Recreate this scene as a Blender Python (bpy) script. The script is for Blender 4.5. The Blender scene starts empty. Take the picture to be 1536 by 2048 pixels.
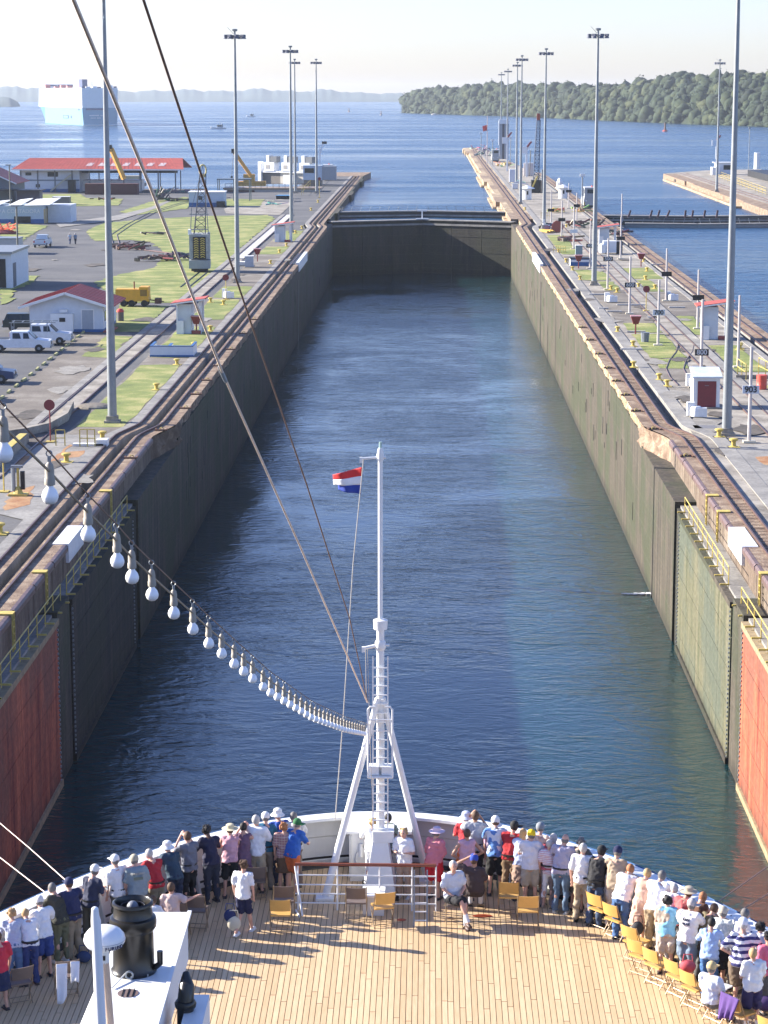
import bpy, math, random
import numpy as np
from math import sin, cos, tan, pi, radians, sqrt, atan2
from mathutils import Vector, Matrix
random.seed(7)
S = bpy.context.scene
COL = S.collection
# ---------------------------------------------------------------- camera
F, CX, CY, CAMZ = 4600.0, 768.0, 1024.0, 34.07
PITCH, YAW = radians(10.35), radians(1.127)
cd = bpy.data.cameras.new('camera'); cam = bpy.data.objects.new('camera', cd); COL.objects.link(cam)
cam.location = (0, 0, CAMZ); cam.rotation_euler = (pi/2-PITCH, 0, YAW)
cd.sensor_fit = 'VERTICAL'; cd.sensor_height = 24; cd.lens = 24*F/2048
cd.clip_start = 0.5; cd.clip_end = 20000
S.camera = cam
# ---------------------------------------------------------------- sky, sun, exposure
SUN = Vector((-1, .27, .43)).normalized()          # direction towards the sun
EL = math.asin(SUN.z); ROT = atan2(SUN.x, SUN.y)
w = bpy.data.worlds.new('World'); S.world = w; w.use_nodes = True
nt = w.node_tree; bg = nt.nodes['Background']
sk = nt.nodes.new('ShaderNodeTexSky'); sk.sky_type = 'NISHITA'; sk.sun_disc = False
sk.sun_elevation = EL; sk.sun_rotation = ROT; sk.altitude = 0; sk.air_density = 1.0; sk.dust_density = 0.5; sk.ozone_density = 1.5
tint = nt.nodes.new('ShaderNodeMix'); tint.data_type = 'RGBA'; tint.blend_type = 'MULTIPLY'; tint.inputs[0].default_value = 1; tint.inputs[7].default_value = (.92, .98, 1.42, 1)
nt.links.new(sk.outputs[0], tint.inputs[6]); nt.links.new(tint.outputs[2], bg.inputs[0]); bg.inputs[1].default_value = 0.07
sl = bpy.data.lights.new('sun', 'SUN'); sl.energy = 5.0; sl.angle = radians(.53); sl.color = (1, .93, .82)
so = bpy.data.objects.new('sun', sl); COL.objects.link(so); so.rotation_euler = SUN.to_track_quat('Z', 'Y').to_euler(); so.location = (-60, 20, 90)
S.view_settings.view_transform = 'Standard'; S.view_settings.look = 'None'; S.view_settings.gamma = 1
S.view_settings.use_curve_mapping = False; S.view_settings.exposure = 1.5
S.cycles.max_bounces = 6; S.cycles.volume_bounces = 0; S.cycles.caustics_reflective = False; S.cycles.caustics_refractive = False
# ---------------------------------------------------------------- helpers
RC = cam.rotation_euler.to_matrix()
def at(px, py, z):
    """the point at height z seen at photo pixel (px, py) - used only to survey real positions"""
    d = RC @ Vector(((px-CX)/F, (CY-py)/F, -1)); t = (z-CAMZ)/d.z
    return Vector((d.x*t, d.y*t, z))
def atd(px, py, dep):
    return Vector((0, 0, CAMZ)) + RC @ (Vector(((px-CX)/F, (CY-py)/F, -1))*dep)
def rowY(v, z=10.45): return at(860, v, z).y

def mat(name, c, rough=.75, var=.18, sc=2.0, metal=0, bump=0, bsc=None, c2=None, streak=False, em=None, detail=5, spec=.5):
    m = bpy.data.materials.new(name); m.use_nodes = True; t = m.node_tree; b = t.nodes['Principled BSDF']
    b.inputs['Roughness'].default_value = rough; b.inputs['Metallic'].default_value = metal
    b.inputs['Specular IOR Level'].default_value = spec
    tc = t.nodes.new('ShaderNodeTexCoord'); mp = t.nodes.new('ShaderNodeMapping')
    t.links.new(tc.outputs['Object'], mp.inputs[0])
    if streak: mp.inputs['Scale'].default_value = (1, 1, .12)
    n = t.nodes.new('ShaderNodeTexNoise'); n.inputs['Scale'].default_value = sc; n.inputs['Detail'].default_value = detail
    n.inputs['Roughness'].default_value = .65
    t.links.new(mp.outputs[0], n.inputs['Vector'])
    r = t.nodes.new('ShaderNodeValToRGB'); r.color_ramp.elements[0].position = .32; r.color_ramp.elements[1].position = .68
    a = Vector(c); d = Vector(c2) if c2 else a*(1+var)
    lo = a*(1-var) if not c2 else a
    r.color_ramp.elements[0].color = (*lo, 1); r.color_ramp.elements[1].color = (*[min(1, x) for x in d], 1)
    t.links.new(n.outputs[0], r.inputs[0]); t.links.new(r.outputs[0], b.inputs['Base Color'])
    if bump:
        n2 = t.nodes.new('ShaderNodeTexNoise'); n2.inputs['Scale'].default_value = bsc or sc*4; n2.inputs['Detail'].default_value = 4
        t.links.new(tc.outputs['Object'], n2.inputs['Vector'])
        bp = t.nodes.new('ShaderNodeBump'); bp.inputs['Strength'].default_value = bump; bp.inputs['Distance'].default_value = .05
        t.links.new(n2.outputs[0], bp.inputs['Height']); t.links.new(bp.outputs[0], b.inputs['Normal'])
    if em:
        b.inputs['Emission Color'].default_value = (*em, 1); b.inputs['Emission Strength'].default_value = 1
    return m
_mc = {}
def paint(c, rough=.5, var=.08, metal=0, sc=3.0):
    k = (tuple(round(x, 3) for x in c), rough, var, metal, sc)
    if k not in _mc: _mc[k] = mat('paint_%02d' % len(_mc), c, rough, var, sc, metal)
    return _mc[k]

class MB:
    def __init__(s): s.v = []; s.f = []
    def add(s, vs, fs):
        o = len(s.v); s.v += [tuple(x) for x in vs]; s.f += [tuple(i+o for i in f) for f in fs]; return s
    def box(s, a, b, rz=0, c=None):
        (x0, y0, z0), (x1, y1, z1) = a, b
        vs = [(x0, y0, z0), (x1, y0, z0), (x1, y1, z0), (x0, y1, z0), (x0, y0, z1), (x1, y0, z1), (x1, y1, z1), (x0, y1, z1)]
        if rz:
            cx, cy = c or ((x0+x1)/2, (y0+y1)/2)
            vs = [(cx+(x-cx)*cos(rz)-(y-cy)*sin(rz), cy+(x-cx)*sin(rz)+(y-cy)*cos(rz), z) for x, y, z in vs]
        return s.add(vs, [(0, 3, 2, 1), (4, 5, 6, 7), (0, 1, 5, 4), (1, 2, 6, 5), (2, 3, 7, 6), (3, 0, 4, 7)])
    def cbox(s, c, sz, rz=0):
        return s.box((c[0]-sz[0]/2, c[1]-sz[1]/2, c[2]-sz[2]/2), (c[0]+sz[0]/2, c[1]+sz[1]/2, c[2]+sz[2]/2), rz)
    def tube(s, pts, r, n=8, cap=True):
        pts = [Vector(p) for p in pts]; m = len(pts)
        rs = r if isinstance(r, (list, tuple)) else [r]*m
        vs = []; prev = None
        for i, p in enumerate(pts):
            d = (pts[min(i+1, m-1)]-pts[max(i-1, 0)])
            d = d.normalized() if d.length > 1e-9 else Vector((0, 0, 1))
            if prev is None:
                u = d.cross(Vector((0, 0, 1)));
                if u.length < .05: u = d.cross(Vector((1, 0, 0)))
            else: u = prev-d*prev.dot(d)
            if u.length < 1e-6: u = d.orthogonal()
            u.normalize(); prev = u; q = d.cross(u)
            for k in range(n):
                a = 2*pi*k/n; vs.append(p+(u*cos(a)+q*sin(a))*rs[i])
        fs = [(i*n+k, i*n+(k+1) % n, (i+1)*n+(k+1) % n, (i+1)*n+k) for i in range(m-1) for k in range(n)]
        if cap: fs += [tuple(range(n-1, -1, -1)), tuple(range((m-1)*n, m*n))]
        return s.add(vs, fs)
    def lathe(s, prof, c=(0, 0, 0), n=16, sx=1, sy=1):
        vs = []; m = len(prof)
        for r, z in prof:
            for k in range(n): vs.append((c[0]+r*sx*cos(2*pi*k/n), c[1]+r*sy*sin(2*pi*k/n), c[2]+z))
        fs = [(i*n+k, i*n+(k+1) % n, (i+1)*n+(k+1) % n, (i+1)*n+k) for i in range(m-1) for k in range(n)]
        fs += [tuple(range(n-1, -1, -1)), tuple(range((m-1)*n, m*n))]
        return s.add(vs, fs)
    def ball(s, c, r, n=10, m=7, rot=None):
        if not isinstance(r, (tuple, list)): r = (r, r, r)
        vs = []
        for i in range(m+1):
            t = pi*i/m
            for k in range(n):
                p = Vector((r[0]*sin(t)*cos(2*pi*k/n), r[1]*sin(t)*sin(2*pi*k/n), -r[2]*cos(t)))
                if rot: p = rot @ p
                vs.append(Vector(c)+p)
        fs = [(i*n+k, i*n+(k+1) % n, (i+1)*n+(k+1) % n, (i+1)*n+k) for i in range(m) for k in range(n)]
        return s.add(vs, fs)
    def prism(s, poly, z0, z1):
        n = len(poly)
        vs = [(x, y, z0) for x, y in poly]+[(x, y, z1) for x, y in poly]
        ar = sum(poly[i][0]*poly[(i+1) % n][1]-poly[(i+1) % n][0]*poly[i][1] for i in range(n))
        fs = [tuple(range(n-1, -1, -1)), tuple(range(n, 2*n))]+[(i, (i+1) % n, n+(i+1) % n, n+i) for i in range(n)]
        if ar < 0: fs = [tuple(reversed(f)) for f in fs]
        return s.add(vs, fs)
    def extr(s, prof, axis, a, b):
        """closed profile (u,z) extruded along axis 'x' or 'y' from a to b"""
        n = len(prof)
        P = (lambda u, z, t: (t, u, z)) if axis == 'x' else (lambda u, z, t: (u, t, z))
        vs = [P(u, z, a) for u, z in prof]+[P(u, z, b) for u, z in prof]
        fs = [tuple(range(n-1, -1, -1)), tuple(range(n, 2*n))]+[(i, (i+1) % n, n+(i+1) % n, n+i) for i in range(n)]
        return s.add(vs, fs)
    def quad(s, *p): return s.add(p, [tuple(range(len(p)))])
    def bar(s, a, b, w, h=None):
        """rectangular bar from a to b"""
        a, b = Vector(a), Vector(b); d = (b-a).normalized(); u = d.cross(Vector((0, 0, 1)))
        if u.length < .05: u = Vector((1, 0, 0))
        u.normalize(); q = u.cross(d); h = h or w
        vs = [p+u*(w/2*i)+q*(h/2*j) for p in (a, b) for i, j in ((-1, -1), (1, -1), (1, 1), (-1, 1))]
        return s.add(vs, [(3, 2, 1, 0), (4, 5, 6, 7), (0, 1, 5, 4), (1, 2, 6, 5), (2, 3, 7, 6), (3, 0, 4, 7)])
    def mesh(s, name, m, smooth=False, fix=True):
        me = bpy.data.meshes.new(name); me.from_pydata(s.v, [], s.f); me.materials.append(m)
        if fix:
            import bmesh
            b = bmesh.new(); b.from_mesh(me); bmesh.ops.recalc_face_normals(b, faces=b.faces); b.to_mesh(me); b.free()
        if smooth:
            me.polygons.foreach_set('use_smooth', [True]*len(me.polygons))
            try: me.set_sharp_from_angle(angle=radians(40))
            except Exception: pass
        me.update(); return me
    def build(s, name, m, parent=None, smooth=False, fix=True, label=None):
        o = bpy.data.objects.new(name, s.mesh(name, m, smooth, fix)); COL.objects.link(o)
        if parent: o.parent = parent
        if label: o['label'] = label
        return o
def tag(o, label, cat, group=None):
    o['label'] = label; o['category'] = cat
    if group: o['group'] = group
    return o
def thing(name, label, cat, loc=(0, 0, 0), rz=0, group=None):
    o = bpy.data.objects.new(name, None); COL.objects.link(o); o.location = loc; o.rotation_euler = (0, 0, rz)
    o.empty_display_size = .3
    return tag(o, label, cat, group)
def struct(o): o['kind'] = 'structure'; return o
def dup(root, loc, rz=0, label=None, group=None, scale=None):
    r = root.copy(); COL.objects.link(r); r.location = loc; r.rotation_euler = (0, 0, rz)
    if label: r['label'] = label
    if group: r['group'] = group
    if scale: r.scale = scale
    for ch in list(root.children):
        c = ch.copy(); COL.objects.link(c); c.parent = r
        for g in ch.children:
            d = g.copy(); COL.objects.link(d); d.parent = c
    return r
def share(name, me, parent, loc=(0, 0, 0), rot=(0, 0, 0), scale=None, label=None):
    o = bpy.data.objects.new(name, me); COL.objects.link(o); o.parent = parent; o.location = loc; o.rotation_euler = rot
    if scale: o.scale = scale
    if label: o['label'] = label
    return o
def textpart(txt, size, m, parent, loc, rot, name='lettering', label=None, ext=.01, bold=0):
    cu = bpy.data.curves.new(name, 'FONT'); cu.body = txt; cu.size = size; cu.extrude = ext; cu.align_x = 'CENTER'; cu.align_y = 'CENTER'; cu.offset = bold
    o = bpy.data.objects.new('tmp', cu); COL.objects.link(o)
    me = bpy.data.meshes.new_from_object(o.evaluated_get(bpy.context.evaluated_depsgraph_get()))
    bpy.data.objects.remove(o); me.materials.clear(); me.materials.append(m)
    return share(name, me, parent, loc, rot, label=label)

GZ = 10.45       # coping / ground level
LZ = 8.9         # lake level
DK = 16.35       # ship deck level
# ---------------------------------------------------------------- materials of the setting
def water_mat(name, deep, sc, strength, lake=False):
    m = bpy.data.materials.new(name); m.use_nodes = True; t = m.node_tree; b = t.nodes['Principled BSDF']
    b.inputs['Base Color'].default_value = (*deep, 1); b.inputs['IOR'].default_value = 1.38
    b.inputs['Roughness'].default_value = .06
    if not lake: b.inputs['Subsurface Weight'].default_value = 1; b.inputs['Subsurface Radius'].default_value = (1, 1, 1); b.inputs['Subsurface Scale'].default_value = 2.5
    g = t.nodes.new('ShaderNodeTexCoord')
    def noise(scale, sx, sy, det=3, rough=.55):
        mp = t.nodes.new('ShaderNodeMapping'); mp.inputs['Scale'].default_value = (sx, sy, 1)
        n = t.nodes.new('ShaderNodeTexNoise'); n.inputs['Scale'].default_value = scale; n.inputs['Detail'].default_value = det
        n.inputs['Roughness'].default_value = rough
        t.links.new(g.outputs['Object'], mp.inputs[0]); t.links.new(mp.outputs[0], n.inputs['Vector']); return n
    a = noise(sc, .7, 1.0, 4); c = noise(sc*.22, .6, 1.1, 3); c.inputs['Distortion'].default_value = 0 if lake else 1.4
    ad = t.nodes.new('ShaderNodeMath'); ad.operation = 'MULTIPLY_ADD'; ad.inputs[1].default_value = 2.2
    t.links.new(c.outputs[0], ad.inputs[0]); t.links.new(a.outputs[0], ad.inputs[2])
    bp = t.nodes.new('ShaderNodeBump'); bp.inputs['Distance'].default_value = .5 if lake else .35/sc*.55
    t.links.new(ad.outputs[0], bp.inputs['Height']); t.links.new(bp.outputs[0], b.inputs['Normal'])
    # calmer and rougher patches, as gusts leave them
    p = noise(.012 if lake else .045, .34 if lake else .8, 1.3 if lake else 1, 8 if lake else 5, .68); p.inputs['Distortion'].default_value = .6
    r = t.nodes.new('ShaderNodeMapRange'); r.inputs[1].default_value = .33 if lake else .35; r.inputs[2].default_value = .48 if lake else .65
    r.inputs[3].default_value = strength*(.35 if lake else .2); r.inputs[4].default_value = strength*(1 if lake else 1.3)
    t.links.new(p.outputs[0], r.inputs[0]); t.links.new(r.outputs[0], bp.inputs['Strength'])
    r2 = t.nodes.new('ShaderNodeMapRange'); r2.inputs[1].default_value = .4; r2.inputs[2].default_value = .6
    r2.inputs[3].default_value = .12 if lake else .05; r2.inputs[4].default_value = .3 if lake else .1
    t.links.new(p.outputs[0], r2.inputs[0]); t.links.new(r2.outputs[0], b.inputs['Roughness'])
    return m
M_water = water_mat('chamber_water', (.009, .038, .044), 2.3, .75)
M_lake = water_mat('lake_water', (.010, .055, .12), 1.1, 1.0, True)
def ground_mat(name, c, c2, sc=.35, c3=None, fine=6, bump=.25):
    m = bpy.data.materials.new(name); m.use_nodes = True; t = m.node_tree; b = t.nodes['Principled BSDF']
    b.inputs['Roughness'].default_value = .9
    g = t.nodes.new('ShaderNodeTexCoord')
    def nz(s, d, r=.6):
        n = t.nodes.new('ShaderNodeTexNoise'); n.inputs['Scale'].default_value = s; n.inputs['Detail'].default_value = d; n.inputs['Roughness'].default_value = r
        t.links.new(g.outputs['Object'], n.inputs['Vector']); return n
    n1, n2 = nz(sc, 6), nz(fine, 3)
    r = t.nodes.new('ShaderNodeValToRGB'); e = r.color_ramp.elements; e[0].position = .35; e[1].position = .65
    e[0].color = (*c, 1); e[1].color = (*c2, 1)
    if c3: x = e.new(.5); x.color = (*c3, 1)
    t.links.new(n1.outputs[0], r.inputs[0])
    mx = t.nodes.new('ShaderNodeMix'); mx.data_type = 'RGBA'; mx.blend_type = 'OVERLAY'; mx.inputs[0].default_value = .45
    t.links.new(r.outputs[0], mx.inputs[6]); t.links.new(n2.outputs[0], mx.inputs[7]); t.links.new(mx.outputs[2], b.inputs['Base Color'])
    bp = t.nodes.new('ShaderNodeBump'); bp.inputs['Strength'].default_value = bump; bp.inputs['Distance'].default_value = .06
    t.links.new(n2.outputs[0], bp.inputs['Height']); t.links.new(bp.outputs[0], b.inputs['Normal'])
    return m
M_asph = ground_mat('asphalt', (.075, .075, .078), (.125, .122, .118), .12)
M_dirt = ground_mat('worn_pavement', (.13, .11, .088), (.25, .225, .185), .25, (.17, .145, .115))
M_conc = ground_mat('concrete_paving', (.17, .15, .12), (.38, .345, .285), .35, (.28, .25, .205), 4)
M_grass = ground_mat('grass', (.14, .175, .04), (.36, .33, .12), .3, (.20, .235, .055), 7, .8)
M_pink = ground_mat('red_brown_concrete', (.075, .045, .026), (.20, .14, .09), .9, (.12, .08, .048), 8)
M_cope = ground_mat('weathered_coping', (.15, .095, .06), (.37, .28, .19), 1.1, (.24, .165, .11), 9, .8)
M_border = ground_mat('grey_border', (.19, .18, .165), (.30, .285, .255), .5, fine=5)
M_panel = None
M_white_strip = ground_mat('pale_concrete', (.42, .40, .37), (.58, .56, .52), .5)
M_wallL = None
def wall_mat(name, a, b_, c_, low, sc=.5):
    m = bpy.data.materials.new(name); m.use_nodes = True; t = m.node_tree; b = t.nodes['Principled BSDF']
    b.inputs['Roughness'].default_value = .85
    g = t.nodes.new('ShaderNodeTexCoord')
    mp = t.nodes.new('ShaderNodeMapping'); mp.inputs['Scale'].default_value = (1, 1, .1); t.links.new(g.outputs['Object'], mp.inputs[0])
    n = t.nodes.new('ShaderNodeTexNoise'); n.inputs['Scale'].default_value = 1.1; n.inputs['Detail'].default_value = 7; n.inputs['Roughness'].default_value = .7
    t.links.new(mp.outputs[0], n.inputs['Vector'])
    n2 = t.nodes.new('ShaderNodeTexNoise'); n2.inputs['Scale'].default_value = .16; n2.inputs['Detail'].default_value = 6
    t.links.new(g.outputs['Object'], n2.inputs['Vector'])
    r = t.nodes.new('ShaderNodeValToRGB'); e = r.color_ramp.elements; e[0].position = .38; e[1].position = .64; e[0].color = (*a, 1); e[1].color = (*b_, 1)
    t.links.new(n.outputs[0], r.inputs[0])
    r2 = t.nodes.new('ShaderNodeValToRGB'); e = r2.color_ramp.elements; e[0].position = .45; e[1].position = .58; e[0].color = (0, 0, 0, 1); e[1].color = (.8, .8, .8, 1)
    t.links.new(n2.outputs[0], r2.inputs[0])
    mx = t.nodes.new('ShaderNodeMix'); mx.data_type = 'RGBA'; mx.inputs[7].default_value = (*c_, 1)
    t.links.new(r2.outputs[0], mx.inputs[0]); t.links.new(r.outputs[0], mx.inputs[6])
    # fine mottling of shells and algae
    n3 = t.nodes.new('ShaderNodeTexNoise'); n3.inputs['Scale'].default_value = 4; n3.inputs['Detail'].default_value = 4; t.links.new(g.outputs['Object'], n3.inputs['Vector'])
    m3 = t.nodes.new('ShaderNodeMix'); m3.data_type = 'RGBA'; m3.blend_type = 'OVERLAY'; m3.inputs[0].default_value = .6
    sp = t.nodes.new('ShaderNodeSeparateXYZ'); t.links.new(g.outputs['Object'], sp.inputs[0])
    wz = t.nodes.new('ShaderNodeMath'); wz.operation = 'MULTIPLY_ADD'; wz.inputs[1].default_value = 1.6; t.links.new(n.outputs[0], wz.inputs[0]); t.links.new(sp.outputs[2], wz.inputs[2])
    wr = t.nodes.new('ShaderNodeMapRange'); wr.inputs[1].default_value = 1.1; wr.inputs[2].default_value = 1.7; wr.inputs[3].default_value = .75; wr.inputs[4].default_value = 0; t.links.new(wz.outputs[0], wr.inputs[0])
    wm = t.nodes.new('ShaderNodeMix'); wm.data_type = 'RGBA'; wm.blend_type = 'MULTIPLY'; wm.inputs[7].default_value = (.35, .33, .28, 1); t.links.new(wr.outputs[0], wm.inputs[0]); t.links.new(mx.outputs[2], wm.inputs[6])
    # thin pour lines every 1.8 m
    fr = t.nodes.new('ShaderNodeMath'); fr.operation = 'PINGPONG'; fr.inputs[1].default_value = .9; t.links.new(sp.outputs[2], fr.inputs[0])
    lt_ = t.nodes.new('ShaderNodeMath'); lt_.operation = 'LESS_THAN'; lt_.inputs[1].default_value = .025; t.links.new(fr.outputs[0], lt_.inputs[0])
    lf = t.nodes.new('ShaderNodeMath'); lf.operation = 'MULTIPLY'; lf.inputs[1].default_value = .10; t.links.new(lt_.outputs[0], lf.inputs[0])
    lm = t.nodes.new('ShaderNodeMix'); lm.data_type = 'RGBA'; lm.inputs[7].default_value = (.3, .27, .2, 1); t.links.new(lf.outputs[0], lm.inputs[0]); t.links.new(wm.outputs[2], lm.inputs[6])
    t.links.new(lm.outputs[2], m3.inputs[6]); t.links.new(n3.outputs[0], m3.inputs[7]); t.links.new(m3.outputs[2], b.inputs['Base Color'])
    bp = t.nodes.new('ShaderNodeBump'); bp.inputs['Strength'].default_value = .5; bp.inputs['Distance'].default_value = .08
    t.links.new(n3.outputs[0], bp.inputs['Height']); t.links.new(bp.outputs[0], b.inputs['Normal'])
    return m
M_wall = wall_mat('lock_wall_concrete', (.036, .029, .019), (.098, .080, .055), (.038, .046, .018), .3)
M_panel = wall_mat('coping_panel', (.07, .047, .03), (.24, .19, .14), (.13, .09, .06), .3)
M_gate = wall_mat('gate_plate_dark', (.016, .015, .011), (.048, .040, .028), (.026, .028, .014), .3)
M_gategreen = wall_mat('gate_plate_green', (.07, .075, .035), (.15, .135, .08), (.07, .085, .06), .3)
M_red = wall_mat('red_lead_plate', (.19, .035, .018), (.52, .145, .065), (.20, .075, .045), .3)
M_rust = mat('rusty_steel', (.11, .055, .035), .8, .4, 5, c2=(.2, .1, .06))
M_steel = mat('worn_rail', (.16, .10, .085), .45, .3, 6, metal=.5)
M_black = mat('black_metal', (.012, .012, .013), .5, .3, 4)
M_yel = mat('yellow_paint', (.55, .42, .10), .6, .25, 3)
M_white = mat('white_paint', (.78, .78, .76), .5, .05, 2)
M_glass = mat('window_glass', (.02, .03, .035), .08, .1, 1)
M_galv = mat('galvanised_grey', (.26, .28, .29), .45, .12, 2, metal=.3)
M_purple = mat('cope_armour', (.14, .09, .08), .5, .3, 2.5)
M_redroof = mat('red_roof', (.42, .09, .06), .6, .15, .6)
M_bluepaint = mat('blue_paint', (.035, .12, .30), .5, .12, 2)

# ---------------------------------------------------------------- water
XL, XR = -18.2, 15.35           # chamber wall faces
YG = rowY(440)                  # upper gate line
def flat(name, polys, z, m, sub=None):
    b = MB()
    for p in polys: b.add([(x, y, z) for x, y in p], [tuple(range(len(p)))])
    return struct(b.build(name, m, fix=False))
flat('chamber_water', [[(XL-3, 20), (XR+3, 20), (XR+3, YG+12), (XL-3, YG+12)]], 0, M_water)
lk = []
Y1 = YG+9
lk.append([(-7000, Y1), (7000, Y1), (7000, 11000), (-7000, 11000)])
lk.append([(33.4, 10), (80, 10), (80, Y1), (33.4, Y1)])
flat('lake_water', lk, LZ, M_lake)

# ---------------------------------------------------------------- land slabs
LE = XL-3.3                                   # inner edge of left ground
shoreY = rowY(384)
land = MB()
left_poly = [(-700, 20), (LE-1.2, 20), (LE-1.2, 150), (LE-.1, 160), (LE-.1, YG-30), (LE-1.2, YG-18), (LE-1.2, rowY(352)), (-31, rowY(352)), (-34, rowY(378)), (-44, rowY(383)), (-52, rowY(383)), (-56, rowY(378)), (-110, rowY(377)), (-150, rowY(377)), (-300, rowY(370)), (-700, rowY(360))]
land.prism(left_poly, LZ-6, GZ-.02)
struct(land.build('ground', M_asph))
isl = MB()
isl.prism([(XR+3.2, 20), (30.5, 20), (30.5, rowY(345)), (XR+9, rowY(300)), (XR+4.6, rowY(300)), (XR+4.6, YG-20), (XR+3.2, YG-40)], LZ-10, GZ-.02)
struct(isl.build('centre_island_paving', M_conc))
def patch(name, pts, m, dz, z=GZ):
    P = [at(x, y, z) for x, y in pts]
    if name in ('grass', 'worn_pavement', 'rust_stain', 'stain'):
        Q = []
        for i, a in enumerate(P):
            b_ = P[(i+1) % len(P)]; n_ = max(1, int((b_-a).length/(1.6 if name == 'grass' else 1.0)))
            for k in range(n_):
                p = a.lerp(b_, k/n_); j_ = .38 if name == 'grass' else .2; Q.append(Vector((p.x+random.uniform(-j_, j_)*(k > 0), p.y+random.uniform(-j_, j_)*2*(k > 0), p.z)))
        P = Q
    b = MB(); b.add([(p.x, p.y, z+dz) for p in P], [tuple(range(len(P)))])
    o = b.build(name, m, fix=False); n = o.data.polygons[0].normal
    if n.z < 0: o.data.flip_normals()
    return struct(o)
def strip(name, x0, x1, r0, r1, m, dz=.012, jag=0):
    y0, y1 = sorted((rowY(r0), rowY(r1)))
    b = MB(); n = max(2, int((y1-y0)/3)); L = []; R = []
    for i in range(n+1):
        y = y0+(y1-y0)*i/n; L.append((x0+random.uniform(-jag, jag), y, GZ+dz)); R.append((x1+random.uniform(-jag, jag), y, GZ+dz))
    if jag:
        e = 4
        B = [(x0+(x1-x0)*k/e, y0-random.uniform(0, jag*5), GZ+dz) for k in range(1, e)]
        T = [(x1+(x0-x1)*k/e, y1+random.uniform(0, jag*5), GZ+dz) for k in range(1, e)]
    else: B = T = []
    vs = B+R+T+L[::-1]
    b.add(vs, [tuple(range(len(vs)))])
    return struct(b.build(name, m, fix=False))
# left bank: grass, worn pavement
strip('worn_pavement', -25.5, XL-3.4, 875, 470, M_dirt, .006)
for r0, r1 in ((856, 732), (716, 655), (640, 600), (596, 574), (509, 494), (482, 462)):
    strip('grass', -25.3, XL-3.6, r0, r1, M_grass, .02, .12)
patch('worn_pavement', [(-60, 900), (100, 856), (238, 735), (262, 698), (262, 668), (215, 650), (185, 640), (110, 720), (0, 800), (-60, 840)], M_dirt, .008)
G = [[(163, 713), (215, 716), (268, 674), (214, 671)], [(222, 664), (280, 664), (340, 613), (238, 610)],
     [(187, 565), (235, 550), (310, 535), (335, 510), (300, 484), (262, 480), (190, 482), (172, 464), (205, 446), (300, 438), (420, 432), (535, 430), (549, 437), (430, 545), (352, 606), (268, 606), (225, 590)],
     [(0, 446), (0, 492), (32, 490), (62, 470), (98, 452), (45, 448)], [(26, 550), (82, 552), (50, 574), (26, 578)],
     [(70, 389), (160, 388), (172, 396), (246, 398), (236, 411), (130, 413), (72, 403)],
     [(238, 424), (300, 404), (372, 394), (386, 404), (376, 417), (276, 430)], [(450, 398), (528, 399), (520, 412), (452, 413)], [(0, 578), (0, 560), (28, 566), (26, 600), (0, 610)]]
for i, g in enumerate(G): patch('grass', g, M_grass, .02+.004*i)
patch('gravel_path', [(112, 448), (230, 432), (300, 415), (345, 398), (352, 398), (310, 418), (240, 440), (120, 455)], M_border, .07)
patch('concrete_pad', [(448, 418), (480, 405), (560, 399), (590, 402), (560, 430), (452, 427)], M_conc, .03)
# paved rusty area at the lower left
patch('rust_stained_deck', [(-80, 1010), (-80, 905), (60, 868), (232, 872), (185, 905), (65, 1045)], M_border, .03)
for k, p in enumerate([[(130, 905), (170, 902), (158, 915), (118, 918)], [(20, 985), (70, 972), (60, 1010), (10, 1022)], [(30, 915), (60, 912), (38, 935), (8, 938)], [(95, 925), (140, 890), (146, 892), (100, 930)]]):
    patch('rust_stain', p, ground_mat('rust_stain', (.30, .13, .05), (.42, .25, .12), .8), .036+.002*k)
# centre island
for r0, r1, x0, x1 in ((735, 718, 20.0, 22.6), (714, 668, 20.0, 23.2), (664, 646, 20.0, 23.2), (580, 563, 21.3, 23.2), (560, 540, 19.6, 23.2), (508, 470, 19.6, 22.3),
                       (742, 690, 26.4, 29.2), (668, 632, 26.4, 28.2), (582, 560, 26.4, 28.2), (557, 536, 26.4, 30.0), (800, 770, 27.4, 30.2)):
    strip('grass', x0, x1, r0, r1, M_grass, .02, .15)
for r0, r1, x0, x1 in ((645, 582, 19.6, 23.4), (632, 585, 26.3, 30), (760, 736, 19.8, 23.4), (538, 512, 19.6, 23.4)):
    strip('worn_pavement', x0, x1, r0, r1, M_dirt, .01, .1)
patch('rust_stained_deck', [(1466, 892), (1600, 888), (1600, 1010), (1536, 1012)], M_border, .03)
patch('rust_stain', [(1510, 915), (1590, 912), (1590, 940), (1528, 930)], bpy.data.materials['rust_stain'], .04)

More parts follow.
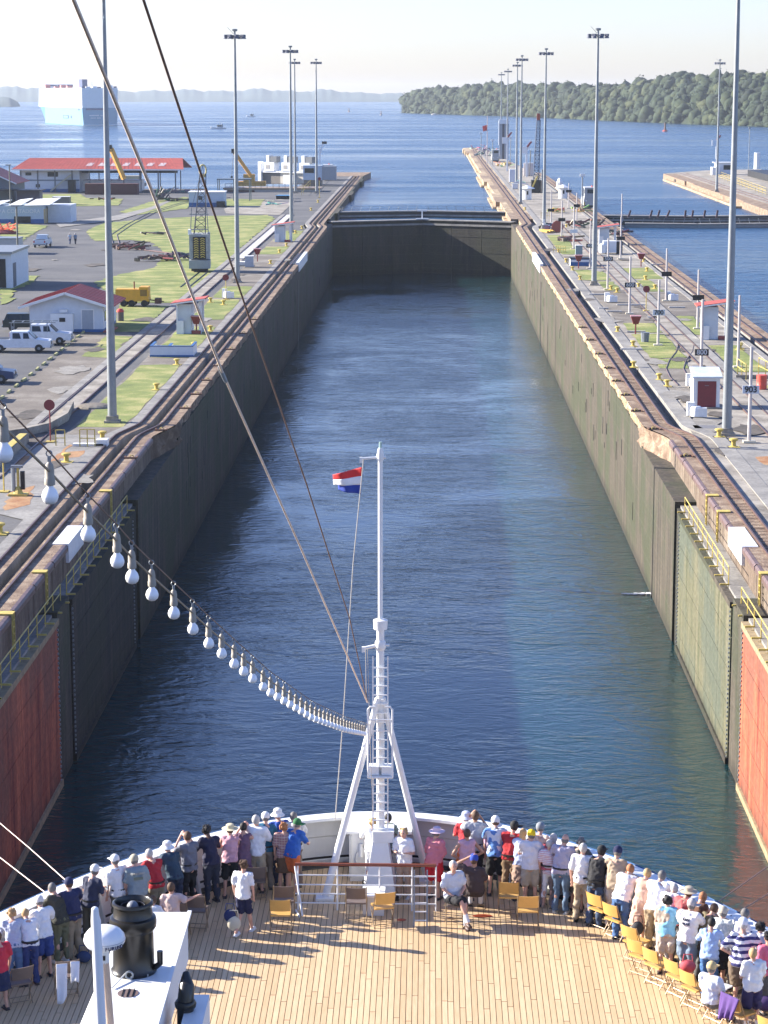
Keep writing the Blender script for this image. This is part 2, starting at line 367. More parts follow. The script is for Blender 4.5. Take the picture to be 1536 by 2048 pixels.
# ---------------------------------------------------------------- tow tracks and walls
def jog(y, side):
    """outward shift of the wall line near the gates"""
    j = 1.05 if side < 0 else 1.35
    def ss(a, b): t = min(1, max(0, (y-a)/(b-a))); return t*t*(3-2*t)
    s = 1-ss(157.5, 165)
    s += ss(YG-24, YG-12)
    return s*j
def sweep(profile, side, base, y0, y1, step, name, m, parent=None, jit=0, jogf=jog, smooth=False):
    """open profile (d, z) swept along the wall; side -1 left, +1 right"""
    b = MB(); ys = []; y = y0
    while y < y1: ys.append(y); y += step if not (140 < y < 170 or YG-30 < y < YG) else min(step, 1.5)
    ys.append(y1); n = len(profile)
    for y in ys:
        j = jogf(y, side)
        for d, z in profile:
            b.v.append((base+side*(j+d)+(random.uniform(-jit, jit) if jit else 0), y, z+(random.uniform(-jit, jit) if jit else 0)))
    for i in range(len(ys)-1):
        for k in range(n-1):
            q = (i*n+k, i*n+k+1, (i+1)*n+k+1, (i+1)*n+k); b.f.append(q if side > 0 else q[::-1])
    return b.build(name, m, parent, smooth=smooth, fix=False)
def rail_prof(d, w=.09, h=.14): return [(d-w/2, GZ-.02), (d-w/2, GZ+h), (d+w/2, GZ+h), (d+w/2, GZ-.02)]
def trackset(side, base, y0, y1, jf, rails, tr, border, lab):
    for k, r in enumerate(rails):
        o = sweep(rail_prof(r), side, base, y0, y1, 8, 'rail', M_steel, jogf=jf)
        tag(o, lab % ('inner' if k == 0 else 'outer'), 'rail')
    struct(sweep([(0.02, GZ), (tr[0], GZ)], side, base, y0, y1, 8, 'coping_surface', M_cope, jogf=jf))
    struct(sweep([(tr[0], GZ), (tr[0], GZ-.7), (tr[1], GZ-.7), (tr[1], GZ)], side, base, y0, y1, 8, 'rack_trench', M_border, jogf=jf))
    struct(sweep([(tr[1], GZ), (border[0], GZ)], side, base, y0, y1, 8, 'track_bed', M_cope if side < 0 else M_border, jogf=jf))
    struct(sweep([(border[0], GZ), (border[0], GZ+.05), (border[1]-.15, GZ+.05), (border[1], GZ+.05), (border[1], GZ-.6)], side, base, y0, y1, 8, 'track_border', M_border, jogf=jf))
trackset(-1, XL, 60, rowY(352), jog, (1.0, 2.65), (1.3, 2.0), (2.72, 3.45), '%s rust brown tow rail beside the left lock wall')
trackset(+1, XR, 60, rowY(300), jog, (.87, 1.85), (1.95, 2.85), (2.85, 3.9), '%s rust brown tow rail along the right lock wall')
jr = lambda y, s: 0
trackset(-1, 33.7, 60, rowY(345), jr, (1.2, 2.3), (2.35, 3.0), (3.0, 3.6), '%s tow rail on the far side of the centre island')
# sleepers across the right-hand track bed and plates on the coping
sleep = MB(); pl = MB()
for side, base, d0, d1 in ((1, XR, .95, 1.78),):
    y = 100
    while y < 300:
        j = jog(y, side); x0, x1 = sorted((base+side*(j+d0), base+side*(j+d1)))
        sleep.box((x0, y, GZ+.005), (x1, y+.28, GZ+.02)); y += .95
so_ = sleep.build('sleeper', M_cope); so_['kind'] = 'stuff'; so_['label'] = 'rows of small sleepers between the tow rails'; so_['category'] = 'sleepers'
# wall blocks
def wall_line(side, base, y0, y1, lab):
    t = thing('lock_wall', lab, 'wall', (base, y0, 0))
    y = y0; k = 0
    ln = 11.0
    while y < y1-1:
        e = min(y+ln, y1)
        mb = MB(); s = side
        j0, j1 = jog(y, side), jog(e-.05, side)
        near = e <= 163
        top = GZ-1.5 if near else GZ-.75
        x0, x1 = sorted((0, s*6)); mb.box((x0, y-y0, -2), (x1, e-y-.10+y-y0, top))
        mb.build('wall_block', M_wall, t)
        y = e; k += 1
    # coping: a ragged spalled band on the far part, armoured on the near part
    return t
WL = wall_line(-1, XL, 165, YG+2, 'dark wet concrete lock wall in shadow on the left')
WR = wall_line(+1, XR, 165, YG+2, 'sunlit concrete lock wall with green algae on the right')
def cope_band(side, base, y0, y1, parent):
    b = MB(); ys = np.arange(y0, y1, .45); prof = [(.02, 0), (-.03, -.06), (-.05, -.3), (0, -.55), (.03, -.85), (.22, -1.25)]
    rng = random.Random(5+side); n = len(prof)
    amp = 1
    for y in ys:
        a = .5+.5*sin(y*.9)+rng.uniform(-.4, .6)
        j = jog(y, side)
        for k, (d, z) in enumerate(prof):
            w_ = (0, .16, .2, .2, .16, .04)[k]
            b.v.append((base+side*(j+d+w_*max(0, a)*rng.uniform(.4, 1.2)), y, GZ+z+(rng.uniform(-.1, .1) if 0 < k < 5 else 0)))
    for i in range(len(ys)-1):
        for k in range(n-1):
            q = (i*n+k, (i+1)*n+k, (i+1)*n+k+1, i*n+k+1); b.f.append(q if side > 0 else q[::-1])
    return b
for side, base, T, Mx in ((-1, XL, WL, M_cope), (1, XR, WR, None)):
    m = M_cope if side < 0 else ground_mat('spalled_coping', (.24, .155, .08), (.58, .47, .31), 1.0, (.38, .28, .17), 4, 1.0)
    b = cope_band(side, base, 164, YG+1, None)
    b.v = [(x-base, y-165, z) for x, y, z in b.v]
    b.build('coping_band', m, T, fix=False)
# near part: recessed gates below an overhanging armoured coping
def near_side(side, base, Tname, lab):
    t = thing('recess_wall', lab, 'wall', (base, 60, 0)); s = side
    j = jog(100, side)
    def bx(a, b_):
        x0, x1 = sorted((a[0]*s, b_[0]*s)); return (x0, a[1]-60, a[2]), (x1, b_[1]-60, b_[2])
    # coping wall with buttress panels, each about 3.5 m
    y = 70; k = 0
    while y < 157:
        e = min(y+5.6, 157.5)
        bx0 = MB().box(*bx((j, y+.06, GZ-1.75), (j+1.3, e-.06, GZ-.32))); bx0.build('panel', M_panel, t)
        ar = MB(); pr = [(j-.14, GZ-.34), (j-.14, GZ-.1), (j-.05, GZ+.0), (j+.12, GZ+.012), (j+.12, GZ-.34)]
        ar.extr([(a*s, z) for a, z in pr], 'y', y-60+.1, e-60-.1)
        ar.build('coping_armour', M_purple, t, smooth=True)
        y = e; k += 1
    # ledge between the gate leaf top and the coping wall
    ld = MB().box(*bx((.35, 70, GZ-1.9), (j+.3, 157, GZ-1.74))); ld.build('ledge', M_border, t)
    # pier between recess and open wall
    MB().box(*bx((0, 141.5, -2), (j+1, 165, GZ-1.52))).build('pier', M_wall, t)
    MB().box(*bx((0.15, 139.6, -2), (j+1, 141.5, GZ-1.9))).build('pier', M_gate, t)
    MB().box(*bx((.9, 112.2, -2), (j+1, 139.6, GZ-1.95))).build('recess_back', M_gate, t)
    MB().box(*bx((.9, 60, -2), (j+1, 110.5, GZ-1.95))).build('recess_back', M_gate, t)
    MB().box(*bx((.1, 110.3, -2), (j+1, 114.2, GZ-1.62))).build('pier', M_wall, t)
    # broken concrete under the coping, joining far wall and near wall
    return t, j
NL, jl = near_side(-1, XL, '', 'near left lock wall with rounded steel coping above a gate recess')
NR, jr_ = near_side(+1, XR, '', 'near right lock wall with rounded steel coping above a gate recess')
# transition lump at the jog
for side, base, T in ((-1, XL, NL), (1, XR, NR)):
    b = MB(); ys = np.arange(157, 166.1, .5); rows = 7; rng = random.Random(3)
    for y in ys:
        jj = jog(y, side)
        for k in range(rows):
            f = k/(rows-1); z = GZ-.05-f*1.6
            g_ = min(1, (y-157)/2.5); d = jj*(1-.3*f*g_)-.03*g_+g_*(rng.uniform(-.16, .16)+.14*sin(y*1.7+k) if 0 < k < rows-1 else 0)
            b.v.append((side*d, y-60, z))
    for i in range(len(ys)-1):
        for k in range(rows-1):
            q = (i*rows+k, (i+1)*rows+k, (i+1)*rows+k+1, i*rows+k+1); b.f.append(q if side > 0 else q[::-1])
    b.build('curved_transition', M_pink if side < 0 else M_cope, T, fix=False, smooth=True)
# gate leaves folded back in their recesses
def folded_leaf(side, base, y0, y1, m, lab, plates, mp):
    t = thing('folded_gate_leaf', lab, 'lock gate', (base, y0, 0)); s = side; L = y1-y0
    x0, x1 = sorted((.12*s, .9*s))
    MB().box((x0, 0, -2), (x1, L, GZ-1.92)).build('leaf_core', m, t)
    n = plates; rows = 5
    for i in range(rows):
        for k in range(n):
            a, b_ = L*k/n, L*(k+1)/n; z0 = -.6+(GZ-1.92+.6)*i/rows; z1 = -.6+(GZ-1.92+.6)*(i+1)/rows
            xx = sorted((.06*s, .12*s))
            MB().box((xx[0], a+.02, z0+.02), (xx[1], b_-.02, z1-.02)).build('steel_plate', m, t)
    for y in (.25, L-.25):      # riveted edge strip
        rv = MB(); z = .1
        while z < GZ-2.1:
            rv.cbox((.03*s, y, z), (.07, .12, .1)); z += .24
        o = rv.build('rivet_strip', M_galv, t); o['kind'] = 'stuff'
    xx = sorted((-.05*s, .5*s)); MB().box((xx[0], 0, -.4), (xx[1], L, .35)).build('bottom_fender', mp, t)
    xx = sorted((-.02*s, .5*s)); MB().box((xx[0], 0, GZ-2.2), (xx[1], L, GZ-1.89)).build('top_edge', mp, t)
    return t
M_timber = mat('old_timber', (.30, .23, .13), .85, .3, 2)
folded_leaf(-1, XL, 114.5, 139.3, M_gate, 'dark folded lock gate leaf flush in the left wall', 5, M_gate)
folded_leaf(-1, XL, 84, 110.2, M_red, 'shadowed red painted gate leaf at the left edge', 5, M_timber)
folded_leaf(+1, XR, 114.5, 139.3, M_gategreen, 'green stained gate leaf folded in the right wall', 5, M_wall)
folded_leaf(+1, XR, 84, 110.2, M_red, 'sunlit orange red gate leaf at the right edge', 5, M_timber)
# handrail on the ledge, laid down along the gate walkways
def yellow_rail(side, base, y0, y1, lab):
    t = thing('ledge_handrail', lab, 'handrail', (base+side*.35, y0, GZ-1.74), 0, 'yellow handrails on the gate ledges'); L = y1-y0
    MB().tube([(0, 0, .95), (0, L, .95)], .032, 6).build('top_rail', M_yel, t)
    MB().tube([(0, 0, .5), (0, L, .5)], .025, 6).build('mid_rail', M_yel, t)
    n = int(L/2.3); pm = MB().tube([(0, 0, -.2), (0, 0, .95)], .03, 6).mesh('post', M_yel)
    am = MB().box((-.45, -.05, -.04), (.05, .05, .04)).mesh('bracket', M_yel)
    for k in range(n+1):
        share('post', pm, t, (0, L*k/n, 0))
        b_ = share('bracket', am, t, (0, L*k/n, .02)); b_.scale = (side, 1, 1)
yellow_rail(-1, XL, 115, 139, 'dull yellow handrail above the dark left gate leaf')
yellow_rail(-1, XL, 85, 113, 'yellow handrail above the red leaf at the left edge')
yellow_rail(1, XR, 118, 139, 'bright yellow handrail above the green gate leaf')
yellow_rail(1, XR, 85, 113, 'bright yellow handrail above the red leaf on the right')
# yellow rung ladders over the coping
lad = thing('wall_ladder', '', 'ladder', (0, 0, 0))
MB().bar((0, -.22, .02), (0, -.22, -1.75), .07).build('stile', M_yel, lad); MB().bar((0, .22, .02), (0, .22, -1.75), .07).build('stile', M_yel, lad)
MB().box((-.04, -.3, 0), (.7, .3, .06)).build('top_plate', M_yel, lad)
rm = MB().bar((0, -.2, 0), (0, .2, 0), .05).mesh('rung', M_yel)
for k in range(5): share('rung', rm, lad, (0, 0, -.3-.33*k))
first = True
for side, base, rows, wh in ((1, XR, (1022, 990, 1145, 1240), 'right'), (-1, XL, (985, 1148, 1232), 'left')):
    for i, r in enumerate(rows):
        y = rowY(r); pos = (base+side*(jog(y, side)-.17), y, GZ+.02); rz = 0 if side > 0 else pi
        lab = ['%s yellow rung ladder over the %s coping' % (('nearest', 'second', 'third', 'farthest')[i2], wh) for i2 in range(4)]
        order = sorted(rows, reverse=True).index(r)
        if first: lad.location = pos; lad.rotation_euler = (0, 0, rz); lad['label'] = lab[order]; lad['group'] = 'yellow ladders on the near lock walls'; first = False
        else: dup(lad, pos, rz, lab[order])
# lower and upper return tracks
def slab_track(x0, x1, y0, y1, bord, label, m):
    t = thing('return_track', label, 'track', ((x0+x1)/2, y0, GZ)); w_ = (x1-x0)/2; L = y1-y0
    n = int(L/7)
    for k in range(n):
        MB().box((-w_, L*k/n+.03, -.03), (w_, L*(k+1)/n-.03, .05)).build('slab', m, t)
    b0, b1 = bord; b0 -= (x0+x1)/2; b1 -= (x0+x1)/2
    MB().box((b0, 0, -.03), (b1, L, .09)).build('kerb', M_border, t)
    for s in (-1, 1): MB().box((s*(w_+.06)-.05, 0, -.02), (s*(w_+.06)+.05, L, .11)).build('rail', M_steel, t)
slab_track(-28.0, -26.7, 140, rowY(520), (-28.9, -28.2), 'return track of pale slabs left of the grass strip', M_conc)
slab_track(-28.0, -26.7, rowY(518)+.1, rowY(430), (-28.9, -28.2), 'far whitish stretch of the left return track', M_white_strip)
slab_track(23.8, 25.1, 120, rowY(440), (25.3, 26.1), 'return track of pale slabs down the centre island', M_conc)
# notches with steel eyes in the coping
nm = MB(); nm.box((-.55, -.22, .005), (.2, .22, .03)); nm.box((-.6, -.3, .0), (-.5, .3, .1)); nm.box((.2, -.3, 0), (.28, .3, .1)); nm.box((-.55, .2, 0), (.25, .3, .1))
for side, base, rows, wh in ((-1, XL, (733, 762, 790, 818, 862, 918, 700, 668, 640), 'left'), (1, XR, (708, 736, 762, 790, 822, 858, 912, 680, 655), 'right')):
    for i, r in enumerate(rows):
        y = rowY(r); t = thing('mooring_eye', '', 'mooring eye', (base+side*(jog(y, side)+.42), y, GZ+.01), 0 if side > 0 else pi, 'mooring eyes let into the coping')
        order = sorted(rows, reverse=True).index(r)
        t['label'] = 'rusty mooring eye set in the %s coping, %s from the near end' % (wh, ('first','second','third','fourth','fifth','sixth','seventh','eighth','ninth')[order])
        if i == 0 and side < 0: e1 = nm.mesh('frame', M_rust); e2 = MB().box((-.5, -.19, .031), (.18, .19, .034)).mesh('pit', M_black); e3 = MB().tube([(-.2+.13*cos(a), .0+.05*sin(a), .1+.1*sin(a)) for a in np.linspace(0, 2*pi, 9)], .03, 5).mesh('ring', M_yel)
        share('frame', e1, t); share('pit', e2, t); share('ring', e3, t)
# white painted recess blocks in the coping
for side, base, r0, r1, lab in ((1, XR, 532, 508, 'white painted block set in the right coping'), (-1, XL, 530, 508, 'pale blue white block set in the left coping'), (1, XR, 1092, 1053, 'bright white painted stretch of the right coping'), (-1, XL, 1092, 1055, 'bluish white painted stretch of the left coping')):
    y0, y1 = sorted((rowY(r0), rowY(r1))); j = jog((y0+y1)/2, side)
    near = r0 > 1000
    x0, x1 = sorted((side*(-.17 if near else -.12), side*(.7 if near else .35)))
    o = MB().box((x0, -(y1-y0)/2, -1.0), (x1, (y1-y0)/2, .03 if near else .3)).build('coping_block', M_white); o.location = (base+side*j, (y0+y1)/2, GZ+.01)
    tag(o, lab, 'coping block')
    if not near:
        o2 = MB().box((-.4, -(y1-y0)/2, .0), (.4, (y1-y0)/2, .06)).build('pit_cover', M_black); o2.location = (base+side*(j+.9), (y0+y1)/2, GZ+.02); tag(o2, 'dark open pit behind the %s coping block' % ('right' if side > 0 else 'left'), 'pit')
        MBs = MB().box((-.15, -.6, 0), (.15, .6, GZ-1.5)); o3 = MBs.build('wall_slot', M_black); o3.location = (base+side*.12, y0-1.5, -.5); tag(o3, 'dark vertical slot down the %s lock wall' % ('right' if side > 0 else 'left'), 'slot')
        tag(o3, o3['label'], 'slot')

# ---------------------------------------------------------------- upper gates
def mitre(y, zt, zb, m, name, lab, inv=False, xl=XL-.2, xr=XR+.2, rail=True, walk=True, rake=8.4):
    t = thing(name, lab, 'lock gate', ((xl+xr)/2, y, 0)); hw = (xr-xl)/2
    for s in (-1, 1):
        L = sqrt(hw*hw+rake*rake); a = atan2(rake, hw)
        lf = bpy.data.objects.new('leaf', None)
        # plates of the leaf
        th = 1.0
        def P(u, d, z):
            # u from the heel (0) to the mitre (L), d thickness
            x = -hw+u*cos(a)+d*sin(a); yy = u*sin(a)-d*cos(a)
            return (x*(-s), yy, z) if s > 0 else (x, yy, z)
        def slab(u0, u1, d0, d1, z0, z1, nm, mm, par=t):
            vs = [P(u, d, z) for z in (z0, z1) for u, d in ((u0, d0), (u1, d0), (u1, d1), (u0, d1))]
            return MB().add(vs, [(0, 1, 2, 3), (7, 6, 5, 4), (0, 4, 5, 1), (1, 5, 6, 2), (2, 6, 7, 3), (3, 7, 4, 0)]).build(nm, mm, par)
        core = slab(0, L, -1.6, .0, zb, zt, 'leaf', m)
        rows = 4 if zb < 2 else 0
        for i in range(rows):
            for k in range(3):
                z0 = zb+(zt-zb)*i/rows; z1 = zb+(zt-zb)*(i+1)/rows
                slab(L*k/3+.05, L*(k+1)/3-.05, 0, .07, z0+.05, z1-.05, 'steel_plate', m)
        if walk: slab(0, L, -1.9, .35, zt, zt+.18, 'walkway', M_border)
        slab(0, L, .07, .3, zt-.9, zt-.55, 'girder', M_border if walk else M_black)
        if rail:
            for k in range(9):
                u = 1+(L-2)*k/8; a_, b_ = Vector(P(u, -1.5, zt)), Vector(P(u+.35, -1.5, zt+1.1))
                MB().bar(a_, b_, .09).build('rail_post', M_galv, t)
            for hz in (.55, 1.08): MB().bar(P(.5, -1.5, zt+hz), P(L-.4, -1.5, zt+hz), .06).build('handrail', M_galv, t)
    return t
g1 = mitre(YG, GZ-.5, -2, M_gate, 'lock_gate', 'closed dark lock gate leaves holding back the lake', rail=False)
tpost = MB().bar((0, 8.6, GZ-.3), (0, 8.6, GZ+1.5), .25); tpost.box((-.9, 8.4, GZ+1.2), (.9, 8.8, GZ+1.5)); tpost.box((-1.2, 7.6, GZ-.3), (1.2, 8.2, GZ-.12)); tpost.build('white_marker', M_white, g1)
g2 = mitre(YG+34, GZ-.4, LZ-2, M_black, 'lock_gate', 'second black lock gate with thin handrails just beyond the first', rail=True, walk=True, rake=5)
g3 = mitre(rowY(441)+6, GZ-.9, LZ-3, M_galv, 'lock_gate', 'blue grey gate with leaning rail posts across the right lane', xl=33.3, xr=67.5, rail=True, rake=-3)
g4 = mitre(rowY(441)+24, GZ-.4, LZ-3, M_black, 'lock_gate', 'black gate behind the blue grey one in the right lane', xl=33.3, xr=67.5, rail=False, rake=-3)

# ---------------------------------------------------------------- approach piers
def pier(name, lab, poly, m=M_cope, zt=GZ, arches=0):
    t = thing(name, lab, 'pier', (poly[0][0], poly[0][1], 0)); ox, oy = poly[0]
    MB().prism([(x-ox, y-oy) for x, y in poly], -3, zt).build('pier_body', m, t); return t
# left approach pier beyond the gate, with a stepped end
yA, yE = rowY(352), rowY(345)
lp = pier('approach_pier', 'left approach pier with broken concrete edge ending at the lake', [(XL-3, yA-3), (XL-1, yA-3), (-17.6, yE-1), (-17.6, yE+2), (-31, yE+1), (-31, yA-3)])
for k, (d, zz) in enumerate(((.9, GZ-2.6), (0, GZ-.25))):
    pass
lw = thing('approach_wall', 'shaded approach wall beyond the left gate heel', 'wall', (XL, YG+4, 0))
for k in range(11):
    L = (rowY(352)-YG-4)/11
    MB().box((-1.2+.0, L*k+.05, -3), (-3.4 if False else 0 if k % 4 == 1 else -.6, L*(k+1)-.05, GZ-.04)).build('wall_block', M_wall, lw)
sp_ = bpy.data.materials['spalled_coping']
cw = thing('approach_wall', 'long sunlit centre approach wall running out into the lake', 'wall', (XR, YG+4, 0))
yend = rowY(297); n = 24; L = (yend-YG-4)/n
for k in range(n):
    o = -.9 if k in (3, 4, 8, 9, 10) else 0
    sx = -2.0*max(0, (k-n+4))/4
    MB().box((o+sx-(0 if k < n-1 else 0), L*k+.06, -3), (5, L*(k+1)-.06, GZ-.03)).build('wall_block', sp_ if k % 3 else M_cope, cw)
    MB().box((o-.7, L*k, LZ-2), (o+.1, L*(k+1), LZ+.35+(k % 3)*.1)).build('footing', sp_, cw)
hd = MB().prism([(0, 0), (5, 0), (5, 14), (2, 20), (-1, 12)], -3, GZ-.05); hd.build('pier_head', sp_, cw).location = (0, yend-YG-5, 0)
# right lane's far wall with its approach pier
rw = thing('approach_wall', 'right hand approach pier with a dark arch at its tip', 'wall', (68.6, YG-20, 0))
yrt = rowY(347)
n = 14; L = (yrt-YG+20)/n
for k in range(n):
    MB().box((0 if k % 5 else .5, L*k+.06, -3), (34, L*(k+1)-.06, GZ-.02)).build('wall_block', M_cope, rw)
MB().box((4, 0, GZ-.1), (34, L*n, GZ+.02)).build('paving', M_conc, rw)
MB().box((-.15, L*(n-2)+3, LZ-1), (0.02, L*(n-2)+6, LZ+1.2)).build('arch_opening', M_black, rw)
MB().box((-1.3, L*5, LZ-2), (.1, L*n-12, LZ+.45)).build('footing', sp_, rw)
MB().prism([(0, L*n), (34, L*n), (34, L*n+40), (16, L*n+30), (1.5, L*n+4)], -3, GZ).build('pier_body', M_conc, rw)
MB().box((5, 0, GZ), (5.2, L*n, GZ+.16)).build('rail', M_steel, rw); MB().box((6.6, 0, GZ), (6.8, L*n, GZ+.16)).build('rail', M_steel, rw)
MB().box((22, 40, GZ), (34, L*n-20, GZ+1.8)).build('dark_shed_row', M_black, rw)

# foam where a leak from the wall falls into the chamber
rf_ = random.Random(8); P = at(1303, 1188, 0); t = thing('leak_splash', 'small white splash on the water under the right wall', 'splash', (P.x, P.y, .03)); b = MB()
for k in range(60):
    x = -rf_.random()**1.3*2.0; y = rf_.uniform(-.25, .25)*(1+x*.2); b.ball((x, y+.1*x, .02), (rf_.uniform(.05, .22), rf_.uniform(.05, .18), .03), 6, 3)
b.build('foam', M_white, t)

# dark weep slots scattered over the chamber walls
rs_ = random.Random(12)
for side, base, T in ((-1, XL, WL), (1, XR, WR)):
    sm1 = MB().box((-.03, -.09, 0), (.03, .09, .9)).mesh('weep_slot', M_black)
    for k in range(34):
        y = 170+rs_.random()**1.5*250; share('weep_slot', sm1, T, (-side*.0, y-165, rs_.uniform(1.2, 8.2)), scale=(1, rs_.uniform(.6, 1.5), rs_.uniform(.5, 1.9)))

# stains, repairs and damp spots on both banks
M_stain = ground_mat('dark_stain', (.06, .052, .042), (.13, .11, .09), 1.2); M_pale = ground_mat('pale_repair', (.19, .175, .15), (.30, .28, .24), 1.0)
rb_ = random.Random(33)
spots = [(120, 780), (60, 830), (190, 700), (150, 740), (30, 870), (250, 690), (110, 520), (60, 540), (190, 530), (150, 460), (210, 500), (290, 640), (405, 640), (470, 560), (530, 545), (560, 520), (480, 550),
         (1180, 600), (1215, 640), (1240, 625), (1300, 640), (1330, 650), (1290, 615), (1360, 720), (1345, 790), (1380, 800), (1440, 830), (1410, 850), (1500, 860), (1340, 590), (1370, 640), (1420, 700), (1130, 520), (1145, 580), (1100, 500), (1250, 520), (1200, 540), (1452, 905), (1380, 700), (1310, 725), (1285, 720), (1060, 430), (1030, 400), (70, 880), (110, 930), (160, 960)]
for i, (px, py) in enumerate(spots):
    c = at(px, py, GZ); r = rb_.uniform(.5, 1.6); n_ = 14; pts = [(c.x+r*cos(2*pi*k/n_)*rb_.uniform(.5, 1.2), c.y+r*2.2*sin(2*pi*k/n_)*rb_.uniform(.5, 1.2), GZ+.042+.0015*(i % 9)) for k in range(n_)]
    o = MB().add(pts, [tuple(range(n_))]).build('stain', M_stain if i % 3 else M_pale, fix=False); struct(o)
# ---------------------------------------------------------------- haze: one closed box of air
hz = MB().box((-4300, -60, -4), (4300, 7400, 60)); hm = bpy.data.materials.new('haze_air'); hm.use_nodes = True; t = hm.node_tree
for n in list(t.nodes):
    if n.type != 'OUTPUT_MATERIAL': t.nodes.remove(n)
pv = t.nodes.new('ShaderNodeVolumePrincipled'); pv.inputs['Color'].default_value = (.82, .91, 1, 1); pv.inputs['Density'].default_value = 7.0e-5
pv.inputs['Anisotropy'].default_value = .3
t.links.new(pv.outputs[0], [n for n in t.nodes if n.type == 'OUTPUT_MATERIAL'][0].inputs['Volume'])
ho = hz.build('haze', hm); ho['kind'] = 'stuff'; ho['label'] = 'thin morning haze over the lake'; ho['category'] = 'haze'

# ---------------------------------------------------------------- far hills and the wooded shore
M_far = ground_mat('haze_tinted_forest', (.055, .085, .095), (.09, .12, .12), .004)  # blue-grey fade of distant haze is put into the hill colour
def ridge(name, pts, depth, back, m, rough=5, step=4):
    """pts: (px, shore row, top row)"""
    b = MB(); xs = np.arange(pts[0][0], pts[-1][0]+.1, step); rng = random.Random(2); rows = 7
    ph = [rng.uniform(0, 6) for _ in range(6)]
    for x in xs:
        sr = np.interp(x, [p[0] for p in pts], [p[1] for p in pts]); tr = np.interp(x, [p[0] for p in pts], [p[2] for p in pts])
        P = at(x, sr, LZ); D = sqrt(P.x**2+P.y**2); ux, uy = P.x/D, P.y/D
        ztop = CAMZ-(tr-184)*(D+back)/4675
        ztop += (ztop-LZ)*.07*(sin(x*.09+ph[0])+.6*sin(x*.23+ph[1])+.3*sin(x*.41+ph[2]))+rng.uniform(-.2, .2)
        for k in range(rows):
            f = k/(rows-1); z = LZ-.5+(ztop-LZ+.5)*sin(f*pi/2)**.8
            b.v.append((ux*(D+back*f), uy*(D+back*f), z))
        b.v.append((ux*(D+back*2.2), uy*(D+back*2.2), LZ-1))
    R = rows+1
    for i in range(len(xs)-1):
        for k in range(R-1): b.f.append((i*R+k, (i+1)*R+k, (i+1)*R+k+1, i*R+k+1))
    return struct(b.build(name, m, smooth=True))
ridge('far_hills', [(-700, 204, 172), (-40, 204, 174), (120, 204, 176), (260, 204, 183), (380, 204, 180), (450, 204, 183), (520, 204, 178), (600, 204, 184), (640, 204, 179), (720, 204, 186), (800, 204, 187), (850, 204, 190), (960, 204, 192)], 5000, 900, M_far)
ridge('low_headland', [(-300, 216, 190), (-60, 215, 190), (0, 214, 193), (22, 214, 196), (36, 213.5, 204), (42, 213, 212)], 3700, 200, M_far)
SH = [(803, 226, 206), (812, 226, 196), (830, 227, 190), (900, 229, 183), (960, 231, 176), (1030, 233, 178), (1100, 236, 176), (1180, 240, 179), (1250, 243, 178), (1320, 246, 168), (1400, 249, 161), (1480, 252, 158), (1540, 254, 160), (1700, 262, 150), (1900, 272, 150)]
ISL = ridge('island_hill', SH, 2000, 170, M_far, step=8)
def crowns(name, pts, n, back, m, rmin, rmax, seed, flatp=.25):
    rng = np.random.default_rng(seed)
    import bmesh
    bm = bmesh.new(); bmesh.ops.create_icosphere(bm, subdivisions=2, radius=1)
    V0 = np.array([v.co[:] for v in bm.verts]); F0 = np.array([[v.index for v in f.verts] for f in bm.faces]); bm.free()
    base = []
    for k in range(6):
        d = np.ones(len(V0))
        for _ in range(30):
            c = rng.normal(size=3); c /= np.linalg.norm(c); d = np.maximum(d, 1+.36*np.clip((V0@c-.86)/.14, 0, 1)**.6*rng.uniform(.4, 1))
        d += rng.normal(size=len(V0))*.13
        base.append(V0*d[:, None]*.86)
    VV = []; FF = []; off = 0
    X = [p[0] for p in pts]; A = [p[1] for p in pts]; B = [p[2] for p in pts]
    for i in range(n):
        x = rng.uniform(X[0]+4, X[-1]); f = rng.beta(1.0, 1.25)
        sr = np.interp(x, X, A); tr = np.interp(x, X, B)
        P = at(x, sr, LZ); D = math.hypot(P.x, P.y); ux, uy = P.x/D, P.y/D
        ztop = CAMZ-(tr-184)*(D+back)/4675
        z = LZ+(ztop-LZ)*sin(f*pi/2)**.8
        r = rmin+(rmax-rmin)*rng.random()**1.7; d = D+back*f+2
        sz = r*(rng.uniform(.75, 1.1) if rng.random() > flatp else .5)*rng.uniform(.8, 1.25)
        zc = z+sz*.25 if f > .08 else LZ+sz*.6
        a = rng.uniform(0, 6.28); R = np.array([[cos(a), -sin(a), 0], [sin(a), cos(a), 0], [0, 0, 1]])
        v = base[rng.integers(6)]*np.array([r, r*rng.uniform(.8, 1.1), sz]) @ R.T+np.array([ux*d, uy*d, zc])
        VV.append(v); FF.append(F0+off); off += len(v)
        m_ = 34; ix = rng.integers(0, len(v), m_); c0 = np.array([ux*d, uy*d, zc]); c = c0+(v[ix]-c0)*rng.uniform(.98, 1.16, (m_, 1)); e1 = rng.normal(size=(m_, 3))*r*.085+.1; e2 = rng.normal(size=(m_, 3))*r*.085
        q = np.stack([c+e1, c+e2, c-e1-e2*.3], 1).reshape(-1, 3); VV.append(q); FF.append(np.arange(m_*3).reshape(-1, 3)+off); off += len(q)
    V = np.concatenate(VV); Fc = np.concatenate(FF)
    me = bpy.data.meshes.new(name); me.vertices.add(len(V)); me.vertices.foreach_set('co', V.ravel()); me.loops.add(Fc.size); me.loops.foreach_set('vertex_index', Fc.ravel())
    me.polygons.add(len(Fc)); me.polygons.foreach_set('loop_start', np.arange(0, Fc.size, 3)); me.polygons.foreach_set('loop_total', np.full(len(Fc), 3)); me.update(); me.validate()
    me.materials.append(m); o = bpy.data.objects.new(name, me); COL.objects.link(o); o['kind'] = 'stuff'; return o
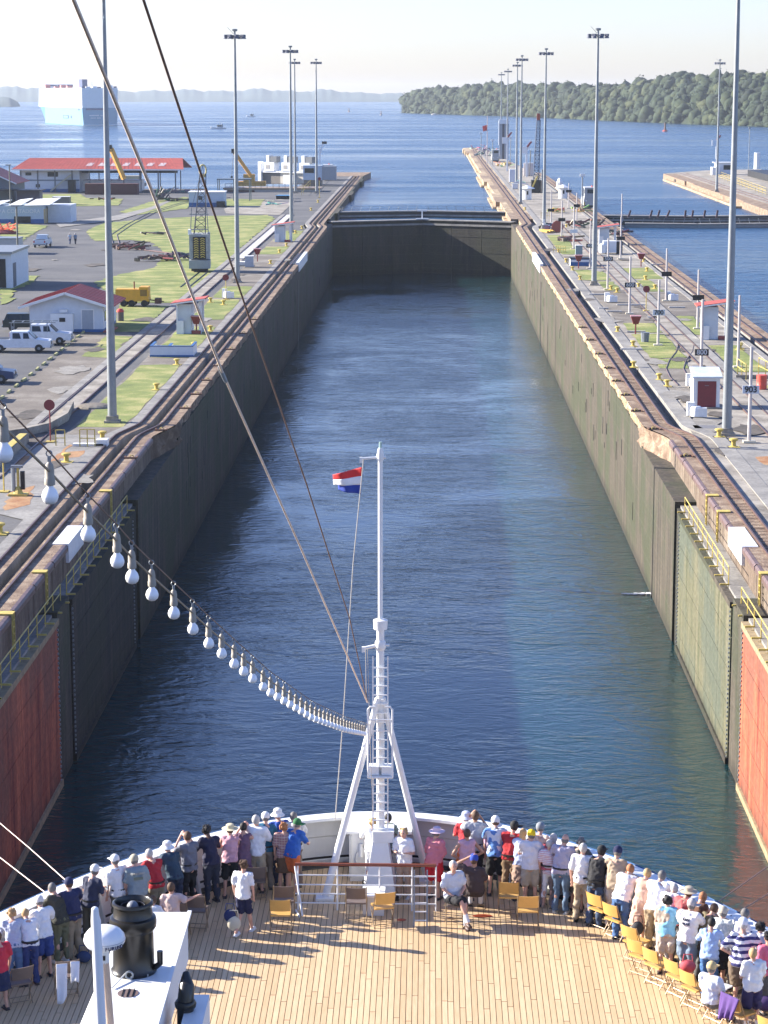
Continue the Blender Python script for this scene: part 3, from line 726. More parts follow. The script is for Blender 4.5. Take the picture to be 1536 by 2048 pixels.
M_leaf = ground_mat('jungle_leaves', (.006, .014, .005), (.048, .058, .016), .035, (.016, .032, .010), .5, 1)
ISL.data.materials[0] = M_leaf
fo = crowns('jungle', SH, 2900, 170, M_leaf, 1.7, 7.0, 4); fo['label'] = 'dense green jungle covering the island shore'; fo['category'] = 'forest'
# emergent umbrella trees along the skyline
tr = random.Random(11)
for i, (px, row, wpx) in enumerate([(870, 180, 16), (898, 176, 22), (950, 172, 20), (1018, 170, 28), (1120, 170, 26), (1158, 171, 22), (1268, 170, 26), (1330, 160, 24), (1378, 158, 30), (1428, 150, 34), (1458, 150, 26), (1500, 151, 30), (1535, 153, 26)]):
    sr = np.interp(px, [p[0] for p in SH], [p[1] for p in SH]); P = at(px, sr, LZ); D = math.hypot(P.x, P.y)+150; dep = D*.985
    top = atd(px, row, dep); r = wpx/2/4600*dep
    t = thing('canopy_tree', '', 'tree', (top.x, top.y, top.z-17))
    t['label'] = 'tall %s crowned jungle tree on the island skyline, %s from the left' % (('flat', 'round')[i % 2], ('first', 'second', 'third', 'fourth', 'fifth', 'sixth', 'seventh', 'eighth', 'ninth', 'tenth', 'eleventh', 'twelfth', 'thirteenth')[i]); t['group'] = 'tall trees on the island skyline'
    MB().tube([(0, 0, 0), (.3, 0, 8), (0, .2, 14)], [.7, .45, .3], 6).build('trunk', M_timber, t)
    cr = MB()
    for k in range(26):
        a = tr.uniform(0, 6.28); rr = r*sqrt(tr.random())*.85
        cr.ball((rr*cos(a), rr*sin(a), 14.5+tr.uniform(-.6, 1.6)*(1-rr/r*.5)), (tr.uniform(.16, .34)*r, tr.uniform(.16, .34)*r, tr.uniform(.5, 1.3)), 6, 4)
    for k in range(5): cr.tube([(0, 0, 11), (r*.6*cos(k*1.3), r*.6*sin(k*1.3), 14.3)], .16, 4)
    cr.build('crown', M_leaf, t)
# pale rocks at the island waterline
for i, (px, row) in enumerate(((1366, 245), (1418, 247), (1452, 249), (868, 229))):
    P = at(px, row+1, LZ); o = MB().ball((0, 0, .5), (3.2, 2, 1.3), 8, 5).ball((3, 1, .3), (1.8, 1.5, .9), 7, 4).build('boulder', M_white_strip); o.location = P
    tag(o, 'pale rock at the island waterline, %s' % ('left of the far pole', 'right of the far pole', 'rightmost', 'far left by the point')[i], 'rock')

# ---------------------------------------------------------------- car carrier
sx_, sy_ = at(165, 251, LZ).xy
ship = thing('car_carrier', 'huge boxy white and blue car carrier anchored on the lake', 'ship', (sx_, sy_, LZ), radians(0))
# axes: stern edge runs to the right of the origin, the side runs away to the left
D_ = 1850.; U = Vector((.955, .30, 0)).normalized(); Vv = Vector((-.345, .94, 0)).normalized()
Wd = 67/4600*D_*1.02; Ln = 190
def shp(u, v, z): p = U*u+Vv*v; return (p.x, p.y, z)
def hullsec(v, wf, wl, z0, z1):  # widths at waterline / deck
    return [shp(Wd/2-wl*Wd/2, v, z0), shp(Wd/2+wl*Wd/2, v, z0), shp(Wd/2+wf*Wd/2, v, z1), shp(Wd/2-wf*Wd/2, v, z1)]
def loft(secs, name, m, caps=True):
    b = MB()
    for s_ in secs: b.v += s_
    for i in range(len(secs)-1):
        for k in range(4): b.f.append((i*4+k, i*4+(k+1) % 4, (i+1)*4+(k+1) % 4, (i+1)*4+k))
    b.f += [(3, 2, 1, 0), tuple(len(b.v)-4+k for k in range(4))]
    return b.build(name, m, ship)
M_hullw = mat('ship_white', (.74, .76, .74), .4, .03, .3); M_hullb = mat('ship_blue', (.16, .34, .44), .4, .06, .3)
ZB = 13.2; ZT = 28.2
loft([hullsec(0, 1, .93, -1, ZB), hullsec(12, 1, 1, -1, ZB), hullsec(150, 1, 1, -1, ZB), hullsec(175, .95, .55, -1, ZB), hullsec(190, .7, .08, -1, ZB), ], 'hull', M_hullb)
loft([hullsec(-.1, 1, 1, ZB+.02, ZT), hullsec(150, 1, 1, ZB+.02, ZT), hullsec(180, .9, .95, ZB+.02, ZT), hullsec(194, .7, .75, ZB+.02, ZT-.6)], 'superstructure', M_hullw)
def sbox(u0, u1, v0, v1, z0, z1, name, m):
    vs = [shp(u, v, z) for z in (z0, z1) for u, v in ((u0, v0), (u1, v0), (u1, v1), (u0, v1))]
    return MB().add(vs, [(0, 3, 2, 1), (4, 5, 6, 7), (0, 1, 5, 4), (1, 2, 6, 5), (2, 3, 7, 6), (3, 0, 4, 7)]).build(name, m, ship)
M_pinkp = paint((.55, .2, .18)); M_navy = paint((.05, .07, .16))
for k, (u, wd, h, mm) in enumerate(((.5, 2, 1.4, M_navy), (4, 3, .9, M_hullw), (8.5, 3.4, 1.2, M_hullw), (13, 2, .8, M_navy), (16.5, 3.2, 2.2, M_hullw), (21.5, 2.5, 1.9, M_hullw), (25.5, 1.6, 1.2, M_navy))):
    sbox(u, u+wd, 1, 6, ZT, ZT+h, 'deck_house', mm)
sbox(5, 9, 22, 34, ZT, ZT+6.5, 'funnel', M_navy); sbox(5, 9.2, 34, 36, ZT, ZT+4, 'funnel_band', M_pinkp)
for v, h in ((60, 1.8), (85, 2.4), (110, 1.4), (150, 2.8)): sbox(1, 5, v, v+5, ZT, ZT+h, 'vent_house', M_pinkp)
sbox(-.18, .0, 52, 74, 4.6, 7.3, 'side_door', M_navy); sbox(-.2, -.02, 55, 71, 5.2, 6.7, 'side_door_panel', M_hullb); sbox(-.2, 0, 40, 44, 5, 7, 'pilot_door', M_navy); sbox(-.2, 0, 9, 15, 11.2, 12.4, 'vent_grille', M_navy)
sbox(3, 18, -.3, -.0, ZB-1.6, ZB-.3, 'mooring_opening', M_navy)
for k in range(4): sbox(-.12, 0, 2, 150, ZB+3+k*3.2, ZB+3.12+k*3.2, 'deck_line', M_hullb)
for k in range(16): sbox(-.14, 0, 6+k*9, 7.2+k*9, ZT-2.2, ZT-1.3, 'window', M_navy)
sbox(2, Wd-2, 160, 170, ZT, ZT+3.2, 'bridge', M_hullw); sbox(1.9, Wd-2, 159.8, 160, ZT+1.6, ZT+2.6, 'bridge_window', M_navy)
for v in (20, 48, 120, 158): sbox(12, 12.4, v, v+.4, ZT, ZT+7, 'deck_mast', M_hullw)
sbox(.2, Wd-.2, -1.2, 0, -.6, .5, 'wake_foam', M_hullw)
for k in range(11): sbox(5.5+k*.95, 6.1+k*.95, -.25, -.1, 7.0, 7.9, 'name_lettering', M_hullw) if k != 8 else None
for k in range(8): sbox(6.6+k*.95, 7.2+k*.95, -.25, -.1, 5.2, 5.9, 'port_lettering', M_hullw) if k != 4 else None
# small white launches and buoys
def launch(px, row, lab, k=1.0):
    P = at(px, row, LZ); t = thing('motor_launch', lab, 'boat', P, radians(8), 'white launches crossing the lake')
    h = MB(); secs = [(-6*k, 1.3, .9), (-3*k, 1.5, 1.0), (2*k, 1.4, 1.2), (5*k, .8, 1.5), (6.5*k, .05, 1.8)]
    for x, wd, z in secs: h.v += [(-x, -wd*.7, -.3), (-x, wd*.7, -.3), (-x, wd, z), (-x, -wd, z)]
    for i in range(4):
        for j in range(4): h.f.append((i*4+j, i*4+(j+1) % 4, (i+1)*4+(j+1) % 4, (i+1)*4+j))
    h.f += [(3, 2, 1, 0)]
    h.build('hull', M_white, t); MB().box((-1*k, -1, 1), (3.5*k, 1, 3.0)).build('cabin', M_galv, t); MB().box((-1.1*k, -1.02, 1.8), (2*k, 1.02, 2.6)).build('window_band', M_glass, t)
    MB().tube([(1, 0, 3), (1, 0, 5.5)], .12, 5).build('mast', M_galv, t); MB().box((2.2*k, -.8, 3), (3.4*k, .8, 3.8)).build('wheelhouse_top', M_white, t)
    wk = MB(); wk.add([(6*k, -.8, .06), (6*k, .8, .06), (22*k, 2.6, .05), (22*k, -2.6, .05)], [(0, 3, 2, 1)]); wk.build('wake', M_white, t)
launch(437, 258, 'nearer white launch heading left across the lake', .9)
launch(502, 234, 'farther small white launch beyond the first', .75)
def buoy(px, row, c, lab, k=1):
    P = at(px, row, LZ); t = thing('channel_buoy', lab, 'buoy', P)
    MB().lathe([(.4, -.4), (1.3, -.3), (1.4, .6), (1.0, .9)], n=10).build('float', paint(c), t); MB().lathe([(.7, .9), (.35, 3.6), (.5, 3.7), (.5, 4.6)], n=6).build('tower', M_rust, t); MB().ball((0, 0, 4.9), .4, 6, 4).build('lamp', M_black, t)
    t.scale = (k, k, k)
buoy(1330, 263, (.5, .10, .07), 'red channel buoy off the wooded island', 1.15)
buoy(762, 231, (.5, .5, .48), 'small pale buoy in mid lake')
buoy(698, 224, (.4, .25, .18), 'tiny reddish buoy far out on the lake')

# ---------------------------------------------------------------- high light masts
H = 31
mm_ = MB().tube([(0, 0, 0.3), (0, 0, 10), (0, 0, 20), (0, 0, H)], [.34, .27, .20, .13], 10).mesh('mast', M_galv, True)
bs_ = MB().box((-.55, -.55, 0), (.55, .55, .18)).box((-.4, -.4, .18), (.4, .4, .5)).mesh('base', M_conc)
hd_ = MB(); hd_.tube([(cos(a)*.75, sin(a)*.75, 0) for a in np.linspace(0, 2*pi, 13)], .05, 5); hd_.bar((-.75, 0, 0), (.75, 0, 0), .08); hd_.bar((0, -.75, 0), (0, .75, 0), .08); hd_.lathe([(.32, .5), (.36, .75), (.1, .8)], n=8); hd_.tube([(0, 0, 0), (0, 0, .6)], .12, 6)
hd_ = hd_.mesh('lamp_ring', M_galv)
lm_ = MB().box((-.2, -.22, -.3), (.2, .22, .0)).lathe([(.34, -.48), (.2, -.3)], n=8).mesh('floodlight', paint((.12, .13, .17)))
gl_ = MB().lathe([(.3, -.51), (.3, -.49)], n=8).mesh('lens', paint((.5, .53, .6), .2))
ORD = ('nearest', 'second', 'third', 'fourth', 'fifth', 'sixth', 'seventh', 'eighth')
poles = [('L', 225, 845, 0), ('L', 475, 565, 0), ('L', 583, 465, 0), ('L', 589, 0, 120), ('L', 632, 0, 120),
         ('R', 1453, 870, 0), ('R', 1188, 570, 0), ('R', 1088, 450, 0), ('R', 1044, 0, 113), ('R', 1035, 0, 126), ('R', 1016, 0, 139), ('R', 1003, 0, 146), ('X', 1440, 0, 121)]
cnt = {'L': 0, 'R': 0, 'X': 0}
for sd, px, rb, rt in poles:
    P = at(px, rb, GZ) if rb else at(px, rt, GZ+H).to_2d().to_3d()+Vector((0, 0, GZ))
    lab = {'L': '%s tall grey light mast on the left bank' % ORD[cnt[sd]], 'R': '%s tall grey light mast on the centre island' % ORD[cnt[sd]], 'X': 'thin tall light mast on the far right pier'}[sd]; cnt[sd] += 1
    t = thing('light_mast', lab, 'light mast', P, 0, 'tall light masts along the locks')
    share('mast', mm_, t); share('base', bs_, t)
    hp = share('lamp_ring', hd_, t, (0, 0, H-.5))
    for k in range(8):
        a = k*pi/4+.3; r = 1.15
        l = share('floodlight', lm_, t, (r*cos(a), r*sin(a), H-.42), (0, 0, a)); g_ = bpy.data.objects.new('lens', gl_); COL.objects.link(g_); g_.parent = l
    share('cable', MB().tube([(0, 0, H-.5), (-.9, 0, H+.5)], .02, 4).mesh('cable', M_black), t) if cnt[sd] < 3 else None
# ================================================================ left bank
def P_(px, py): return at(px, py, GZ)
def gable(name, lab, cat, px, py, w, d, h, rh, rz, wallm, roofm, ov=.5, axis='y', skirt=None):
    """gabled building, origin front left corner on the ground; ridge along the local axis"""
    t = thing(name, lab, cat, P_(px, py), rz)
    if axis == 'y':   # gable faces front
        MB().extr([(0, 0), (w, 0), (w, h), (w/2, h+rh), (0, h)], 'y', 0, d).build('wall', wallm, t)
        for s in (0, 1):
            x0 = -ov if s == 0 else w+ov; zz = h-ov*rh/(w/2)
            b = MB(); b.add([(x0, -ov, zz), (w/2, -ov, h+rh), (w/2, d+ov, h+rh), (x0, d+ov, zz), (x0, -ov, zz+.12), (w/2, -ov, h+rh+.12), (w/2, d+ov, h+rh+.12), (x0, d+ov, zz+.12)],
                  [(0, 1, 2, 3), (7, 6, 5, 4), (0, 4, 5, 1), (1, 5, 6, 2), (2, 6, 7, 3), (3, 7, 4, 0)])
            rf = b.build('roof', roofm, t)
            fb = MB().bar((x0, -ov-.03, zz), (w/2, -ov-.03, h+rh), .12, .25).build('bargeboard', M_white, t)
    if skirt: MB().box((-.03, -.03, 0), (w+.03, d+.03, .35)).build('plinth', skirt, t)
    return t
def rot_to(px0, py0, px1, py1):
    a, b = P_(px0, py0), P_(px1, py1); return atan2(b.y-a.y, b.x-a.x), (b-a).length
# white hut with red roof ---------------------------------------------------
M_hut = mat('hut_wall', (.62, .66, .70), .7, .06, 1.5)
rz, L_ = rot_to(60, 662, 203, 664)
t = thing('site_hut', 'white hut with dark red gabled roof beside the parked pickups', 'hut', P_(60, 664), 0)
W, D, h, rh = L_, 9.5, 2.75, 1.15
MB().extr([(0, 0), (W, 0), (W, h), (W/2, h+rh), (0, h)], 'y', 0, D).build('wall', M_hut, t)
for s in (0, 1):
    b = MB(); x0 = -1.0 if s == 0 else W+1.0; zz = h-1.0*rh/(W/2)
    b.add([(x0, -.7, zz), (W/2, -.7, h+rh), (W/2, D+.5, h+rh), (x0, D+.5, zz), (x0, -.7, zz+.12), (W/2, -.7, h+rh+.12), (W/2, D+.5, h+rh+.12), (x0, D+.5, zz+.12)],
          [(0, 1, 2, 3), (7, 6, 5, 4), (0, 4, 5, 1), (1, 5, 6, 2), (2, 6, 7, 3), (3, 7, 4, 0)]); b.build('roof', mat('hut_roof%d' % s, (.27, .05, .05), .6, .2, .8), t)
    MB().bar((x0, -.74, zz+.02), (W/2, -.74, h+rh+.02), .08, .26).build('bargeboard', M_white, t)
    for k in range(9):
        yy = k*D/8
        MB().bar((x0, yy, zz+.14), (W/2, yy, h+rh+.14), .05, .04).build('roof_seam', paint((.30, .06, .055)), t)
MB().box((-.02, -.02, 0), (W+.02, D, .3)).build('plinth', M_bluepaint, t)
MB().box((W*.70, -.05, .3), (W*.88, 0, 2.3)).build('door_frame', M_white, t); MB().box((W*.715, -.07, .3), (W*.865, -.04, 2.2)).build('door', paint((.35, .38, .42)), t)
MB().box((W*.3, -.75, .1), (W*.6, -.01, 1.9)).build('air_unit', M_white, t); MB().box((W*.42, -.8, 1.1), (W*.5, -.74, 1.5)).build('air_unit_grille', M_black, t); MB().box((W*.42, -.5, 2.0), (W*.52, 0, 2.3)).build('wall_lamp', M_white, t)
for k in range(3): MB().box((W, 1+k*1.8, 1), (W+.04, 1.9+k*1.8, 2)).build('window', M_glass, t)
MB().tube([(W+.9, -.5, 0), (W+.9, -.5, h-.2)], .06, 6).build('porch_post', M_redroof, t); MB().box((W+.02, -.3, 0), (W+.9, 4, .15)).build('porch_floor', M_redroof, t)
for k, (px, py, lab) in enumerate(((208, 656, 'red rubbish drum at the hut corner'), (241, 642, 'dark drum with red lid right of the hut'))):
    tt = thing('rubbish_drum', lab, 'drum', P_(px, py), 0, 'drums beside the hut')
    MB().lathe([(.36, 0), (.36, .95)], n=12).build('drum', paint((.35, .10, .09) if k == 0 else (.10, .09, .09)), tt, True); MB().lathe([(.39, .95), (.38, 1.12), (.2, 1.3)], n=12).build('lid', paint((.5, .05, .05)), tt, True)

# vehicles -------------------------------------------------------------------
def wheel_mesh(r=.38):
    a = MB().lathe([(r*.6, -.13), (r, -.11), (r, .11), (r*.6, .13)], n=14); b = MB().lathe([(r*.2, -.14), (r*.58, -.12), (r*.58, .12), (r*.2, .14)], n=10)
    return a.mesh('tyre', M_black), b.mesh('rim', M_galv)
WT, WR_ = wheel_mesh()
def pickup(px, py, rz, lab, c, cat='pickup', kind='pickup', L=5.6, group=None):
    t = thing('parked_'+cat.replace(' ', '_'), lab, cat, P_(px, py), rz, group); m = paint(c, .3); w = .95
    if kind == 'pickup':
        MB().extr([(0, .45), (L, .45), (L, .8), (L-.05, 1.08), (L-1.4, 1.2), (L-1.7, 1.22), (0, 1.22)], 'y', -w, w).build('body', m, t)
        cab = MB(); x0, x1 = 1.9, L-1.35
        cab.add([(x0, -w+.03, 1.2), (x1, -w+.03, 1.2), (x1-.75, -w+.18, 1.92), (x0+.12, -w+.18, 1.92), (x0, w-.03, 1.2), (x1, w-.03, 1.2), (x1-.75, w-.18, 1.92), (x0+.12, w-.18, 1.92)],
                [(0, 1, 2, 3), (7, 6, 5, 4), (0, 4, 5, 1), (1, 5, 6, 2), (2, 6, 7, 3), (3, 7, 4, 0)]); cab.build('cab', m, t)
        MB().box((.12, -w+.12, 1.1), (1.8, w-.12, 1.235)).build('cargo_bed', M_black, t)
        wins = ((x0+.25, (x0+x1)/2-.15), ((x0+x1)/2+.05, x1-.55))
    else:
        MB().extr([(0, .4), (L, .4), (L, .85), (L-.1, 1.0), (L-1.2, 1.12), (0, 1.12)], 'y', -w, w).build('body', m, t)
        x0, x1 = .1, L-1.1; cab = MB()
        cab.add([(x0, -w+.03, 1.1), (x1, -w+.03, 1.1), (x1-.8, -w+.2, 1.75), (x0+.3, -w+.2, 1.75), (x0, w-.03, 1.1), (x1, w-.03, 1.1), (x1-.8, w-.2, 1.75), (x0+.3, w-.2, 1.75)],
                [(0, 1, 2, 3), (7, 6, 5, 4), (0, 4, 5, 1), (1, 5, 6, 2), (2, 6, 7, 3), (3, 7, 4, 0)]); cab.build('cab', m, t)
        wins = ((x0+.4, (x0+x1)/2-.15), ((x0+x1)/2+.05, x1-.65))
    zt = 1.78 if kind == 'pickup' else 1.64
    for s in (-1, 1):
        for a, b_ in wins:
            q = MB(); y0, y1 = s*(w-.035), s*(w-.155); z0 = 1.28 if kind == 'pickup' else 1.18
            q.add([(a, y0, z0), (b_, y0, z0), (b_-(.15 if b_ > 2.9 else 0), y1, zt), (a, y1, zt), (a, y0+s*.02, z0), (b_, y0+s*.02, z0), (b_-(.15 if b_ > 2.9 else 0), y1+s*.02, zt), (a, y1+s*.02, zt)],
                  [(0, 1, 2, 3), (7, 6, 5, 4), (0, 4, 5, 1), (1, 5, 6, 2), (2, 6, 7, 3), (3, 7, 4, 0)]); q.build('side_window', M_glass, t)
        MB().box((L-.04, s*w*.62-.16, .78), (L+.03, s*w*.62+.16, .95)).build('headlight', M_white, t)
        MB().box((-.03, s*w*.86-.09, .8), (.03, s*w*.86+.09, 1.1)).build('tail_light', paint((.5, .03, .02)), t)
        for x in (.95, L-1.05):
            hub = bpy.data.objects.new('wheel', WT); COL.objects.link(hub); hub.parent = t; hub.location = (x, s*(w-.08), .38); hub.rotation_euler = (pi/2, 0, 0)
            r_ = bpy.data.objects.new('rim', WR_); COL.objects.link(r_); r_.parent = hub
    ws = MB(); xa = x1; ws.add([(xa+.02, -w+.15, 1.25), (xa+.02, w-.15, 1.25), (xa-.62, w-.25, 1.86 if kind == 'pickup' else 1.7), (xa-.62, -w+.25, 1.86 if kind == 'pickup' else 1.7), (xa-.05, -w+.15, 1.22), (xa-.05, w-.15, 1.22), (xa-.7, w-.25, 1.84 if kind == 'pickup' else 1.68), (xa-.7, -w+.25, 1.84 if kind == 'pickup' else 1.68)],
                      [(0, 1, 2, 3), (7, 6, 5, 4), (0, 4, 5, 1), (1, 5, 6, 2), (2, 6, 7, 3), (3, 7, 4, 0)]); ws.build('windscreen', M_glass, t)
    MB().box((L-.02, -w, .42), (L+.1, w, .62)).build('front_bumper', M_galv, t); MB().box((-.1, -w, .42), (.02, w, .62)).build('rear_bumper', M_galv, t)
    MB().box((L-.03, -.5, .68), (L+.02, .5, .95)).build('grille', M_black, t)
    MB().box((x1-.45, w, 1.25), (x1-.3, w+.22, 1.42)).build('mirror', m, t); MB().box((x1-.45, -w-.22, 1.25), (x1-.3, -w, 1.42)).build('mirror', m, t)
    return t
pickup(-18, 703, radians(2), 'white crew cab pickup with empty bed, nearest in the parking row', (.72, .74, .76))
t = pickup(22, 688, radians(2), 'white utility pickup with ladder rack behind the nearest pickup', (.70, .72, .74), L=5.8)
for x in (.2, 2, 3.6):
    MB().bar((x, -.9, 1.2), (x, -.9, 2.1), .06).build('rack_post', M_galv, t); MB().bar((x, .9, 1.2), (x, .9, 2.1), .06).build('rack_post', M_galv, t)
MB().bar((0, -.9, 2.12), (4.4, -.9, 2.12), .07).build('rack_rail', M_galv, t); MB().bar((0, .9, 2.12), (4.4, .9, 2.12), .07).build('rack_rail', M_galv, t)
for k in range(5): MB().bar((.3+k*.9, -.9, 2.14), (.3+k*.9, .9, 2.14), .06).build('rack_crossbar', M_galv, t)
pickup(8, 661, radians(4), 'dark green estate car parked in front of the white hut', (.02, .03, .028), 'car', 'car', 4.7)
pickup(-78, 765, radians(2), 'dark blue car whose bonnet shows at the left edge', (.02, .045, .12), 'car', 'car', 4.5)
pickup(-142, 800, radians(2), 'white car just entering the left edge', (.7, .72, .74), 'car', 'car', 4.6)
pickup(79, 496, radians(88), 'white pickup seen from behind, driving over the open yard', (.60, .66, .70), L=5.2)
# yellow kerb stones in a row -------------------------------------------------
km = MB().extr([(-.13, 0), (.13, 0), (.09, .16), (-.09, .16)], 'x', -.8, .8).mesh('kerb_stone', paint((.38, .36, .16), .8, .3))
a0, a1 = P_(-14, 810), P_(166, 666); n = 15; rz = atan2(a1.y-a0.y, a1.x-a0.x)
pk = thing('parking_kerb', 'broken yellow line of kerb stones ending the parking row', 'kerb', a0, 0)
for k in range(n):
    p = (a1-a0)*(k/(n-1)); share('kerb_stone', km, pk, p, (0, 0, rz+random.uniform(-.05, .05)))
# yellow generator trailer ----------------------------------------------------
M_gen = mat('generator_yellow', (.70, .36, .03), .5, .1, 2)
t = thing('generator_trailer', 'yellow generator trailer on double wheels by the hut', 'trailer', P_(232, 612), 0)
k_ = (P_(300, 612)-P_(232, 612)).length
MB().box((0, -1, .6), (k_, 1, 1.0)).build('chassis', M_gen, t); MB().box((.1, -.95, 1.0), (k_*.72, .95, 1.95)).build('housing', M_gen, t); MB().box((k_*.72, -.97, .95), (k_*.99, .97, 2.2)).build('engine_housing', M_gen, t)
MB().box((k_*.75, -1.0, 1.2), (k_*.95, -.965, 1.9)).build('vent_grille', paint((.25, .14, .02)), t)
for x in (.8, 1.9, 3.1, 4.4):
    if x > k_: break
    MB().box((x, -.98, 1.15), (x+.75, -.945, 1.8)).build('access_door', M_gen, t)
MB().tube([(k_*.55, 0, 1.95), (k_*.55, 0, 2.75)], .09, 6).build('exhaust', M_rust, t)
for x in (1.0, 1.9, k_-.5):
    for s in (-1, 1):
        o = bpy.data.objects.new('wheel', WT); COL.objects.link(o); o.parent = t; o.location = (x, s*.95, .38); o.rotation_euler = (pi/2, 0, 0)
MB().tube([(k_, 0, .7), (k_+1.6, 0, .5)], .07, 6).build('tow_bar', M_rust, t); MB().box((k_+.6, -.5, .3), (k_+1.3, .5, .9)).build('tool_box', M_rust, t)
# shelters with red roofs -----------------------------------------------------
def shelter(px, py, wpx, lab, bx0=0.0, d=2.3, h=2.9):
    w_ = (P_(px+wpx, py)-P_(px, py)).length
    t = thing('shelter', lab, 'shelter', P_(px, py), radians(-2), 'white shelters with sloping red roofs')
    MB().box((.35, .1, 0), (w_*.60, d, h-.35)).build('booth', mat('booth_wall', (.60, .64, .66), .7, .06, 1.2) if 'booth_wall' not in bpy.data.materials else bpy.data.materials['booth_wall'], t)
    MB().box((.3, -.28, 0), (.42, .1, h*.95)).build('wing_wall', M_white, t); MB().box((.42, -.25, 0), (1.0, -.05, 1.35)).build('wing_panel', M_white, t)
    MB().box((w_*.86, .2, 0), (w_*.95, .5, h-.1)).build('pillar', M_white, t); MB().box((w_*.86, d-.3, 0), (w_*.95, d, h-.1)).build('pillar', M_white, t)
    b = MB(); b.add([(-.25, -.45, h-.35), (w_+.3, -.45, h+.15), (w_+.3, d+.5, h+.15), (-.25, d+.5, h-.35), (-.25, -.45, h-.2), (w_+.3, -.45, h+.3), (w_+.3, d+.5, h+.3), (-.25, d+.5, h-.2)],
                     [(0, 3, 2, 1), (4, 5, 6, 7), (0, 1, 5, 4), (1, 2, 6, 5), (2, 3, 7, 6), (3, 0, 4, 7)]); b.build('roof', M_redroof, t)
    MB().bar((-.25, -.48, h-.33), (w_+.3, -.48, h+.17), .06, .13).build('fascia', M_white, t)
    MB().box((w_*.62, .0, 0), (w_*.92, .5, .35)).build('bench', paint((.35, .08, .06)), t)
    return t
shelter(348, 668, 58, 'nearest red roofed shelter on the left bank by the U shaped wall', h=3.3)
shelter(546, 484, 38, 'farther red roofed shelter on the left bank near the gate')
shelter(1397, 679, 64, 'white and grey shelter with red roof on the centre island', h=3.5)
shelter(1194, 489, 40, 'small red roofed shelter beyond the second island mast')
# U-shaped white wall ---------------------------------------------------------
t = thing('low_wall', 'low white U shaped wall with blue trim on the grass', 'low wall', P_(300, 714), 0); w_ = (P_(386, 712)-P_(300, 714)).length
MB().box((0, 0, 0), (w_, .2, .95)).build('front_wall', M_hut, t); 
for x in (0, w_*.42, w_-.2):
    MB().box((x, .2, 0), (x+.2, 3.6 if x != w_*.42 else 2.4, .95)).build('side_wall', M_white, t); MB().box((x-.02, .2, .95), (x+.22, 3.6 if x != w_*.42 else 2.4, 1.03)).build('blue_capping', M_bluepaint, t)
MB().box((-.02, -.03, .95), (w_+.02, .22, 1.03)).build('blue_capping', M_bluepaint, t); MB().box((-.02, -.04, 0), (w_+.02, .22, .18)).build('blue_base', M_bluepaint, t)
# bollards --------------------------------------------------------------------
b1 = MB().lathe([(.34, 0), (.34, .06), (.17, .12), (.15, .38), (.2, .46), (.30, .5), (.30, .6), (.18, .64)], n=12).mesh('post', M_yel, True); b2 = MB().box((-.42, -.42, -.02), (.42, .42, .05)).mesh('base_plate', M_yel)
LB = [(313, 780), (354, 730), (388, 696), (421, 662), (447, 610), (421, 605), (541, 528), (559, 506), (573, 493), (581, 478), (591, 467), (604, 458), (622, 421), (636, 405), (133, 925), (205, 880), (0, 1068)]
RB = [(1266, 693), (1267, 735), (1235, 664), (1334, 773), (1438, 875), (1467, 895), (1310, 578), (1291, 560), (1277, 575), (1294, 543), (1160, 560), (1145, 541), (1132, 525), (1117, 505), (1222, 580), (1234, 585), (1480, 697), (1318, 760), (1480, 700), (1287, 524), (1050, 420), (1133, 455)]
def posword(i, n): return '%s of %d' % (i+1, n)
ctx = {0: 'opposite the tall near mast', 1: 'beside the U shaped wall', 2: 'right of the low white wall', 3: 'right of the nearest shelter'}
for sd, lst in (('L', LB), ('R', RB)):
    order = sorted(range(len(lst)), key=lambda i: -lst[i][1])
    for rank, i in enumerate(order):
        px, py = lst[i]; nm = ('first second third fourth fifth sixth seventh eighth ninth tenth eleventh twelfth thirteenth fourteenth fifteenth sixteenth seventeenth eighteenth nineteenth twentieth twenty-first twenty-second').split()[rank]
        t = thing('bollard', 'yellow mooring bollard on the %s, %s one from the near end' % ('left bank' if sd == 'L' else 'centre island', nm), 'bollard', P_(px, py), 0, 'yellow mooring bollards')
        k = 1.0 if py > 840 else .9; t.scale = (k, k, k)
        share('post', b1, t); share('base_plate', b2, t)
# dark red post boxes on stands -------------------------------------------------
r1 = MB(); r1.add([(-.25, -.25, 1.0), (.25, -.25, 1.0), (.25, .25, 1.0), (-.25, .25, 1.0), (-.5, -.42, 1.75), (.5, -.42, 1.75), (.5, .42, 1.75), (-.5, .42, 1.75)], [(0, 3, 2, 1), (4, 5, 6, 7), (0, 1, 5, 4), (1, 2, 6, 5), (2, 3, 7, 6), (3, 0, 4, 7)])
M_dred = mat('dark_red_paint', (.20, .03, .035), .5, .1, 2)
r1 = r1.mesh('box', M_dred); r2 = MB().tube([(0, 0, 0), (0, 0, 1.02)], .08, 6).mesh('stand', M_dred); r3 = MB().cbox((0, 0, 1.79), (1.06, .9, .08)).mesh('lid', paint((.5, .25, .25)))
for i, (px, py, lab) in enumerate(((1271, 668, 'dark red telephone box on a stand in the island grass'), (1282, 533, 'smaller dark red telephone box farther along the island'), (1157, 537, 'dark red box on a stand before the blue and white bunker'), (393, 668, 'dark red box under the nearest shelter roof'), (515, 523, 'dark red box right of the grey cabinet on the left bank'))):
    t = thing('telephone_box', lab, 'telephone box', P_(px, py), 0, 'dark red boxes on stands'); share('box', r1, t); share('stand', r2, t); share('lid', r3, t)
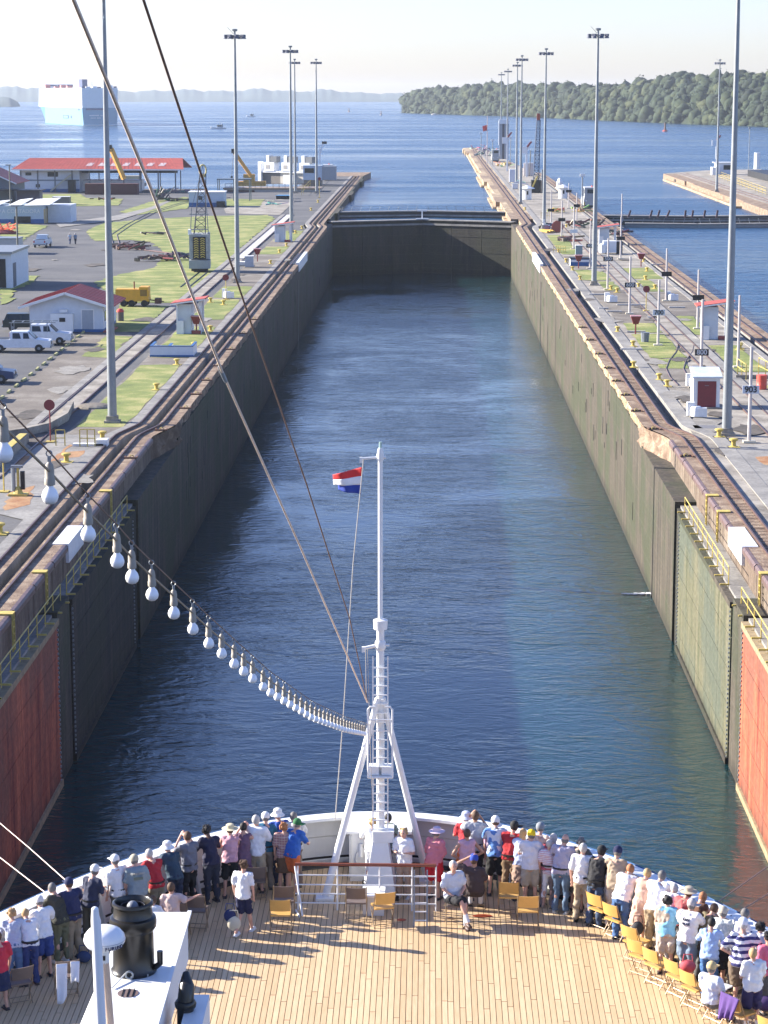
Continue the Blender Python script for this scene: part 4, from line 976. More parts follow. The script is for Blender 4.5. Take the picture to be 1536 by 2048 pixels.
# round red signs on thin posts -------------------------------------------------
for i, (px, py, h_, lab) in enumerate(((452, 600, 2.6, 'round red sign on yellow post before the second left mast'), (639, 395, 4.2, 'round red sign beside the left tow track near the gate'), (1292, 622, 2.4, 'dark red sign on the island next to the white machine'), (8, 985, 2.2, 'dark red sign cut by the left edge above the rusty deck'), (101, 885, 2.6, 'thin dark red post pair beside the yellow railing'))):
    t = thing('signal_sign', lab, 'sign', P_(px, py)); MB().tube([(0, 0, 0), (0, 0, h_)], .05, 6).build('post', M_yel if i != 4 else M_dred, t)
    MB().lathe([(.38, -.03), (.38, .03)], n=14).build('disc', M_dred, t).matrix_local = Matrix.Translation((0, -.08, h_)) @ Matrix.Rotation(pi/2, 4, 'X')
    MB().box((-.3, -.3, 0), (.3, .3, .1)).build('foot', M_yel, t)
# hydraulic pedestal at lower left
t = thing('control_pedestal', 'chrome and yellow control pedestal standing on the rusty deck', 'pedestal', P_(37, 992), 0)
MB().box((-.55, -.35, 0), (.55, .35, .16)).build('base', M_yel, t); MB().lathe([(.3, .16), (.16, .5), (.08, .6)], n=8).build('foot', M_yel, t); MB().tube([(-.28, 0, .3), (-.28, 0, 1.75)], .13, 8).build('cylinder', M_galv, t, True); MB().tube([(0, 0, .5), (0, 0, 1.7)], .08, 8).build('yellow_post', M_yel, t, True); MB().box((.15, -.1, .4), (.4, .1, 1.5)).build('hose_rack', M_black, t); MB().box((-.4, -.12, 1.7), (.3, .12, 1.85)).build('head', M_galv, t)
# yellow railings, white step blocks by the gate jog
def fence(px0, py0, px1, py1, lab, n=4, h=1.0, name='railing'):
    a, b_ = P_(px0, py0), P_(px1, py1); t = thing(name, lab, 'railing', a); d = b_-a
    for k in range(n+1): MB().bar(d*(k/n), d*(k/n)+Vector((0, 0, h)), .07).build('post', M_yel, t)
    for z in (h*.5, h): MB().bar(Vector((0, 0, z)), d+Vector((0, 0, z)), .055).build('rail', M_yel, t)
    return t
fence(112, 892, 130, 892, 'short yellow railing stub beside the dark red posts', 1, 1.1); fence(160, 894, 190, 894, 'yellow railing in front of the first left bollard', 2, 1.2)
t = thing('white_step', 'white concrete block under the yellow bollard at the wall jog', 'step', P_(145, 893)); ww = (P_(207, 893)-P_(145, 893)).length
MB().box((0, 0, 0), (ww, .5, .18)).build('lower_step', M_white, t); MB().box((ww*.75, 0, .0), (ww*1.12, 1.0, .45)).build('upper_step', M_white, t)
fence(1475, 748, 1492, 760, 'yellow railing left of the pit on the island', 2, 1.3); fence(1517, 748, 1545, 762, 'yellow railing right of the island pit by the red drum', 2, 1.4)
t = thing('open_pit', 'dark rectangular pit between two yellow railings', 'pit', P_(1475, 757)); MB().box((0, 0, .03), (2.4, 1.8, .06)).build('cover', M_black, t); MB().box((-.15, -.12, 0), (2.55, 0, .3)).build('kerb', M_conc, t)
o = MB().lathe([(.42, 0), (.42, .3), (.44, .32), (.42, .35), (.42, .68), (.44, .7), (.42, .72), (.42, 1.15), (.38, 1.15)], n=14).build('oil_drum', paint((.62, .08, .05)), smooth=True); o.location = P_(1523, 778); tag(o, 'bright red oil drum by the yellow railing at right edge', 'drum')
# curved dark low wall running towards the left edge, and the hump of gravel
t = thing('curb_wall', 'long low grey wall curving to the left edge', 'low wall', P_(0, 878))
p0 = P_(0, 0+878)
pts = [P_(x, y)-p0 for x, y in ((-60, 898), (0, 880), (52, 872), (95, 862), (130, 842), (142, 818))]
for k in range(len(pts)-1): MB().bar(pts[k]+Vector((0, 0, .3)), pts[k+1]+Vector((0, 0, .3)), .45, .6).build('wall_segment', M_conc, t)
t = thing('kerb_beam', 'yellow edged concrete beam at the left edge above the deck', 'kerb', P_(-20, 945)); q0 = P_(-20, 945); q1 = P_(48, 885)-q0
MB().bar((0, 0, .3), q1+Vector((0, 0, .3)), .7, .6).build('beam', M_conc, t); MB().bar((0, -.1, .62), q1+Vector((0, -.1, .62)), .5, .06).build('yellow_edge', M_yel, t)
o = MB().ball((0, 0, 0), (1.5, 1.2, .35), 14, 8).build('gravel_mound', M_dirt); o.location = P_(190, 815); tag(o, 'small grey gravel mound on the grass left of the mast', 'mound')
# cabinets ----------------------------------------------------------------------
def cabinet(px, py, w_, d_, h_, c, lab, name='cabinet', extra=None):
    t = thing(name, lab, 'cabinet', P_(px, py)); m = paint(c, .6); MB().box((-w_/2, 0, .08), (w_/2, d_, h_)).build('case', m, t); MB().box((-w_/2-.06, -.06, 0), (w_/2+.06, d_+.06, .08)).build('plinth', M_conc, t)
    MB().box((-w_/2+.06, -.03, .2), (w_/2-.06, 0, h_-.1)).build('door', m, t); MB().box((-w_/2-.05, -.06, h_), (w_/2+.05, d_+.06, h_+.06)).build('lid', M_white, t); return t
cabinet(498, 535, 1.1, 1.2, 1.5, (.42, .46, .52), 'grey cabinet beside the second left mast'); cabinet(484, 532, .9, 1.8, .5, (.6, .62, .64), 'low white box left of the grey cabinet')
def machine(px, py, lab):
    t = thing('winch_machine', lab, 'machine', P_(px, py), 0, 'small white gate machines')
    MB().box((-.5, -.3, 0), (.5, .3, .12)).build('plinth', M_conc, t); MB().lathe([(.42, .1), (.42, .7), (.3, .85)], n=10).build('motor', M_white, t, True); MB().box((.1, -.4, .1), (.75, .2, .75)).build('gearbox', M_white, t); MB().box((-.65, .1, .1), (-.1, .6, 1.1)).build('cowl', M_white, t)
machine(455, 597, 'white machine behind the round red sign on the left bank'); machine(1221, 605, 'white machine between island sign posts'); machine(1343, 602, 'white machine at the right of the island'); machine(1389, 775, 'small white machine left of the red doored hut'); machine(1392, 835, 'grey white capped pedestal in front of the red doored hut')
# big shed with red roof ---------------------------------------------------------
A = P_(42, 384.5); w_ = (P_(352, 384.5)-A).length; 
t = thing('warehouse', 'long open warehouse with red roof and white end by the lake', 'warehouse', A, 0)
h = 5.4; D = 15
MB().box((0, 0, 0), (w_*.38, D, h)).build('wall', M_hut, t); MB().box((w_*.38, 5, 0), (w_*.75, D, 2.6)).build('low_wall', M_white, t); MB().box((w_*.38, 4.9, 4.4), (w_, 5.2, h)).build('truss', paint((.07, .09, .12)), t)
for k in range(10): MB().box((w_*(.0+k/9)-.15, -.15, 0), (w_*(.0+k/9)+.15, .15, h)).build('column', paint((.16, .18, .2)), t)
for k in range(5): MB().box((w_*(.45+k*.135)-.12, D-.2, 0), (w_*(.45+k*.135)+.12, D, h)).build('column', paint((.16, .18, .2)), t)
MB().box((-.1, -.1, 2.7), (w_*.38, 0, 3.0)).build('string_course', paint((.16, .2, .24)), t); MB().box((-.05, -.06, 0), (w_*.38, .0, .8)).build('plinth', M_bluepaint, t)
MB().box((6.5, -.08, 3.7), (9.0, 0, 4.8)).build('window', M_glass, t); MB().box((1.2, -.08, 4.0), (2.6, 0, 4.7)).build('window', M_glass, t); MB().box((3.6, -.08, 1.2), (4.6, 0, 1.9)).build('window', M_glass, t)
st = MB(); st.bar((7.2, -.8, .3), (12.2, -.8, 4.2), .5, .35); st.build('stair', paint((.45, .42, .3)), t); MB().box((11.5, -1.2, 0), (13.2, 0, 3.0)).build('dark_bay', M_black, t)
b = MB(); b.add([(-1.8, -2.2, h-.1), (w_+2.2, -2.2, h-.1), (w_+1.0, D/2, h+2.3), (1.0, D/2, h+2.3), (-1.8, -2.2, h+.1), (w_+2.2, -2.2, h+.1), (w_+1.0, D/2, h+2.5), (1.0, D/2, h+2.5)], [(0, 3, 2, 1), (4, 5, 6, 7), (0, 1, 5, 4), (1, 2, 6, 5), (2, 3, 7, 6), (3, 0, 4, 7)]); b.build('roof', M_redroof, t)
b = MB(); b.add([(-1.8, D+2.2, h-.1), (w_+2.2, D+2.2, h-.1), (w_+1.0, D/2, h+2.3), (1.0, D/2, h+2.3), (-1.8, D+2.2, h+.1), (w_+2.2, D+2.2, h+.1), (w_+1.0, D/2, h+2.5), (1.0, D/2, h+2.5)], [(0, 1, 2, 3), (7, 6, 5, 4), (0, 4, 5, 1), (1, 5, 6, 2), (2, 6, 7, 3), (3, 7, 4, 0)]); b.build('roof', M_redroof, t)
for k in range(44): x = -1.4+k*(w_+3.2)/44; x2 = 1.3+k*(w_-2.5)/44; MB().bar((x, -2.2, h+.12), (x2, D/2, h+2.52), .1, .06).build('roof_rib', M_redroof, t)
for k in range(7):
    x = w_*(.42+k*.078); b = MB(); b.add([(x, .6, h+.88), (x+1.4, .6, h+.88), (x+1.9, 4.2, h+1.66), (x+.5, 4.2, h+1.66), (x, .6, h+.7), (x+1.4, .6, h+.7), (x+1.9, 4.2, h+1.45), (x+.5, 4.2, h+1.45)], [(0, 1, 2, 3), (7, 6, 5, 4), (0, 4, 5, 1), (1, 5, 6, 2), (2, 6, 7, 3), (3, 7, 4, 0)]); b.build('skylight', paint((.55, .45, .42)), t)
MB().bar((-1.8, -2.25, h+.0), (w_+2.2, -2.25, h+.0), .1, .3).build('gutter', M_white, t)
# rusty container, dark locomotive and clutter
t = thing('shipping_container', 'rust red container lying in front of the warehouse', 'container', P_(170, 389)); w_ = (P_(276, 389)-P_(170, 389)).length
MB().box((0, 0, 0), (w_, 2.5, 2.5)).build('case', paint((.13, .055, .05), .8), t)
for k in range(24): MB().box((w_*k/24+.12, -.06, .15), (w_*k/24+.34, 0, 2.35)).build('rib', paint((.13, .055, .05), .8), t)
o = gable('store_building', 'grey gabled store with red roof at the left edge', 'building', -120, 404, 16, 15, 4.4, 3.6, 0, paint((.17, .19, .21), .8), M_redroof, 1.0)
MB().box((9, -5, 2.6), (23, 1, 2.8)).build('canopy', M_black, o); MB().box((17, -1, 0), (22, 3, 2.6)).build('annex', paint((.15, .13, .17)), o)
# white sheds with lettering
M_shed = paint((.46, .54, .60), .7)
t = thing('workshop_row', 'pale blue white workshops with dark blue base and white lettering', 'workshop', P_(-30, 447)); w_ = (P_(88, 447)-P_(-30, 447)).length
MB().box((0, 0, 0), (w_, 9, 3.2)).build('wall', M_shed, t); MB().box((-.05, -.05, 0), (w_+.05, 9, .8)).build('plinth', M_bluepaint, t); MB().box((w_*.5, -.1, .1), (w_*.78, 0, 1.3)).build('dark_opening', M_black, t)
for x0, x1, y in ((0, w_*.35, 3.6), (w_*.40, w_*.72, 3.9), (w_*.68, w_*1.2, 4.0)):
    b = MB(); b.add([(x0, -.3, 3.2), (x1-1, -.3, 3.3), (x1, 7, y+.3), (x0+1, 7, y), (x0, -.3, 3.3), (x1-1, -.3, 3.4), (x1, 7, y+.42), (x0+1, 7, y+.12)], [(0, 3, 2, 1), (4, 5, 6, 7), (0, 1, 5, 4), (1, 2, 6, 5), (2, 3, 7, 6), (3, 0, 4, 7)]); b.build('roof', M_white, t)
MB().box((w_, 0, 0), (w_+.2, 4, 2.6)).build('tan_end_wall', paint((.5, .38, .2)), t); MB().box((w_+.3, 3, 0), (w_+4.5, 10, 3.2)).build('grey_annex', M_hut, t)
textpart('BOHIO', .85, M_white, t, (w_*.15, -.13, 2.3), (pi/2, 0, 0)); textpart('A CONTADORA', .95, M_white, t, (w_*.62, -.13, 2.2), (pi/2, 0, 0))
t = thing('orange_netting', 'crumpled orange safety netting heap at the left edge', 'netting', P_(0, 468)); rr = random.Random(4); b = MB()
for k in range(34): b.bar((rr.uniform(-3, 3), rr.uniform(-1.5, 2.5), rr.uniform(0, 1.2)), (rr.uniform(-3, 3.4), rr.uniform(-1.5, 2.5), rr.uniform(.2, 1.9)), .3, .05)
b.build('netting', paint((.80, .14, .06), .8), t)['kind'] = 'stuff'; MB().ball((0, 0, .1), (3.2, 1.8, .7), 9, 5).build('covered_heap', paint((.25, .06, .05)), t)
t = thing('orange_barrier', 'orange barrier at the end of the white workshops', 'barrier', P_(112, 431)); 
for z in (.3, .8, 1.3): MB().box((0, 0, z), (2.6, .1, z+.3)).build('board', paint((.8, .2, .08)), t)
for x in (0, 1.3, 2.5): MB().box((x, -.05, 0), (x+.12, .15, 1.7)).build('post', paint((.8, .2, .08)), t)
b = MB(); [b.bar((rr.uniform(-3, 0), rr.uniform(-1, 1), rr.uniform(0, .6)), (rr.uniform(-3, .5), rr.uniform(-1, 1), rr.uniform(0, .9)), .2) for k in range(14)]; b.build('rubble', paint((.4, .15, .14)), t)['kind'] = 'stuff'
# white building with dark door at the left edge
t = thing('garage', 'white garage with open dark blue doorway at the left edge', 'garage', P_(24, 577), 0)
MB().box((-9, 0, 0), (0, 12, 4.2)).build('wall', M_hut, t); MB().box((-9.3, -.5, 4.2), (.2, 12.2, 4.5)).build('roof', M_galv, t); MB().box((-1.9, -.06, .1), (-.7, 0, 3.6)).build('doorway', M_black, t); MB().box((-2.2, -.1, 0), (-1.9, 0, 3.8)).build('door_frame', M_bluepaint, t); MB().box((-.01, 1, .1), (.04, 3, 3)).build('side_door', paint((.03, .07, .12)), t)
t = thing('grey_box_shed', 'plain pale box shed at the left edge below the orange netting', 'shed', P_(-60, 508)); MB().box((0, 0, 0), (7.2, 4, 2.2)).build('wall', paint((.45, .45, .42)), t); MB().box((-.1, -.1, 2.2), (7.3, 4.1, 2.35)).build('roof', M_galv, t)
# low dark walls in the yard
for px, py, w2, lab in ((108, 410, 4.5, 'small grey brown store hut on the far grass'),):
    cabinet(px+14, py, 3.6, 2.2, 1.7, (.16, .15, .14), lab, 'store_hut')
# white/blue hut
t = thing('blue_based_hut', 'white flat roofed hut with blue base behind the striped crane', 'hut', P_(378, 414)); w_ = (P_(448, 414)-P_(378, 414)).length
MB().box((0, 0, 0), (w_, 6, 3.0)).build('wall', M_shed, t); MB().box((-.04, -.04, 0), (w_+.04, 6, .9)).build('plinth', M_bluepaint, t); MB().box((-.2, -.2, 3.0), (w_+.2, 6.2, 3.15)).build('roof', M_white, t)
MB().box((2, -.06, 1.5), (2.8, 0, 2.2)).build('window', M_glass, t); MB().box((w_*.8, -1, 0), (w_+.3, -.1, 1.2)).build('machine', M_black, t)
# wooden posts at left
for i, (px, py, h_, lab) in enumerate(((37, 555, 9.2, 'dark wooden pole with yellow foot near the garage'), (22, 446, 10.5, 'thin street lamp pole behind the workshops'))):
    t = thing('utility_pole', lab, 'pole', P_(px, py)); MB().tube([(0, 0, 0), (0, 0, h_)], .12, 7).build('pole', paint((.12, .12, .10)), t); MB().tube([(0, 0, 0), (0, 0, 2.0)], .15, 7).build('painted_foot', M_yel if i == 0 else M_galv, t); MB().box((-.7, -.12, h_-.1), (.35, .12, h_+.1)).build('lamp_head', M_galv, t)
# striped rail crane ---------------------------------------------------------------
def lattice(b, p0, p1, w0, w1, n, r=.05):
    p0, p1 = Vector(p0), Vector(p1); d = (p1-p0).normalized(); u = d.cross(Vector((0, 1, 0)));
    if u.length < .1: u = Vector((1, 0, 0))
    u.normalize(); q = u.cross(d)
    def c(k, i, j): f = k/n; w_ = w0+(w1-w0)*f; return p0.lerp(p1, f)+u*(w_/2*i)+q*(w_/2*j)
    for i, j in ((-1, -1), (1, -1), (1, 1), (-1, 1)): b.bar(c(0, i, j), c(n, i, j), r*1.6)
    for k in range(n):
        for (i, j), (a, e) in (((-1, -1), (1, -1)), ((1, -1), (1, 1)), ((1, 1), (-1, 1)), ((-1, 1), (-1, -1))):
            b.bar(c(k, i, j), c(k+1, a, e), r); b.bar(c(k+1, i, j), c(k+1, a, e), r)
t = thing('rail_crane', 'rail crane with yellow and black striped body and lattice jib', 'crane', P_(400, 543), radians(4))
MB().box((-1.4, -1.7, .5), (1.4, 1.9, 1.6)).build('counterweight', paint((.30, .33, .34), .7), t); MB().box((-1.1, -1.5, .15), (1.1, 1.7, .5)).build('bogie', M_black, t)
MB().box((-1.35, -1.2, 1.7), (1.35, 3, 5.0)).build('machinery_house', paint((.34, .36, .35), .7, .25), t); MB().box((-.85, -1.3, 1.75), (.85, -1.2, 4.7)).build('rear_panel', M_black, t)
for k in range(9):
    for s in (-1, 1):
        for c0 in (-.42, .42):
            MB().bar((c0-.3*s, -1.33, 1.95+k*.3), (c0, -1.33, 2.12+k*.3), .03, .13).build('warning_stripe', M_yel, t)
MB().box((-1.5, -.6, 4.9), (-1.1, 1, 5.6)).build('cab', M_white, t); MB().box((1.1, -.6, 4.9), (1.4, 1, 5.2)).build('side_tank', M_galv, t)
MB().bar((-1.2, 0, 4.9), (-1.0, 0, 8.4), .1).build('gantry_leg', M_galv, t); MB().bar((1.2, 0, 4.9), (1.0, 0, 8.4), .1).build('gantry_leg', M_galv, t); MB().bar((-1.3, 0, 7.6), (1.3, 0, 7.6), .12).build('gantry_beam', M_galv, t); MB().bar((-1.2, 0, 5.6), (1.2, 0, 5.6), .12).build('gantry_beam', M_galv, t)
b = MB(); lattice(b, (0, 1, 4.8), (.5, 2.5, 12.8), 1.5, .8, 8, .06); b.build('lattice_jib', paint((.07, .075, .09)), t)
b = MB(); b.tube([(.5+.45*cos(a), 2.3, 13.3+.75*sin(a)) for a in np.linspace(0, 2*pi, 13)], .12, 5); b.box((.1, 2.1, 12.4), (.9, 2.5, 12.8)); b.build('jib_head', paint((.55, .48, .22)), t)
MB().tube([(.5, 2.4, 13.9), (1.0, 0, 8.4)], .03, 4).build('cable', M_black, t); MB().tube([(.5, 2.4, 13.9), (-1.0, 0, 8.4)], .03, 4).build('cable', M_black, t)
# curved yard rails
for i, (ofs, lab) in enumerate(((0, 'left'), (1.5, 'right'))):
    pts = [P_(x, y) for x, y in ((452, 395), (365, 405), (300, 425), (252, 450), (222, 470), (226, 490), (280, 500), (340, 508), (385, 520), (398, 545), (360, 575))]
    q = pts[0]; b = MB(); b.tube([p-q+Vector((ofs*.7, -ofs*.3, .06)) for p in pts], .06, 4); o = b.build('yard_rail', M_steel); o.location = q; tag(o, '%s dark curved rail winding across the yard grass' % lab, 'rail')
# scrap heaps
def scrap(px, py, n, sx, sy, hh, lab, c=(.13, .07, .05), seed=1, name='scrap_heap'):
    r = random.Random(seed); t = thing(name, lab, 'scrap', P_(px, py))
    for g in range(n):
        b = MB(); x, y = r.uniform(-sx, sx), r.uniform(-sy, sy); a = r.uniform(-.6, .6); L = r.uniform(.8, 2.4)
        k = r.random()
        if k < .5: b.bar((x, y, r.uniform(.1, hh)), (x+L*cos(a), y+L*sin(a), r.uniform(.1, hh)), r.uniform(.1, .35))
        elif k < .8: b.cbox((x, y, r.uniform(.2, hh*.6)), (r.uniform(.4, 1.2), r.uniform(.4, 1), r.uniform(.3, .7)), a)
        else: b.tube([(x, y, .3), (x+L*cos(a), y+L*sin(a), r.uniform(.3, hh))], r.uniform(.08, .2), 6)
        b.build('scrap_piece', paint((c[0]*r.choice((.6, 1, 1.7)), c[1]*r.choice((.7, 1, 1.5)), c[2])), t)
    return t
scrap(250, 498, 26, 2.6, 3.2, 1.0, 'rusty scrap steel lying at the yard edge left of the crane', seed=3); scrap(305, 522, 18, 2.6, 1.0, .9, 'low row of rusty brown parts on the asphalt', (.17, .09, .06), 4); scrap(352, 520, 16, 1.6, .9, 1.1, 'dark blue grey machine parts beside the crane', (.07, .08, .10), 5)
scrap(298, 470, 9, 2.2, 1.2, .5, 'flat dark heap in the middle of the grass', (.07, .06, .06), 6)
scrap(322, 402, 26, 1.4, 2, 3.2, 'dark machinery pile below the lake end of the warehouse', (.08, .09, .09), 7); scrap(365, 386, 14, 5, 1.5, 1.2, 'low grey junk along the lake shore', (.15, .16, .17), 8); scrap(350, 402, 9, 2.5, .8, .7, 'dark greenish debris on the far grass', (.06, .08, .05), 9)
scrap(205, 400, 6, 3, .8, .5, 'small reddish parts on the grass below the container', (.15, .07, .05), 10)
# far crane lorry and structures by the shore
M_cry = mat('crane_yellow', (.62, .34, .08), .6, .1, 1)
t = thing('crane_boom', 'leaning yellow crane boom in front of the warehouse', 'crane', P_(252, 372)); q = P_(252, 372)
tip = atd(222, 297, 520); base = atd(248, 358, 523)
MB().bar(base-q, tip-q, .9, .9).build('boom', M_cry, t); MB().bar(tip-q+Vector((0, 0, -.6)), tip-q+Vector((-.2, 0, .8)), .8).build('boom_head', M_black, t); MB().box((-1.8, -1, .0), (3.5, 2, 2.6)).build('cab', paint((.5, .42, .25)), t); MB().box((-2.5, -1, 0), (5, 2, .8)).build('carrier', M_black, t)
q = P_(500, 372); t = thing('crane_lorry', 'yellow mobile crane with raised boom on the shore barge', 'crane', q)
tip = atd(467, 302, 560); base = atd(502, 352, 562)
MB().bar(base-q, tip-q, .8, .8).build('boom', M_cry, t); MB().box((-3, -1, 0), (4, 2, 1.2)).build('carrier', M_cry, t); MB().box((-1.6, -1, 1.2), (1.2, 1.5, 3)).build('cab', M_cry, t); MB().cbox(tip-q, (1.0, 1, 1.1)).build('boom_head', M_black, t); MB().tube([tip-q, tip-q-Vector((.5, 0, 6))], .05, 4).build('cable', M_black, t); MB().cbox(tip-q-Vector((.5, 0, 6.4)), (.5, .5, .7)).build('hook_block', M_black, t)
t = thing('open_canopy', 'dark flat canopy on thin posts by the shore', 'canopy', P_(434, 402)); w_ = 7.4
MB().box((0, 0, 4.6), (w_, 4, 4.85)).build('roof', paint((.12, .16, .2)), t)
for x in (.2, w_/2, w_-.2): MB().bar((x, 0, 0), (x, 0, 4.6), .2).build('post', M_galv, t); MB().bar((x, 4, 0), (x, 4, 4.6), .2).build('post', M_galv, t)
q = at(448, 397, LZ); t = thing('barge', 'long grey barge with rusty brown hull openings moored at the bank', 'barge', q); w_ = (at(640, 397, LZ)-q).length
MB().box((0, 0, -.5), (w_, 9, 2.2)).build('hull', paint((.42, .40, .36), .8), t); MB().box((.5, -.08, .4), (w_*.32, 0, 2.0)).build('hull_opening', paint((.10, .05, .035)), t); MB().box((-.2, -.2, 2.2), (w_+.2, 9, 2.5)).build('deck', paint((.30, .22, .14)), t); MB().box((w_*.68, -.08, .3), (w_*.92, 0, 1.6)).build('hull_patch', M_black, t)
for k in range(16): MB().bar((.3+k*w_/16, -.05, 2.5), (.3+k*w_/16, -.05, 3.5), .1).build('rail_post', M_rust, t)
MB().bar((.3, -.05, 3.5), (w_-.6, -.05, 3.5), .08).build('rail', M_rust, t)
M_wb = mat('bright_white', (.80, .80, .78), .6, .04, 1)
q = P_(520, 368); t = thing('floating_plant', 'white three tower workshop plant standing on the barge', 'plant', q+Vector((-1, 0, 0)), radians(-32)); t.scale = (.78, .8, .7)
for k in range(3):
    x = 1+k*7.2; MB().box((x-1.2, 4, 0), (x+6, 8, 4.2)).build('lower_house', paint((.16, .14, .12) if k == 0 else (.45, .42, .36)), t); MB().box((x-1.6, 3.2, 4.2), (x+6, 8.4, 4.8)).build('deck_slab', M_wb, t)
    MB().box((x, 3, 4.8), (x+4.2, 6, 8)).build('upper_house', M_wb, t); MB().box((x+1, 3, 8), (x+2.2, 5, 10.6)).build('stack', M_wb, t); MB().box((x+2.6, 3, 8), (x+5.2, 5.2, 10.2)).build('dark_frame', paint((.16, .17, .18)), t); MB().box((x+.8, 2.95, 5.6), (x+2.4, 3.0, 7)).build('window', paint((.35, .33, .3)), t)
MB().box((-1.5, 3, 1), (-.2, 4.4, 8.2)).build('white_tank', M_wb, t); MB().box((9, 2.9, 0), (13, 4, 3.4)).build('front_house', M_wb, t)
q = P_(608, 372); t = thing('control_cabin', 'pale control cabin with dark window beside the left tow track', 'cabin', q); MB().box((0, 0, 0), (4.4, 4, 1.5)).build('base', paint((.2, .18, .15)), t); MB().box((-.2, -.2, 1.5), (4.6, 4.2, 5.2)).build('cabin', M_shed, t); MB().box((.2, -.26, 3.3), (2.6, -.2, 4.5)).build('window', M_glass, t); MB().box((4.6, 0, 1.5), (8.2, 3.8, 5)).build('rear_cabin', paint((.3, .33, .35)), t)
# the towing locomotives
def mule(px, py, lab, sc=1.0, rz=0, dep=GZ):
    t = thing('tow_locomotive', lab, 'locomotive', at(px, py, dep), rz, 'towing locomotives'); m = paint((.38, .40, .40), .5)
    MB().extr([(-1.3, .5), (1.3, .5), (1.35, 1.2), (1.2, 2.2), (-1.2, 2.2), (-1.35, 1.2)], 'y', 0, 9).build('body', m, t)
    MB().box((-1.15, .1, 2.2), (1.15, 2.4, 4.1)).build('cab', m, t); MB().box((-1.2, 6.6, 2.2), (1.2, 8.9, 4.1)).build('rear_cab', m, t)
    MB().box((-.6, .04, 3.0), (.95, .1, 3.8)).build('windscreen', M_glass, t); MB().box((-1.2, .5, 3.0), (-1.14, 1.9, 3.8)).build('side_window', M_glass, t)
    MB().box((-1.1, -.08, .15), (1.1, 8.9, .55)).build('undercarriage', M_black, t); MB().box((-1.25, .0, 4.1), (1.25, 2.6, 4.25)).build('cab_roof', M_white, t)
    for s in (-1, 1):
        MB().lathe([(.16, -.04), (.16, .04)], n=8).build('headlight', M_white, t).matrix_local = Matrix.Translation((s*.8, -.05, 1.5)) @ Matrix.Rotation(pi/2, 4, 'X'); MB().box((s*1.2-.1, -.1, .6), (s*1.2+.1, .0, 1.2)).build('buffer_stripe', M_yel, t)
    MB().ball((.4, 1, 4.4), .2, 8, 5).build('beacon', paint((.6, .1, .08)), t)
mule(655, 361, 'grey tow locomotive waiting on the left approach track'); mule(991, 324, 'small dark tow locomotive far out on the centre pier'); mule(1180, 416, 'grey tow locomotive with wide windscreen on the island right track')
# signal arms
def signal(px, py, h_, lab):
    t = thing('arrow_signal', lab, 'signal', P_(px, py)); MB().box((-.25, -.25, 0), (.25, .25, h_)).build('column', M_white, t); MB().box((-1.5, -.2, h_), (.2, .2, h_+1.9)).build('panel', M_wb, t); MB().box((.1, -.2, h_+1.2), (.8, .2, h_+2.3)).build('arrow_head', M_wb, t); MB().bar((.1, 0, h_+1.9), (1.3, 0, h_+3.4), .5).build('arrow_arm', paint((.25, .04, .05)), t)
t = thing('arrow_signal', 'tall thin signal with black arm behind the left locomotive', 'signal', P_(640, 352)); MB().bar((0, 0, 0), (0, 0, 8.2), .3).build('column', M_white, t); MB().bar((0, 0, 6), (.9, 0, 9.2), .4).build('arm', M_white, t); MB().cbox((1.3, 0, 9.4), (1.4, .4, .7)).build('head', M_black, t)
signal(1053, 354, 6.5, 'white signal column with dark red arm on the island'); signal(1432, 330, 6.2, 'white and red signal on the far right pier'); signal(1014, 342, 8.2, 'tall white signal column near the tower')
# blue tarpaulin, dark posts on left far apron
t = thing('tarpaulin_stack', 'flat stack under a bright blue tarpaulin near the left gate', 'stack', P_(552, 398)); w_ = 3.6; MB().box((0, 0, 0), (w_, 3, .7)).build('stack', M_black, t); MB().prism([(-.2, -.2), (w_+.2, -.2), (w_-.1, 3.2), (.5, 3.2)], .7, .8).build('tarpaulin', paint((.10, .30, .5)), t)
fence(603, 391, 636, 357, 'yellow railing climbing beside the left tow track', 10, 1.5)
scrap(545, 412, 10, 1.6, .8, 1.2, 'white and grey equipment beside the blue tarpaulin', (.4, .42, .45), 21, 'equipment')
# ================================================================ centre island
def signpost(px, py, h_, brow, txt, lab, pale=False, bw=None):
    P = P_(px, py); t = thing('number_post', lab, 'sign post', P, 0, 'tall posts along the island')
    MB().tube([(0, 0, .1), (0, 0, h_)], [.13, .10], 8).build('post', paint((.50, .46, .44), .6), t, True); MB().box((-.42, -.3, 0), (.42, .3, .14)).build('foot', paint((.6, .55, .42)), t)
    if brow:
        vv = brow-184; hh = vv*P.y*cos(PITCH)/(4675-vv*sin(PITCH)); z = CAMZ-hh-GZ
        w_ = bw or 1.15
        MB().box((-w_/2, -.17, z-.27), (w_/2, -.11, z+.27)).build('number_board', paint((.62, .66, .70)) if pale else M_black, t)
        if txt: textpart(txt, .58, M_black if pale else paint((.6, .6, .58)), t, (0, -.19, z), (pi/2, 0, 0), ext=.008, bold=.012)
signpost(1498, 885, 6.6, 777, '903', 'tall post with pale number board 903 near the right edge', True)
signpost(1402, 756, 6.6, 703, '800', 'post with black number board 800 behind the red doored hut')
signpost(1316, 691, 6.2, 624, '700', 'post with pale number board in front of the return track', True)
signpost(1259, 628, 6.2, 569, '600', 'post with dark board beside the two white island machines')
signpost(1215, 579, 6.2, 517, '500', 'post with dark board right of the second island mast')
signpost(1180, 537, 6.4, 491, '400', 'post with dark board left of the second island mast')
signpost(1147, 498, 6.4, 462, '', 'post with grey board farther along the return track', True)
signpost(1123, 478, 6.2, 439, '', 'far post with dark board near the red brown reel')
signpost(1102, 446, 6, 420, '', 'far post with dark board below the left kiosk')
signpost(1476, 735, 6.3, None, '', 'plain pale post standing at the left yellow railing')
